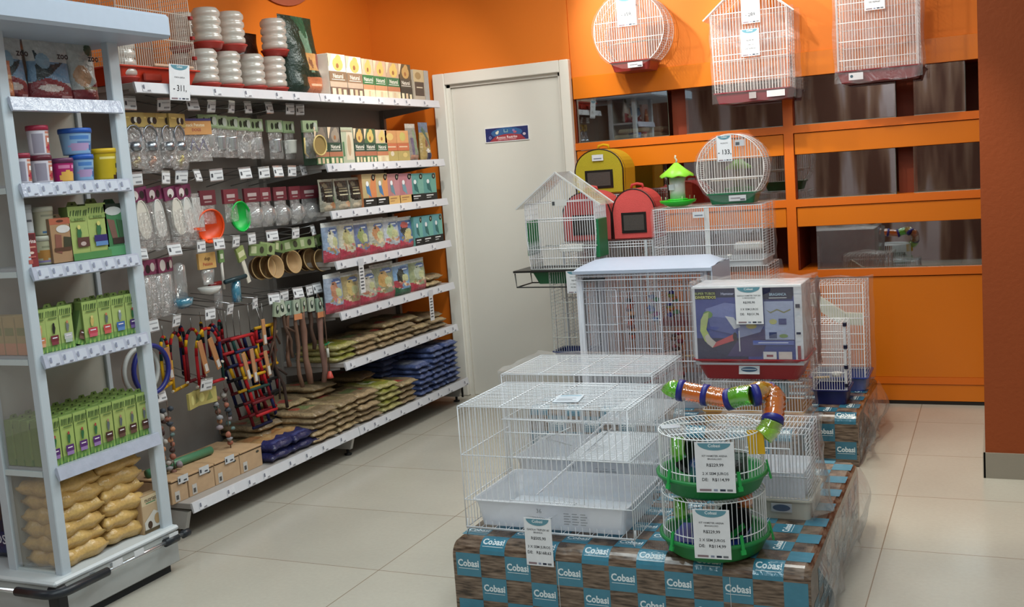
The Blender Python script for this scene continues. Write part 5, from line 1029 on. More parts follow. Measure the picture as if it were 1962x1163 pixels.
pl2, o2x, o2y = plinth('plinth wrapped in teal and wood-print paper, behind, by the orange cabinet', -2.30, -.615, 5.11, 6.02, .25, .098, .085, 1, 2)
def drape(x, y0, y1, z0, z1, out, seed, ox, oy, par, n=26, m_=12, name='stretch_wrap'):
    """loose gathered stretch wrap hanging over a plinth side"""
    mb = MB(); rr = random.Random(seed); a = [rr.uniform(0, 6) for _ in range(6)]
    for j in range(m_+1):
        f_ = j/m_
        for i in range(n+1):
            g = i/n; y = y0+(y1-y0)*g; w_ = math.sin(g*26+a[0])*.012+math.sin(g*11+a[1]+f_*3)*.018
            mb.v.append((x+.006+out*(.25+math.sin(PI*min(1, f_*1.2)))*(.6+.4*math.sin(g*7+a[2]))+abs(w_)*f_-ox, y-oy+.01*math.sin(f_*9+a[3]), z1+(z0-z1)*f_))
    for j in range(m_):
        for i in range(n): q = j*(n+1)+i; mb.f.append((q, q+1, q+n+2, q+n+1)); mb.c.append(mb.col); mb.s.append(True)
    mb.build(name, MAT['drape'], par)
drape(-.53, 3.2, 4.3, .01, .243, .045, 3, o1x, o1y, pl1); drape(-.615, 5.2, 5.95, .02, .243, .05, 4, o2x, o2y, pl2)
# ================================================================ CAGE KIT
def clipx(poly, x):
    zs = []
    for i in range(len(poly)):
        (x0, z0), (x1, z1) = poly[i-1], poly[i]
        if (x0 <= x < x1) or (x1 <= x < x0): zs.append(z0+(z1-z0)*(x-x0)/(x1-x0))
    return (min(zs), max(zs)) if len(zs) > 1 else None
def clipz(poly, z): return clipx([(b, a) for a, b in poly], z)
def prof_grid(poly, y, sp, hz, r=.0015, rh=.0021, col='#e6e9ee', border=True):
    mb = MB(col); xs = [p[0] for p in poly]; x = min(xs)+sp*.5
    while x < max(xs):
        c = clipx(poly, x)
        if c: mb.tube([(x, y, c[0]), (x, y, c[1])], r, 4, caps=False)
        x += sp
    for z in hz:
        c = clipz(poly, z)
        if c: mb.tube([(c[0]-.003, y, z), (c[1]+.003, y, z)], rh, 4)
    if border: mb.tube([(p[0], y, p[1]) for p in poly], rh, 4, closed=True)
    return mb
def resample(poly, sp, closed=False):
    out = []; n = len(poly)
    for i in range(n-1 if not closed else n):
        a, b = Vector(poly[i]), Vector(poly[(i+1) % n]); L_ = (b-a).length; k = max(1, round(L_/sp))
        for q in range(k): out.append(a+(b-a)*(q/k))
    if not closed: out.append(Vector(poly[-1]))
    return out
def prof_side(path, y0, y1, sp, r=.0013, rh=.0018, col='#e6e9ee', ring=2):
    """wires running front to back along an open path, tied by rings"""
    mb = MB(col)
    for p in resample(path, sp): mb.tube([(p[0], y0, p[1]), (p[0], y1, p[1])], r, 4, caps=False)
    for k in range(1, ring+1):
        y = y0+(y1-y0)*k/(ring+1); mb.tube([(p[0], y, p[1]) for p in path], rh, 4)
    return mb
def flat_grid(o, u, v, w, h, nu, nv, r=.0015, rb=.0022, col='#e6e9ee'):
    """rectangle o + u*w + v*h with nu wires along v and nv along u"""
    mb = MB(col); o = Vector(o); u = Vector(u)*w; v = Vector(v)*h
    for k in range(1, nu): p = o+u*(k/nu); mb.tube([p, p+v], r, 4, caps=False)
    for k in range(1, nv): p = o+v*(k/nv); mb.tube([p, p+u], r, 4, caps=False)
    mb.tube([o, o+u, o+u+v, o+v], rb, 4, closed=True); return mb
def tray(w, d, h, col, flare=.03, lipw=.006, y0=0, rad=.02):
    """open moulded tray, bottom at z=0, rim at z=h, front at y=y0"""
    def ring(W_, D_, z, r_):
        pts = []
        for cx_, cy_, a0 in ((W_/2-r_, r_, -PI/2), (W_/2-r_, D_-r_, 0), (-W_/2+r_, D_-r_, PI/2), (-W_/2+r_, r_, PI)):
            for k in range(5): a = a0+k*PI/8; pts.append((cx_+r_*math.cos(a), cy_+r_*math.sin(a)+y0+(d-D_)/2, z))
        return pts
    rings = [ring(w-2*flare, d-2*flare, 0, rad), ring(w-.01, d-.01, h-.006, rad), ring(w+lipw, d+lipw, h-.006, rad), ring(w+lipw, d+lipw, h, rad), ring(w-.006, d-.006, h, rad), ring(w-2*flare-.006, d-2*flare-.006, .004, rad)]
    mb = MB(col); n = 20
    for r_ in rings: mb.v += r_
    for k in range(5):
        for i in range(n): j = (i+1) % n; mb.f.append((k*n+i, k*n+j, (k+1)*n+j, (k+1)*n+i)); mb.c.append(mb.col); mb.s.append(False)
    mb.f.append(tuple(range(n))[::-1]); mb.f.append(tuple(5*n+i for i in range(n))); mb.c += [mb.col]*2; mb.s += [False]*2
    return mb
def film_box(x0, x1, y0, y1, z0, z1, seed=1, n=7, amp=.006, mat='film', skip_bottom=True):
    mb = MB(); rr = random.Random(seed); a = [rr.uniform(0, 6) for _ in range(9)]
    def j(p):
        return tuple(p[i]+amp*(math.sin(31*p[(i+1) % 3]+a[i])+.6*math.sin(53*p[(i+2) % 3]+a[i+3])) for i in range(3))
    def face(o, u, v):
        b = len(mb.v)
        for q in range(n+1):
            for p in range(n+1): mb.v.append(j([o[i]+u[i]*p/n+v[i]*q/n for i in range(3)]))
        for q in range(n):
            for p in range(n): k = b+q*(n+1)+p; mb.f.append((k, k+1, k+n+2, k+n+1)); mb.c.append(mb.col); mb.s.append(True)
    X, Y, Z = x1-x0, y1-y0, z1-z0
    face((x0, y0, z0), (X, 0, 0), (0, 0, Z)); face((x1, y0, z0), (0, Y, 0), (0, 0, Z)); face((x1, y1, z0), (-X, 0, 0), (0, 0, Z)); face((x0, y1, z0), (0, -Y, 0), (0, 0, Z)); face((x0, y0, z1), (X, 0, 0), (0, Y, 0))
    return mb
def rp(*a): return a
# ================================================================ LARGE RABBIT CAGES (foreground left)
def rabbit_cage(lab, x0, x1, y0, y1, zb, z1, wrapped, inner=True):
    w_, d_ = x1-x0, y1-y0; t = thing('rabbit_cage', lab, 'cage', ((x0+x1)/2, y0, zb), 0); H = z1-zb; rim = .125; mid = .285; fl = .022; b0 = .024
    P = lambda nm, mb, mt='wire', par=t: mb.build(nm, MAT[mt], par)
    h2 = w_/2
    f = flat_grid((-h2, 0, mid), (1, 0, 0), (0, 0, 1), w_, H-mid, 28, 1)
    dx0, dx1 = -h2+w_*.29, -h2+w_*.73      # front opening frame
    for k in range(1, 28):
        x = -h2+w_*k/28
        if not dx0 < x < dx1: f.tube([(x, 0, rim), (x, 0, mid)], .0013, 4, caps=False)
    f.tube([(-h2, 0, rim), (h2, 0, rim)], .002, 4); f.tube([(-h2, 0, fl+b0), (-h2, 0, H)], .002, 4); f.tube([(h2, 0, fl), (h2, 0, H)], .002, 4); P('front_grille', f)
    dr = flat_grid((dx0, -.003, rim+.01), (1, 0, 0), (0, 0, 1), dx1-dx0, H-rim-.05, 15, 1); dr.tube([(dx0-.01, -.004, H-.04), (dx1+.01, -.004, H-.04)], .0022, 5); dr.tube([(dx0, -.004, H-.085), (dx1, -.004, H-.085)], .0018, 5)
    door_ = P('door', dr)
    lc = MB('#c8ccd0').tube([(dx1-.03, -.006, H-.06), (dx1-.12, -.008, H-.1), (dx1-.03, -.006, H-.12)], .0018, 4); P('latch', lc, 'wire', door_)
    for nm, x in (('side_grille', h2), ('side_grille', -h2)):
        s_ = flat_grid((x, 0, fl+.002), (0, 1, 0), (0, 0, 1), d_, H-fl-.002, 18, 1)
        for z in (rim, mid, H-.01): s_.tube([(x, 0, z), (x, d_, z)], .0018, 4)
        P(nm, s_)
    P('back_grille', flat_grid((-h2, d_, fl), (1, 0, 0), (0, 0, 1), w_, H-fl, 26, 3))
    tp = flat_grid((-h2, 0, H), (1, 0, 0), (0, 1, 0), w_, d_, 1, 18, .0015)
    for k in (1, 2, 3, 4): tp.tube([(-h2+w_*(.02+.24*k), 0, H+.002), (-h2+w_*(.02+.24*k), d_, H+.002)], .0018, 4)
    tp.tube([(h2-.012, 0, H+.003), (h2-.012, d_, H+.003)], .0018, 4); P('top_grille', tp)
    bt = flat_grid((-h2, 0, b0), (1, 0, 0), (0, 1, 0), w_, d_, 12, 1, .0014); bt.tube([(-h2, -.002, b0+.004), (h2, -.002, b0+.004)], .0022, 4)
    for k in range(1, 24): bt.tube([(-h2+w_*k/24, 0, b0), (-h2+w_*k/24, 0, b0+.03)], .0013, 4, caps=False)
    P('floor_grille', bt)
    for (x, y) in ((-h2, 0), (h2, 0), (-h2, d_), (h2, d_)):
        g = MB('#e6e9ee').tube([(x+.0, y+.012, b0+.03), (x, y, .002), (x+(.012 if x < 0 else -.012), y, b0+.006)], .0018, 5); P('foot', g)
    tr = tray(w_-.05, d_-.03, .098, '#ffffff', .02, .008, .012); tr.moved(Matrix.Translation((0, 0, b0+.003))); trp = P('tray', tr, 'tray')
    g = MB('#6f7276'); g.text('36', (-.03, .006, b0+.075), (1, 0, 0), (0, 0, 1), .02, '#7d8084')
    for q in range(5):
        for c in range(3): g.box(.06+.03*c, .06+.03*c+.018+.006*(q % 2), .0065, .0075, b0+.07-.009*q, b0+.073-.009*q, '#8b9096')
    P('tray_print', g, 'matte', trp)
    if inner:
        P('mesh_shelf', flat_grid((-h2+w_*.63, .01, mid), (1, 0, 0), (0, 1, 0), w_*.35, d_-.02, 4, 34, .0011))
        P('ramp', flat_grid((-h2+w_*.38, .10, rim+.0), Vector((.58, 0, .5)).normalized(), (0, 1, 0), .34, .09, 26, 3, .0011))
        P('lower_ramp', flat_grid((-h2+w_*.36, .03, .07), Vector((.3, .7, .10)).normalized(), Vector((1, -.2, 0)).normalized(), .14, .09, 3, 12, .0011))
    if wrapped: P('clear_wrap', film_box(-h2-.008, h2+.008, -.006, d_+.008, .02, H+.012, 5), 'film')
    return t
rabbit_cage('large white wire rabbit cage with a frosted tray, unwrapped, at the plinth front', -1.715, -1.10, 3.213, 3.615, .25, .708, False)
rabbit_cage('large white wire rabbit cage in clear wrap, behind the unwrapped one', -1.79, -1.175, 3.74, 4.15, .25, .712, True)
JR = [('GAIOLA CHINCHILA', .25, .05, '#55585e'), ('BRAGANCA', .31, .05, '#55585e')]
price_card('price_card', 'white price card R$505,90 on the front of the large rabbit cage', [('GAIOLA TRIPLEX 60', .24, .055, '#55585e'), ('BRANCA', .3, .05, '#55585e'), ('R$505,90', .42, .085, '#3a3c42'), ('3 X SEM JUROS', .6, .075, '#55585e'), ('DE:   R$168,63', .72, .085, '#3a3c42')], .098, .165, (*[(p_[0], 3.143, p_[1]) for p_ in (aty(1029, 993, 3.143),)][0],), 0, .0)
o = MB('#b8c4d0').box(-.045, .045, -.11, .0, -.001, .001); o.art((-.045, -.11, .001), (1, 0, 0), (0, 1, 0), .09, .11, [('r', .1, .8, .9, .95, '#8fb4c8'), ('r', .1, .5, .8, .53, '#8a8f98'), ('r', .1, .3, .7, .34, '#8a8f98'), ('r', .1, .15, .9, .18, '#8a8f98')])
tag(o.build('price_slip', MAT['matte']), 'curled price slip lying on top of the unwrapped rabbit cage', 'price card', None, (-1.36, 3.40, .713), .15)
# ================================================================ ROUND HAMSTER CAGES
HCX, HCY = -.845, 3.27
def hamster(lab, z0, top_tube):
    t = thing('hamster_cage', lab, 'cage', (HCX, HCY, z0)); P = lambda nm, mb, mt='wire', par=t: mb.build(nm, MAT[mt], par); R_ = .172; r_ = .163
    b = MB('#1a7a3c').lathe([(.135, 0), (.15, .012), (.168, .05), (.176, .055), (.177, .064), (.168, .066), (.163, .058), (.138, .012), (.001, .01)], n=48); P('tray', b, 'satin')
    g = MB('#e8ebee')
    for k in range(64):
        a = 2*PI*k/64; g.tube([(r_*math.cos(a), r_*math.sin(a), .05), (r_*math.cos(a), r_*math.sin(a), .198)], .0013, 4, caps=False)
    for z in (.085, .198): g.tube([(r_*math.cos(2*PI*k/48), r_*math.sin(2*PI*k/48), z) for k in range(48)], .0019, 5, closed=True)
    P('side_bars', g)
    g = MB('#e8ebee')
    for k in range(-13, 14):
        x = k*.012; h = math.sqrt(max(0, r_**2-x*x)); a = Matrix.Rotation(.5, 3, 'Z'); p0 = a @ Vector((x, -h, .199)); p1 = a @ Vector((x, h, .199)); g.tube([p0, p1], .0013, 4, caps=False)
    for s in (-.06, .07):
        h = math.sqrt(r_**2-s*s); a = Matrix.Rotation(.5, 3, 'Z'); g.tube([a @ Vector((-h, s, .2)), a @ Vector((h, s, .2))], .0018, 4)
    P('top_grille', g)
    for a in (-PI*.69, -PI*.27, .1):
        c, s = math.cos(a), math.sin(a); k = MB('#1e9a48').bar((c*.172, s*.172, .095), (c*.182, s*.182, .045), .010, .005, up=(c, s, 0)); k.bar((c*.18, s*.18, .05), (c*.184, s*.184, .036), .016, .006, up=(c, s, 0)); P('tray_clip', k, 'satin')
    # inside: blue house, black wheel, coloured tubes
    P('house', MB('#1c3f8c').lathe([(.05, .012), (.05, .07), (.045, .085), (.02, .1), (.001, .102)], (-.03, .02, 0), 18), 't_blue' if top_tube else 'satin')
    P('exercise_wheel', MB('#15161a').lathe([(.055, 0), (.057, .03), (.05, .03), (.048, .002)], (.06 if not top_tube else -.07, .03, .095), 24, 'y'), 'satin')
    P('inner_tube', MB('#ffffff').tube([(-.10, -.03, .17), (-.10, -.04, .12), (-.09, -.04, .10)], .024, 14), 't_green')
    if not top_tube:
        P('inner_tube', MB().tube([(.09, .05, .19), (.095, .02, .13)], .026, 14), 't_orange'); P('ramp', MB('#1c8a3c').bar((.02, -.05, .02), (.10, -.02, .09), .04, .004), 'satin')
        P('bottom_box', MB('#1a2f80').box(-.13, .1, -.09, .09, .014, .045), 'satin')
    else: P('seed_bag', pouch(.12, .08, .11, '#2f4a3c', [('e', .3, .3, .2, .2, '#d8d8d8'), ('e', .7, .6, .2, .2, '#101a14'), ('e', .3, .8, .2, .15, '#1c1c1c'), ('e', .7, .2, .2, .15, '#c8ccc8')], 77).moved(Matrix.Translation((.06, -.05, .012))), 'foil')
    return t
hb = hamster('round white hamster cage on a green tray, lower of the two', .2505, False)
ht = hamster('round white hamster cage on a green tray with coloured tunnel, upper of the two', .4505, True)
# tunnel on the upper cage
def ribbed(pts, r, mat, nm, ribs=6, col='#ffffff'):
    """corrugated see-through tube along pts"""
    path = []; P_ = [Vector(p) for p in pts]
    for i in range(len(P_)-1):
        for k in range(ribs*2): path.append(P_[i].lerp(P_[i+1], k/(ribs*2)))
    path.append(P_[-1]); mb = MB(col); mb.tube(path, r, 18, radii=[r*(1.08 if i % 2 else .94) for i in range(len(path))], caps=False)
    o = mb.build(nm, MAT[mat], ht); return o
def collar(p, d, r=.035, w_=.018):
    p = Vector(p); d = Vector(d).normalized(); MB('#22267a').tube([p-d*w_/2, p+d*w_/2], r, 20).build('tunnel_collar', MAT['satin'], ht)
def L3(u, v, y): x, z = aty(u, v, y); return Vector((x-HCX, y-HCY, z-.4505))
yb_ = HCY+.02; A = L3(1283, 742, yb_); B_ = L3(1305, 748, yb_); C1 = L3(1352, 757, yb_); C2 = L3(1398, 765, yb_-.01); D1 = L3(1440, 757, yb_-.02); D2 = L3(1470, 752, yb_+.05); E1 = L3(1485, 768, yb_+.03); E2 = L3(1480, 806, yb_-.02); F1 = L3(1462, 835, yb_-.04)
rT = .030
ribbed([B_, C1], rT, 't_orange', 'tunnel_section', 9); ribbed([C1, C2], rT, 't_orange', 'tunnel_section', 9)
ribbed([A+Vector((-.0, 0, -.022)), A+Vector((.008, 0, -.006)), B_], rT, 't_green', 'tunnel_elbow', 3)
ribbed([C2, (C2+D1)/2+Vector((0, 0, .004)), D1], rT*1.05, 't_green', 'tunnel_elbow', 5); ribbed([D1, (D1+D2)/2+Vector((0, 0, .01)), D2], rT, 't_yellow', 'tunnel_elbow', 4)
ribbed([D2, (D2+E1)/2+Vector((.01, 0, .0)), E1, E2], rT*1.08, 't_orange', 'tunnel_elbow', 4); ribbed([E2, (E2+F1)/2+Vector((.004, 0, -.004)), F1], rT*1.1, 't_lime', 'tunnel_elbow', 4)
for p, d in ((B_, C1-B_), (C1, C2-B_), (C2, D1-C2), (D1+Vector((.012, 0, 0)), (1, .6, .1)), (D2, (.5, .4, -.6)), (E2, E2-E1)): collar(p, d)
MB('#d8a818').bar(F1+Vector((-.022, -.012, .02)), F1+Vector((-.018, -.012, -.055)), .05, .006, up=(0, 1, 0)).build('entry_plate', MAT['satin'], ht)
HL = lambda: [('KIT HAMSTER ARENA', .27, .05, '#55585e'), ('BRAGALUXO', .33, .045, '#55585e'), ('R$229,99', .45, .085, '#3a3c42'), ('2 X SEM JUROS', .62, .075, '#55585e'), ('DE:   R$114,99', .74, .085, '#3a3c42')]
price_card('price_card', 'white price card R$229,99 on the upper round hamster cage', HL(), .118, .158, (-.79, HCY-.176, .648), .12, .03)
price_card('price_card', 'white price card R$229,99 on the lower round hamster cage', HL(), .112, .158, (-.81, HCY-.178, .438), .08, .03)
sl = MB('#b8bcc8').box(-.03, .03, -.02, .02, 0, .001); tag(sl.build('paper_slip', MAT['matte']), 'small white paper slip on top of the upper hamster cage', 'paper', None, (-.965, 3.24, .6535), .4)
# ================================================================ SMALL WHITE CAGE BEHIND THEM
t = thing('hamster_cage', 'low white wire cage in clear wrap with a beige tray, right of the hamster cages', 'cage', (-.765, 3.585, .2505))
tray(.345, .27, .07, '#c8c2b4', .006, .008).build('tray', MAT['satin'], t)
s_ = MB('#b8bcc4').box(.04, .11, -.0065, -.005, .028, .058); s_.ell((.075, -.0072, .043), (.03, 0, 0), (0, 0, .012), 14, '#274a78'); s_.build('brand_sticker', MAT['matte'], t)
poly_ = [(-.165, .072), (.165, .072), (.16, .30), (-.16, .30)]
f = prof_grid(poly_, .004, .012, [.15], col='#cfd2d8'); f.build('front_grille', MAT['wire'], t); prof_grid(poly_, .262, .014, [.15]).build('back_grille', MAT['wire'], t)
prof_side([(-.165, .072), (-.16, .30), (.16, .30), (.165, .072)], .004, .262, .014).build('top_and_sides', MAT['wire'], t)
dr = flat_grid((-.04, -.004, .165), (1, 0, 0), (0, 0, 1), .15, .085, 9, 1, .0016, .0028); dr.build('door', MAT['wire'], t)
MB('#c8ccd4').box(-.15, .15, .02, .24, .072, .16).build('inner_box', MAT['tray'], t)
film_box(-.178, .178, -.014, .278, .004, .315, 8, amp=.008).build('clear_wrap', MAT['film'], t)
gt_ = MB().add(*(lambda n: ([(.178+.05*math.sin(PI*i/n)*f_+.01*math.sin(9*f_+i), -.01+.25*i/n, .31-.30*f_) for f_ in (0, .33, .66, 1) for i in range(n+1)], [(k*(n+1)+i, k*(n+1)+i+1, (k+1)*(n+1)+i+1, (k+1)*(n+1)+i) for k in range(3) for i in range(n)]))(12), sm=True); gt_.build('loose_wrap', MAT['drape'], t)
# ================================================================ TUBOS DIVERTIDOS BOX ON A CAGE (right centre)
pl3, o3x, o3y = plinth('low wrapped plinth mostly hidden under the boxed tube cage', -1.45, -.825, 4.70, 5.095, .268, .098, .085, 0, 5)
DY = 4.78; t = thing('hamster_cage', 'white wire cage with a yellowish tray, beneath the boxed tube cage', 'cage', (-1.04, DY+.02, .2685)); t.scale = (.937, .937, 1.29)
tray(.50, .30, .05, '#a8a040', .006, .006).build('tray', MAT['t_yellow'], t)
poly_ = [(-.245, .05), (.245, .05), (.245, .155), (-.245, .155)]
prof_grid(poly_, .004, .0135, [.1]).build('front_grille', MAT['wire'], t); prof_grid(poly_, .29, .014, [.1]).build('back_grille', MAT['wire'], t); prof_side([(-.245, .05), (-.245, .155), (.245, .155), (.245, .05)], .004, .29, .016).build('top_and_sides', MAT['wire'], t)
MB('#7fa8b8').box(.06, .15, .06, .2, .055, .14, b=.01).build('inner_house', MAT['satin'], t)
film_box(-.262, .265, -.01, .32, .0, .16, 12, amp=.005).build('clear_wrap', MAT['film'], t)
bx = thing('boxed_tube_cage', 'blue printed hamster tube cage box standing in a red tray, plastic wrapped', 'boxed cage', (-1.04, DY, .480)); bx.scale = (.937, .937, .937)
tr = tray(.54, .33, .105, '#8f1e26', .045, .012, -.01, .03); tr.build('red_tray', MAT['satin'], bx)
s_ = MB('#b9bec2').box(-.05, .05, .010, .0115, .035, .082); s_.ell((0, .009, .058), (.04, 0, 0), (0, 0, .012), 16, '#1c4a6c'); s_.box(-.035, .035, .0075, .0085, .057, .06, '#c8ccd0'); s_.moved(Matrix.Translation((0, -.022, 0)) @ Matrix.Rotation(-.25, 4, 'X')); s_.build('brand_sticker', MAT['matte'], bx)
art_ = [('r', 0, 0, 1, 1, '#c8ccd8'), ('r', .025, .01, .93, .97, '#2e3f96'), ('r', .025, .85, .93, .97, '#16204e'), ('r', .025, .01, .5, .3, '#221f4c'), ('p', [(.3, .05), (.62, .05), (.72, .4), (.5, .45)], '#3c2a68'),
        ('r', .03, .83, .22, .93, '#14160c'), ('t', 'SUPER TUBOS', .12, .905, .045, '#a8b848', .2), ('t', 'DIVERTIDOS', .125, .855, .05, '#d8d838', .2), ('t', 'Hamster', .33, .9, .05, '#b8c0e8', .15),
        ('p', [(.12, .7), (.3, .78), (.52, .74), (.62, .64), (.62, .5), (.4, .56), (.12, .6)], '#6472b8'), ('p', [(.14, .6), (.4, .56), (.4, .34), (.16, .42)], '#4a56a0'), ('p', [(.42, .56), (.66, .48), (.62, .38), (.42, .3)], '#7f86b4'),
        ('p', [(.3, .6), (.38, .58), (.44, .45), (.38, .42)], '#b8bcc8'), ('e', .54, .46, .05, .035, '#b8a850'), ('e', .14, .62, .045, .05, '#5a8a2c'),
        ('p', [(.1, .63), (.15, .66), (.14, .55), (.12, .42), (.16, .3), (.2, .24), (.17, .18), (.1, .26), (.06, .4), (.07, .55)], '#a4b45c'), ('p', [(.13, .36), (.17, .29), (.21, .24), (.17, .17), (.12, .23), (.1, .32)], '#b8b0a8'), ('p', [(.17, .17), (.21, .25), (.38, .36), (.38, .27)], '#c02838'), ('e', .385, .32, .02, .06, '#2a2030'),
        ('r', .42, .12, .43, .4, '#c8ccd4'), ('r', .66, .82, .92, .965, '#0f1740'), ('t', 'BRAGANCA', .79, .88, .05, '#8fb8d8', .15), ('r', .71, .83, .87, .838, '#c8d0d8'), ('r', .665, .28, .925, .79, '#8e9cc4'),
        ('p', [(.68, .68), (.72, .65), (.78, .69), (.84, .65), (.9, .69), (.9, .67), (.84, .63), (.78, .67), (.72, .63)], '#7a7a50'), ('e', .74, .52, .035, .035, '#a8a858'), ('r', .79, .48, .86, .56, '#3a3f80'), ('r', .7, .3, .77, .38, '#2c3a70'), ('e', .83, .33, .04, .025, '#6a8a3c'),
        ('r', .55, .21, .92, .27, '#4a5cae'), ('r', .6, .235, .87, .245, '#c8d0f0'), ('r', .64, .02, .76, .12, '#c8c4c8'), ('r', .67, .05, .73, .08, '#8a3040'), ('r', .78, .02, .9, .12, '#c4b4b0'), ('r', .945, .7, .985, .75, '#30304a'), ('r', .945, .35, .985, .38, '#30304a'), ('r', .95, .02, .98, .2, '#8f2030'), ('r', 0, .98, 1, 1, '#e0e2e8')]
bb = MB('#c2c6d0').box(-.262, .262, 0, .26, .075, .465, b=.003); bb.art((-.262, -.0004, .10), (1, 0, 0), (0, 0, 1), .524, .363, art_, .0003); bb.build('printed_box', MAT['gloss'], bx)
film_box(-.272, .285, -.012, .30, .095, .482, 15, amp=.008).build('clear_wrap', MAT['film'], bx)
kn = MB().add(*(lambda n: ([(.285+.03*math.sin(PI*i/n)*(1-f_*.2)+.012*math.sin(13*f_+i*2), .0+.3*i/n, .47-.42*f_) for f_ in (0, .2, .4, .6, .8, 1) for i in range(n+1)], [(k*(n+1)+i, k*(n+1)+i+1, (k+1)*(n+1)+i+1, (k+1)*(n+1)+i) for k in range(5) for i in range(n)]))(14), sm=True); kn.build('loose_wrap', MAT['drape'], bx)
price_card('price_card', 'white price card R$395,90 over the blue tube cage box', [('GAIOLA HAMSTER TOP 360', .24, .05, '#55585e'), ('C/ BRINQUEDOS', .3, .045, '#55585e'), ('R$395,90', .42, .08, '#3a3c42'), ('3 X SEM JUROS', .6, .07, '#55585e'), ('DE:   R$131,96', .73, .08, '#3a3c42')], .122, .171, (-1.022, DY-.025, .913), .02, .03)
# ================================================================ TALL PARROT CAGE WITH CURVED WHITE ROOF
EX0, EX1, EY, EZ0, EZ1 = -1.985, -1.325, 5.16, .2505, .985
t = thing('parrot_cage', 'large white wire cage with a curved white roof and toys inside', 'cage', ((EX0+EX1)/2, EY, EZ0)); cx_ = (EX0+EX1)/2; w_ = EX1-EX0; d_ = .34; H = .70; h2 = w_/2
P = lambda nm, mb, mt='wire': mb.build(nm, MAT[mt], t)
WC = '#dfe3ee'
for (x, y) in ((-h2, 0), (h2, 0), (-h2, d_), (h2, d_)): P('corner_post', MB(WC).box(x-.016, x+.016, y-.011 if y else 0, y+.011, 0, H, b=.002), 'satin')
f = flat_grid((-h2, .01, .02), (1, 0, 0), (0, 0, 1), w_, H-.03, 38, 1, .0018, .0028, WC)
for z in (.12, .24, .39, .54, .62): f.tube([(-h2, .008, z), (h2, .008, z)], .003, 4)
P('front_grille', f)
dr = flat_grid((-h2+.02, .0, .25), (1, 0, 0), (0, 0, 1), .18, .36, 12, 2, .0015, .003, WC); P('door', dr)
P('large_door', flat_grid((-.10, -.002, .16), (1, 0, 0), (0, 0, 1), .20, .44, 16, 3, .0015, .003, WC))
for x in (-h2, h2): 
    s_ = flat_grid((x, 0, .02), (0, 1, 0), (0, 0, 1), d_, H-.03, 26, 5, .0013, .0022, WC); P('side_grille', s_)
P('back_grille', flat_grid((-h2, d_, .02), (1, 0, 0), (0, 0, 1), w_, H-.03, 40, 5, .0013, .0022, WC))
rf = MB('#aab5c8'); n = 10; prof = [(-.03+(d_+.04)*k/n, H+.012+.05*math.sin(PI*k/n)) for k in range(n+1)]
for xa, xb in ((-h2-.02, h2+.05),):
    b = len(rf.v)
    # roof shell: curved cap falling at both ends
    nx = 12
    for i in range(nx+1):
        g = i/nx; e = min(1, g*6.5, (1-g)*16); e = math.sin(e*PI/2)
        for (y, z) in prof: rf.v.append((xa+(xb-xa)*g, y, H+.012+(z-H-.012)*(.35+.65*e)))
    for i in range(nx):
        for k in range(n): q = b+i*(n+1)+k; rf.f.append((q, q+n+1, q+n+2, q+1)); rf.c.append(rf.col); rf.s.append(True)
rf.box(-h2-.02, h2+.05, -.032, -.026, H-.002, H+.014); rf.box(h2+.044, h2+.05, -.03, d_+.01, H-.1, H+.02); P('curved_roof', rf, 'satin')
for z in (H-.035, H-.015): P('roof_rail', MB(WC).tube([(-h2, -.02, z), (h2, -.02, z)], .003, 5))
P('black_knob', MB('#141418').box(h2-.02, h2-.01, -.016, -.008, H-.06, H-.05), 'matte'); P('hinge_pin', MB('#141418').tube([(-h2+.03, -.016, H-.03), (-h2+.15, -.016, H-.028)], .005, 6), 'matte')
tray(w_-.02, d_-.02, .05, '#b8bcc8', .01).build('tray', MAT['satin'], t)
P('perch', MB('#c0a888').tube([(.02, .12, .24), (h2, .12, .25)], .006, 8), 'wood'); P('perch', MB('#b89c80').tube([(-.05, .2, .2), (.12, .2, .21)], .006, 8), 'wood')
rt2 = random.Random(4)
def toy(lab, x, y, z, h, cols, n):
    q = thing('parrot_toy', lab, 'bird toy', (cx_+x, EY+y, EZ0+z)); MB('#8a8078').tube([(0, 0, 0), (0, 0, -h)], .0025, 5).build('cord', MAT['fabric'], q); b = MB()
    for k in range(n):
        b.lathe([(.001, -.012), (rt2.uniform(.012, .024), -.006), (rt2.uniform(.012, .024), .008), (.001, .014)], (rt2.uniform(-.018, .018), rt2.uniform(-.01, .01), -.03-(h-.03)*k/n), 8, 'z', cols[k % len(cols)])
    b.build('beads', MAT['satin'], q)
toy('orange and brown parrot toy hanging inside the tall cage', -.10, .12, .57, .24, ['#3c2c28', '#b0401c', '#b0401c', '#6a2820', '#c8885c'], 12)
toy('pastel beaded parrot toy in the middle of the tall cage', .02, .15, .58, .16, ['#7a8ac0', '#6aa078', '#a86a90', '#d0d0d8', '#5c78b0'], 10)
toy('violet and green parrot toy hanging beside the pastel one', .12, .16, .6, .16, ['#4a3c88', '#9a9a50', '#c87838', '#6a8a6a'], 9)
toy('long brown and red parrot toy near the right side of the tall cage', .15, .09, .40, .28, ['#8a1c2c', '#4a3430', '#7a5c50', '#6a2028', '#a08878'], 18)
q = thing('rope_bridge', 'red wooden ladder bridge lying slanted in the tall cage', 'bird toy', (cx_-.02, EY+.12, EZ0+.06)); b = MB()
for k in range(9): b.tube([(-.09+.024*k, -.03, .012*k), (-.09+.024*k, .05, .012*k)], .006, 6, ['#7a1c2c', '#c8a890', '#5a4030'][k % 3])
b.build('rung', MAT['wood'], q); MB('#8a2030').tube([(-.1, -.03, .0), (.12, -.03, .105)], .003, 5).build('rail', MAT['wood'], q); MB('#8a2030').tube([(-.1, .05, .0), (.12, .05, .105)], .003, 5).build('rail', MAT['wood'], q)
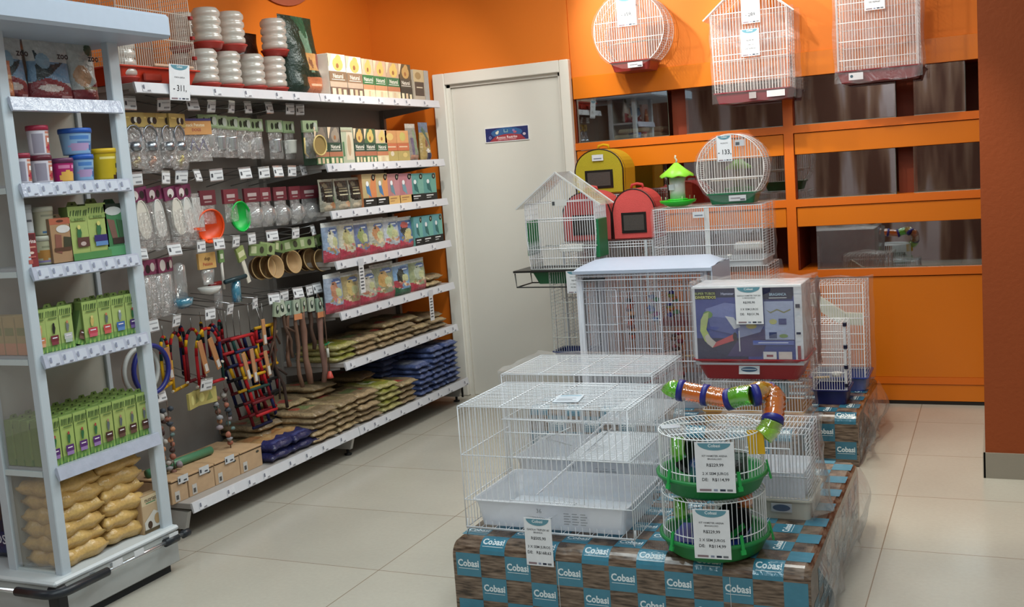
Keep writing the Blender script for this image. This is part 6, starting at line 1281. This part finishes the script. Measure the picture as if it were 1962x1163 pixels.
# ================================================================ HOUSE-SHAPED BIRDCAGE ON A BLACK STAND
FX0, FX1, FY = -2.424, -2.011, 5.52
st_ = thing('cage_stand', 'black metal cage stand with a top board', 'stand', ((FX0+FX1)/2, FY, .2505)); fx = (FX0+FX1)/2
P = lambda nm, mb, mt='satin': mb.build(nm, MAT[mt], st_)
P('top_board', MB('#20201f').box(-.295, .215, -.015, .22, .675, .687, b=.002))
P('wire_rack', MB('#1c1c1c').tube([(-.285, -.01, .673), (-.278, -.01, .593), (.12, -.01, .588)], .004, 6).tube([(-.285, .21, .673), (-.278, .21, .593), (.12, .21, .588)], .004, 6).tube([(-.278, -.01, .593), (-.278, .21, .593)], .004, 6))
for (x, y) in ((.125, -.005), (.125, .21)): P('leg', MB('#18181a').box(x-.011, x+.011, y-.006, y+.006, 0, .675))
tr = tray(.34, .19, .072, '#15603a', .03, .01, .02).moved(Matrix.Translation((-.03, 0, .603))); P('green_drawer', tr)
price_card('price_card', 'white price card hanging from the black cage stand', [('GAIOLA CALOPSITA', .26, .05, '#6a6a6a'), ('R$379,90', .42, .08, '#3a3c42'), ('3 X SEM JUROS', .58, .07, '#6a6a6a'), ('DE: R$126,63', .72, .075, '#3a3c42')], .10, .125, (-2.135, FY-.028, .93), 0, .03)
hc = thing('house_birdcage', 'white house-shaped birdcage with green side panels, on the black stand', 'bird cage', (fx, FY+.01, .9385)); hc.scale = (1, 1, 1.034); P = lambda nm, mb, mt='wire': mb.build(nm, MAT[mt], hc)
hw = (FX1-FX0)/2; poly_ = [(-hw+.015, 0), (hw-.015, 0), (hw, .18), (hw, .355), (0, .515), (-hw, .355), (-hw, .18)]; dd = .19
P('front_grille', prof_grid(poly_, 0, .0145, [.06, .11, .26, .275, .36])); P('back_grille', prof_grid(poly_, dd, .0145, [.11, .26, .36]))
for s in (-1, 1): P('side_grille', prof_side([(s*(hw-.015), 0), (s*hw, .18), (s*hw, .355)], 0, dd, .03, ring=14))
for s in (-1, 1):
    r_ = MB('#c0c4c4'); r_.extr([(0, -.02, .52), (s*(hw+.045), -.02, .335), (s*(hw+.045), -.02, .332), (0, -.02, .516)], (0, dd+.04, 0)); P('roof_panel', r_, 'plastic')
    e = MB('#c8caca').bar((0, -.02, .52), (s*(hw+.045), -.02, .335), .006, .008).bar((0, dd+.02, .52), (s*(hw+.045), dd+.02, .335), .004, .006); P('roof_edge', e)
P('green_panel', MB('#1c6e42').box(hw-.012, hw+.012, .02, dd-.02, .055, .26, b=.003), 'satin')
P('green_panel', MB('#1c7a46').box(-hw-.008, -hw+.004, .02, dd-.02, .075, .265, b=.003), 'satin')
P('base_frame', MB('#c8ccca').tube([(-hw+.015, 0, .002), (hw-.015, 0, .002), (hw-.015, dd, .002), (-hw+.015, dd, .002)], .004, 5, closed=True)); P('perch', MB('#b8bcb8').tube([(-.1, .02, .13), (hw, .02, .12)], .004, 6)); P('feeder', MB('#d8d8d4').box(-.02, .12, .01, .05, .09, .13, b=.004), 'milky')
s_ = MB('#c8c8c4').box(-.04, .05, -.004, -.003, .34, .375); s_.box(-.035, -.02, -.005, -.004, .345, .365, '#404448'); P('sticker', s_, 'matte')
# cage with a blue tray below the stand, left of the parrot cage
lc = thing('bird_cage', 'white wire cage with a blue tray under the black cage stand', 'bird cage', (-2.20, FY+.015, .2505)); w2 = .105
tray(.23, .19, .07, '#1c2c6a', .02, .01).moved(Matrix.Translation((0, 0, .15))).build('tray', MAT['satin'], lc); prof_grid([(-w2, .22), (w2, .22), (w2, .672), (-w2, .672)], .0, .014, [.3, .41, .5], col='#c8ccc8').build('front_grille', MAT['wire'], lc)
prof_grid([(-w2, .22), (w2, .22), (w2, .672), (-w2, .672)], .18, .014, [.3, .41, .5]).build('back_grille', MAT['wire'], lc); prof_side([(-w2, .22), (-w2, .672), (w2, .672), (w2, .22)], 0, .18, .02).build('top_and_sides', MAT['wire'], lc)
for (x, y) in ((-w2, 0), (w2, 0), (-w2, .18), (w2, .18)): MB('#c8ccca').tube([(x, y, 0), (x, y, .22)], .003, 5).build('leg', MAT['wire'], lc)
# ================================================================ PET CARRIERS
def carrier(lab, x0, x1, y, z, h, c1, c2, dp=.24, rz=0):
    w_ = x1-x0; t = thing('pet_carrier', lab, 'pet carrier', ((x0+x1)/2, y, z), rz); hw_ = w_/2; n = 16
    def arch(s, o=0): return [(-hw_*s, o), (-hw_*s*1.02, h*.55)]+[(hw_*s*-math.cos(PI*k/n), h*.55+(h*.45*s)*math.sin(PI*k/n)) for k in range(1, n)]+[(hw_*s*1.02, h*.55), (hw_*s, o)]
    A_ = arch(1, .004); B2 = arch(.95, .012)
    sh = MB(c2); b = len(sh.v); m_ = len(A_)
    for (pp, yy) in ((B2, .0), (A_, .018), (A_, dp-.02), (B2, dp)):
        for x, z_ in pp: sh.v.append((x, yy, z_))
    for k in range(3):
        for i in range(m_): j = (i+1) % m_; sh.f.append((b+k*m_+i, b+k*m_+j, b+(k+1)*m_+j, b+(k+1)*m_+i)); sh.c.append(sh.col); sh.s.append(False)
    sh.build('shell', MAT['fabric'], t)
    MB(c1).poly([(x, -.002, z_) for x, z_ in arch(.95, .012)]).build('front_panel', MAT['fabric'], t); MB(c1).poly([(x, dp+.001, z_) for x, z_ in arch(.95, .012)][::-1]).build('rear_panel', MAT['fabric'], t)
    for yy in (.0, .03): MB('#1c1410').tube([(x, yy-.001, z_) for x, z_ in arch(.985, .008)], .0035, 6).build('zip', MAT['satin'], t)
    wx = hw_*.58; wz0, wz1 = h*.14, h*.54; 
    MB('#14100c').box(-wx, wx, -.006, -.001, wz0, wz1).build('window_border', MAT['satin'], t); MB('#4a4440').box(-wx*.82, wx*.82, -.008, -.0055, wz0+h*.05, wz1-h*.05).build('mesh_window', MAT['fabric'], t)
    MB(c2).tube([(-.035, dp*.45, h+.0), (-.03, dp*.45, h+.018), (0, dp*.45, h+.024), (.03, dp*.45, h+.018), (.035, dp*.45, h)], .008, 8).build('handle', MAT['fabric'], t); return t
# tall cage stack carrying them
def tall_cage(lab, x0, x1, y0, y1, z1, hz=(.3, .5, .7, .78), name='bird_cage'):
    t = thing(name, lab, 'bird cage', ((x0+x1)/2, y0, .2505)); h2 = (x1-x0)/2; H = z1-.2505; d_ = y1-y0
    tray(x1-x0, d_, .06, '#b0b4bc', .01).build('tray', MAT['satin'], t)
    pl = [(-h2, .06), (h2, .06), (h2, H-.003), (-h2, H-.003)]
    prof_grid(pl, 0, .016, list(hz)+[H-.02, H-.035]).build('front_grille', MAT['wire'], t); prof_grid(pl, d_, .016, hz).build('back_grille', MAT['wire'], t); prof_side([(-h2, .06), (-h2, H-.003), (h2, H-.003), (h2, .06)], 0, d_, .02).build('top_and_sides', MAT['wire'], t)
    for x in (-h2, h2, h2-.04): MB('#c8ccd0').box(x-.005, x+.005, -.006, .004, .03, H).build('frame_post', MAT['satin'], t)
    return t
tall_cage('tall white wire cage carrying the two red carriers', -2.295, -1.757, 5.755, 6.01, 1.066)
tall_cage('tallest white wire cage at the back, under the yellow carrier', -2.31, -1.92, 6.03, 6.29, 1.322, (.3, .6, .9))
carrier('red fabric pet carrier, seen through the house-shaped birdcage', -2.29, -1.995, 5.765, 1.067, .288, '#cc5a58', '#b84c48')
carrier('red fabric pet carrier with a dark mesh window, on the tall cage', -1.985, -1.738, 5.765, 1.067, .288, '#d05450', '#bc4440', .235, .04)
carrier('yellow fabric pet carrier above the red ones', -2.30, -2.0, 6.04, 1.3235, .27, '#a89a28', '#c89a14', .24)
tg = MB('#c8ccd0').box(-.035, .035, -.001, .001, -.018, .018); tg.box(-.025, .025, -.0018, -.001, -.008, -.002, '#707888'); tag(tg.build('price_sticker', MAT['matte']), 'white price sticker on the yellow carrier front', 'price tag', None, (-2.15, 6.031, 1.542))
# ================================================================ BREEDING CAGES, FEEDER, ROUND CAGE
def breeding(lab, x0, x1, y0, z0, z1, d_, nest=True, tr='#c8ccd0', seed=1):
    t = thing('breeding_cage', lab, 'bird cage', ((x0+x1)/2, y0, z0)); h2 = (x1-x0)/2; H = z1-z0; pl = [(-h2, .03), (h2, .03), (h2, H), (-h2, H)]
    tray(x1-x0, d_, .032, tr, .006).build('tray', MAT['satin'], t)
    prof_grid(pl, 0, .0125, [H*.36, H*.62]).build('front_grille', MAT['wire'], t); prof_grid(pl, d_, .014, [H*.62]).build('back_grille', MAT['wire'], t); prof_side([(-h2, .03), (-h2, H), (h2, H), (h2, .03)], 0, d_, .014).build('top_and_sides', MAT['wire'], t)
    MB('#c4c6c8').box(-.012, .012, .002, .008, .03, H).build('middle_divider', MAT['milky'], t)
    if nest:
        for k in range(4): MB('#c8ccd0').lathe([(.001, 0), (.012, .004), (.016, .016)], (-h2*.75+.11*k, .012, .045), 12).build('feeding_cup', MAT['milky'], t)
        MB('#d2d4d0').box(h2*.45, h2*.95, .02, .12, .08, .12, b=.01).build('bath_house', MAT['milky'], t)
    film_box(-h2-.012, h2+.018, -.01, d_+.012, .0, H+.008, seed, amp=.006).build('clear_wrap', MAT['film'], t); return t
breeding('white double breeding cage in clear wrap, under the feeder and round cage', -1.70, -1.115, 5.60, .92, 1.236, .30, seed=21)
breeding('white wire cage in clear wrap, under the double breeding cage', -1.70, -1.095, 5.60, .60, .918, .30, False, '#a84040', seed=22)
breeding('lowest white wire cage of the wrapped stack', -1.70, -1.095, 5.60, .2505, .598, .30, False, '#b8bcc0', seed=23)
s_ = MB('#c8ccd0').box(-.03, .03, -.001, .001, -.016, .016); s_.box(-.022, .022, -.0018, -.001, -.006, .0, '#707888'); tag(s_.build('price_sticker', MAT['matte']), 'white price sticker on the double breeding cage', 'price tag', None, (-1.445, 5.583, 1.20))
fd = thing('seed_feeder', 'lime green seed feeder with an umbrella roof and clear tower', 'bird feeder', (-1.585, 5.70, 1.246)); P = lambda nm, mb, mt='satin': mb.build(nm, MAT[mt], fd)
P('dish', MB('#1fb01c').lathe([(.05, 0), (.095, .022), (.1, .034), (.094, .034), (.05, .008), (.001, .006)], n=32))
P('rib_ring', MB('#2cc028').lathe([(.04, .03), (.055, .034), (.055, .04), (.04, .042)], n=24)); P('seed_tower', MB('#a8b870').lathe([(.042, .04), (.042, .155)], n=24), 'milky')
n_ = 32; rf = MB('#8fd838'); 
for j, (r_, z_) in enumerate([(.01, .235), (.05, .2), (.092, .168), (.09, .160)]):
    for k in range(n_): a = 2*PI*k/n_; rr_ = r_*(1+(.03*math.cos(8*a) if j > 1 else 0)); rf.v.append((rr_*math.cos(a), rr_*math.sin(a), z_-(.004*math.cos(8*a) if j > 1 else 0)))
for j in range(3):
    for k in range(n_): rf.f.append((j*n_+k, j*n_+(k+1) % n_, (j+1)*n_+(k+1) % n_, (j+1)*n_+k)); rf.c.append(rf.col); rf.s.append(True)
P('umbrella_roof', rf); P('hook', MB('#d0ccb8').tube([(0, 0, .232), (.004, 0, .25), (-.004, 0, .262), (.0, 0, .275)], .005, 8)); P('label', MB('#c8ccd0').box(-.035, -.005, -.046, -.0445, .09, .12), 'matte')
for k in range(6): a = k*PI/3; P('perch_pin', MB('#b8d8a0').tube([(.09*math.cos(a), .09*math.sin(a), .03), (.092*math.cos(a), .092*math.sin(a), .055)], .0015, 5))
def round_cage(lab, cx, y0, zb, R_, zc, d_, trc, lines, card_label, wrapped=True, tw=None, cardw=.07, cardh=.13, cx_off=0, hot=0, cz=0):
    """circular-front birdcage; zc = circle centre height over the base zb"""
    t = thing('round_birdcage', lab, 'bird cage', (cx, y0, zb)); th = .055
    a0 = math.asin(max(-1, (th-zc)/R_)); n = 40; arc = [(R_*math.cos(a0+(PI-2*a0)*k/n), zc+R_*math.sin(a0+(PI-2*a0)*k/n)) for k in range(n+1)]
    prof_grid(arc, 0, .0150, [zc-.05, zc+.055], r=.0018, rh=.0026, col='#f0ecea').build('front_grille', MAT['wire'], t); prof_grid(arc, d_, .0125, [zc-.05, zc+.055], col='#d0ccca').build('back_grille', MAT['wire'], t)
    prof_side(arc, 0, d_, .013, ring=1).build('curved_side', MAT['wire'], t); hw_ = arc[0][0]
    tray(2*hw_+.02, d_+.02, .058, trc, .02, .006, -.01).build('tray', MAT['satin'], t)
    s_ = MB('#c3c4c8').box(-.01, .08, -.0205, -.0185, .015, .045).moved(Matrix.Translation((0, .006, 0))); s_.box(.0, .05, -.0165, -.0142, .03, .033, '#8a8088'); s_.box(.05, .075, -.0165, -.0142, .02, .026, '#4a4a58'); s_.build('tray_label', MAT['matte'], t)
    MB('#c8b8a8').tube([(-hw_, d_/2, zc-.06), (hw_, d_/2, zc-.06)], .005, 6).build('perch', MAT['wood'], t)
    if wrapped:
        fw = MB(); m2 = 28; Rw = R_+.01
        for (yy) in (-.012, d_+.012):
            for k in range(m2): a = 2*PI*k/m2; fw.v.append((Rw*math.cos(a)*(1+.02*math.sin(5*a)), yy, max(zc+Rw*math.sin(a)*(1+.02*math.sin(7*a)), .01)))
        for k in range(m2): j = (k+1) % m2; fw.f.append((k, j, m2+j, m2+k)); fw.c.append(fw.col); fw.s.append(True)
        fw.f.append(tuple(range(m2))[::-1]); fw.c.append(fw.col); fw.s.append(False); fw.build('clear_wrap', MAT['film'], t)
    price_card('price_card', card_label, lines, cardw, cardh, (cx+cx_off, y0-.018, zb+zc+R_-.004+cz), 0, .02); return t
round_cage('round white birdcage with a green tray on the wrapped breeding cage', -1.275, 5.62, 1.246, .178, .185, .16, '#146a42', [('PRODUTO', .3, .06, '#4a4c55'), ('- 133,', .64, .25, '#2c2e36')], 'white price card reading 133 on the round birdcage', cardw=.078, cardh=.135, cx_off=-.02)
s_ = MB('#b8bcc4').box(-.025, .025, -.001, .001, -.016, .016); s_.box(-.02, .0, -.002, -.001, -.01, .005, '#50545c'); tag(s_.build('price_sticker', MAT['matte']), 'small white sticker right of the 133 price card', 'price tag', None, (-1.215, 5.60, 1.56))
# ================================================================ CAGES ON THE RIGHT END OF THE REAR PLINTH
t = thing('hamster_cage', 'tall white wire cage with a blue tray and white ramp, in clear wrap', 'cage', (-.765, 5.62, .2505)); h2 = .135; H = .555; d_ = .26; P = lambda nm, mb, mt='wire': mb.build(nm, MAT[mt], t)
tray(.29, .28, .075, '#1f3c8a', .015, .01, -.01).build('tray', MAT['satin'], t); pl = [(-h2, .07), (h2, .07), (h2, H), (-h2, H)]
P('front_grille', prof_grid(pl, 0, .013, [.14, .22, .3, .38, .45, .51])); P('back_grille', prof_grid(pl, d_, .013, [.2, .35, .45])); P('top_and_sides', prof_side([(-h2, .07), (-h2, H), (h2, H), (h2, .07)], 0, d_, .022))
P('white_ramp', MB('#c8cabc').bar((-.135, .04, .49), (.03, .04, .375), .06, .045, up=(0, 1, 0)).bar((.03, .04, .375), (.13, .04, .37), .06, .04, up=(0, 1, 0)), 'satin')
P('clear_wrap', film_box(-h2-.015, h2+.02, -.012, d_+.014, .01, H+.012, 31, amp=.006), 'film')
t = thing('bird_cage', 'small white wire cage with a dark blue tray, in front of the tall blue-tray cage', 'cage', (-.765, 5.31, .2505)); h2 = .078; H = .40; d_ = .2; P = lambda nm, mb, mt='wire': mb.build(nm, MAT[mt], t)
tray(.17, .21, .075, '#151c58', .012, .012, -.005).build('tray', MAT['satin'], t); pl = [(-h2, .075), (h2, .075), (h2, H), (-h2, H)]
P('front_grille', prof_grid(pl, 0, .012, [.16, .2, .26, .33])); P('back_grille', prof_grid(pl, d_, .012, [.2, .33])); P('top_and_sides', prof_side([(-h2, .075), (-h2, H), (h2, H), (h2, .075)], 0, d_, .02))
for z in (.1, .19, .29, H): P('corner_clip', MB('#101430').box(h2-.006, h2+.012, -.008, .008, z-.01, z+.01, b=.002), 'satin')
P('corner_post', MB('#c8ccd4').box(h2-.002, h2+.006, -.004, .004, .07, H), 'satin'); P('perch', MB('#c8b090').tube([(-h2, .02, .13), (.0, .02, .135)], .006, 8), 'wood'); P('water_dish', MB('#c8ccd0').lathe([(.001, .13), (.02, .135), (.024, .155)], (.03, .04, 0), 14), 'milky')
# ================================================================ CAGES HUNG ON THE BACK WALL
YW = 6.20
def wall_bracket(t, z): MB('#b0b0b0').tube([(0, .22, z), (0, .08, z)], .004, 6).build('wall_hook', MAT['metal'], t)
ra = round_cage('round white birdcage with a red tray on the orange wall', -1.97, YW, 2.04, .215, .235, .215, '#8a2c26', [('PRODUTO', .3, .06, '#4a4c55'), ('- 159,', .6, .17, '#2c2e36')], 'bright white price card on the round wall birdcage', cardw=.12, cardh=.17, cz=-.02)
wall_bracket(ra, .40)
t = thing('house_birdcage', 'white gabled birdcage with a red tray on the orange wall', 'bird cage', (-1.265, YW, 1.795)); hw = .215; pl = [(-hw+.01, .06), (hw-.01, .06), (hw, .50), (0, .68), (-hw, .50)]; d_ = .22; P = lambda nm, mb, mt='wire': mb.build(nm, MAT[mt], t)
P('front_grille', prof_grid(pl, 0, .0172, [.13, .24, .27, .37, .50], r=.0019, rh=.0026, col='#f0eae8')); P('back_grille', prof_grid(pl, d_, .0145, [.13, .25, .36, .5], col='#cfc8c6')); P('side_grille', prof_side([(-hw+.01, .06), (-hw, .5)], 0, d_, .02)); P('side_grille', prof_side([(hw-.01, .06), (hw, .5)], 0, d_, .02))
for s in (-1, 1):
    P('roof_panel', MB('#d8d4d4').extr([(0, -.01, .69), (s*(hw+.04), -.01, .475), (s*(hw+.04), -.01, .472), (0, -.01, .687)], (0, d_+.02, 0)), 'plastic'); P('roof_edge', MB('#e0dcda').bar((0, -.01, .69), (s*(hw+.04), -.01, .475), .005, .007))
P('tray', tray(2*hw-.0, d_+.02, .062, '#7e2430', .02, .006, -.01), 'satin'); P('tray_label', MB('#c8c4c8').box(.09, .19, -.0155, -.0135, .015, .05), 'matte'); P('tray_label', MB('#9a8f90').box(-.01, .03, -.0155, -.0135, .015, .05), 'matte')
P('clear_wrap', film_box(-hw-.012, hw+.03, -.014, d_-.01, .0, .5, 41, amp=.007), 'film'); MB('#b0b0b0').tube([(0, .24, .5), (0, .2, .5)], .004, 6).build('wall_hook', MAT['metal'], t)
price_card('price_card', 'white price card on the middle of the gabled wall birdcage', [('GAIOLA GIGANTE', .26, .05, '#6a6a70'), ('R$289,90', .42, .075, '#3a3c42'), ('3 X SEM JUROS', .58, .065, '#6a6a70'), ('DE: R$96,63', .72, .075, '#3a3c42')], .105, .15, (-1.255, YW-.022, 2.195), 0, .02)
price_card('price_card', 'white price card reading 289 at the top of the gabled wall birdcage', [('- 289,', .68, .18, '#2c2e36')], .105, .15, (-1.245, YW-.022, 2.375), 0, .02)
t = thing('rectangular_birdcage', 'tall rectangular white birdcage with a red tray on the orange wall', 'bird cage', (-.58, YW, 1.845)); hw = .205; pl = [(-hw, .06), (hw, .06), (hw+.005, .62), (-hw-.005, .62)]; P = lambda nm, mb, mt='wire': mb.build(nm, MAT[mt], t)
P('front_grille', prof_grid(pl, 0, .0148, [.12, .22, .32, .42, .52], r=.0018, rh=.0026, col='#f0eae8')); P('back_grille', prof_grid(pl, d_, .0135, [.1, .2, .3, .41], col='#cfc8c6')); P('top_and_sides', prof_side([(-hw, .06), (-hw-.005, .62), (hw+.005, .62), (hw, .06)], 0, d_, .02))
for s in (-1, 1): P('corner_post', MB('#b8b0b0').box(s*hw-.004, s*hw+.004, -.004, .004, .06, .6), 'satin')
P('tray', tray(2*hw+.03, d_+.02, .065, '#7e2428', .025, .008, -.01), 'satin'); s_ = MB('#c8c4c8').box(-.15, -.075, -.0155, -.0135, .012, .05); s_.ell((-.135, -.0165, .032), (.008, 0, 0), (0, 0, .008), 12, '#3a5a6a'); P('tray_label', s_, 'matte')
P('clear_wrap', film_box(-hw-.02, hw+.022, -.014, d_-.01, .0, .62, 43, amp=.008), 'film'); MB('#b0b0b0').tube([(0, .24, .55), (0, .2, .55)], .004, 6).build('wall_hook', MAT['metal'], t)
price_card('price_card', 'white price card at the top of the rectangular wall birdcage', [('GAIOLA', .3, .05, '#6a6a70'), ('R$289,90', .45, .075, '#3a3c42'), ('DE: R$96,63', .72, .075, '#3a3c42')], .105, .15, (-.585, YW-.022, 2.365), 0, .02)
# ================================================================ WIRE CAGE WITH A RED TRAY ON THE TOP SHELF (left)
cy0, cy1 = 3.50, 4.00; t = thing('wire_birdcage', 'brownish wire birdcage with a red tray on the top shelf', 'bird cage', (GX-.03, (cy0+cy1)/2, ZT+.001), LX); hw = (cy1-cy0)/2; P = lambda nm, mb, mt='wire': mb.build(nm, MAT[mt], t)
tr = tray(2*hw, .26, .075, '#b8321c', .03, .014); P('tray', tr, 'satin'); P('tray_recess', MB('#8f2818').box(-.11, .0, -.001, .012, .012, .05, b=.006).box(.08, .18, -.001, .012, .012, .05, b=.006), 'satin')
pl = [(-hw+.01, .078), (hw-.01, .078), (hw-.03, .48), (-hw+.03, .48)]; cw = '#c8bcb0'
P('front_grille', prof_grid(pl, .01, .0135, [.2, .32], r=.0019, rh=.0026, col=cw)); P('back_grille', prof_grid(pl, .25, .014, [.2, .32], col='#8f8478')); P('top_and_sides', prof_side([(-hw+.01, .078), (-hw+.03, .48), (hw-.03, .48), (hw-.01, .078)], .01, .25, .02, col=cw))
P('front_rail', MB('#c8a890').box(-.05, hw-.05, -.012, .0, .078, .09, b=.003), 'satin')
for z in (.13, .22, .31): P('clip', MB('#8f1c1c').box(hw-.03, hw-.012, -.004, .014, z-.008, z+.008, b=.002), 'satin')
price_card('price_card', 'white price card reading 311 under the red-trayed wire cage', [('PORTA GAIOLA', .36, .06, '#5a5a60'), ('- 311,', .66, .24, '#2c2e36')], .13, .155, (GX+.035, 3.79, ZT+.085), LX, .10)
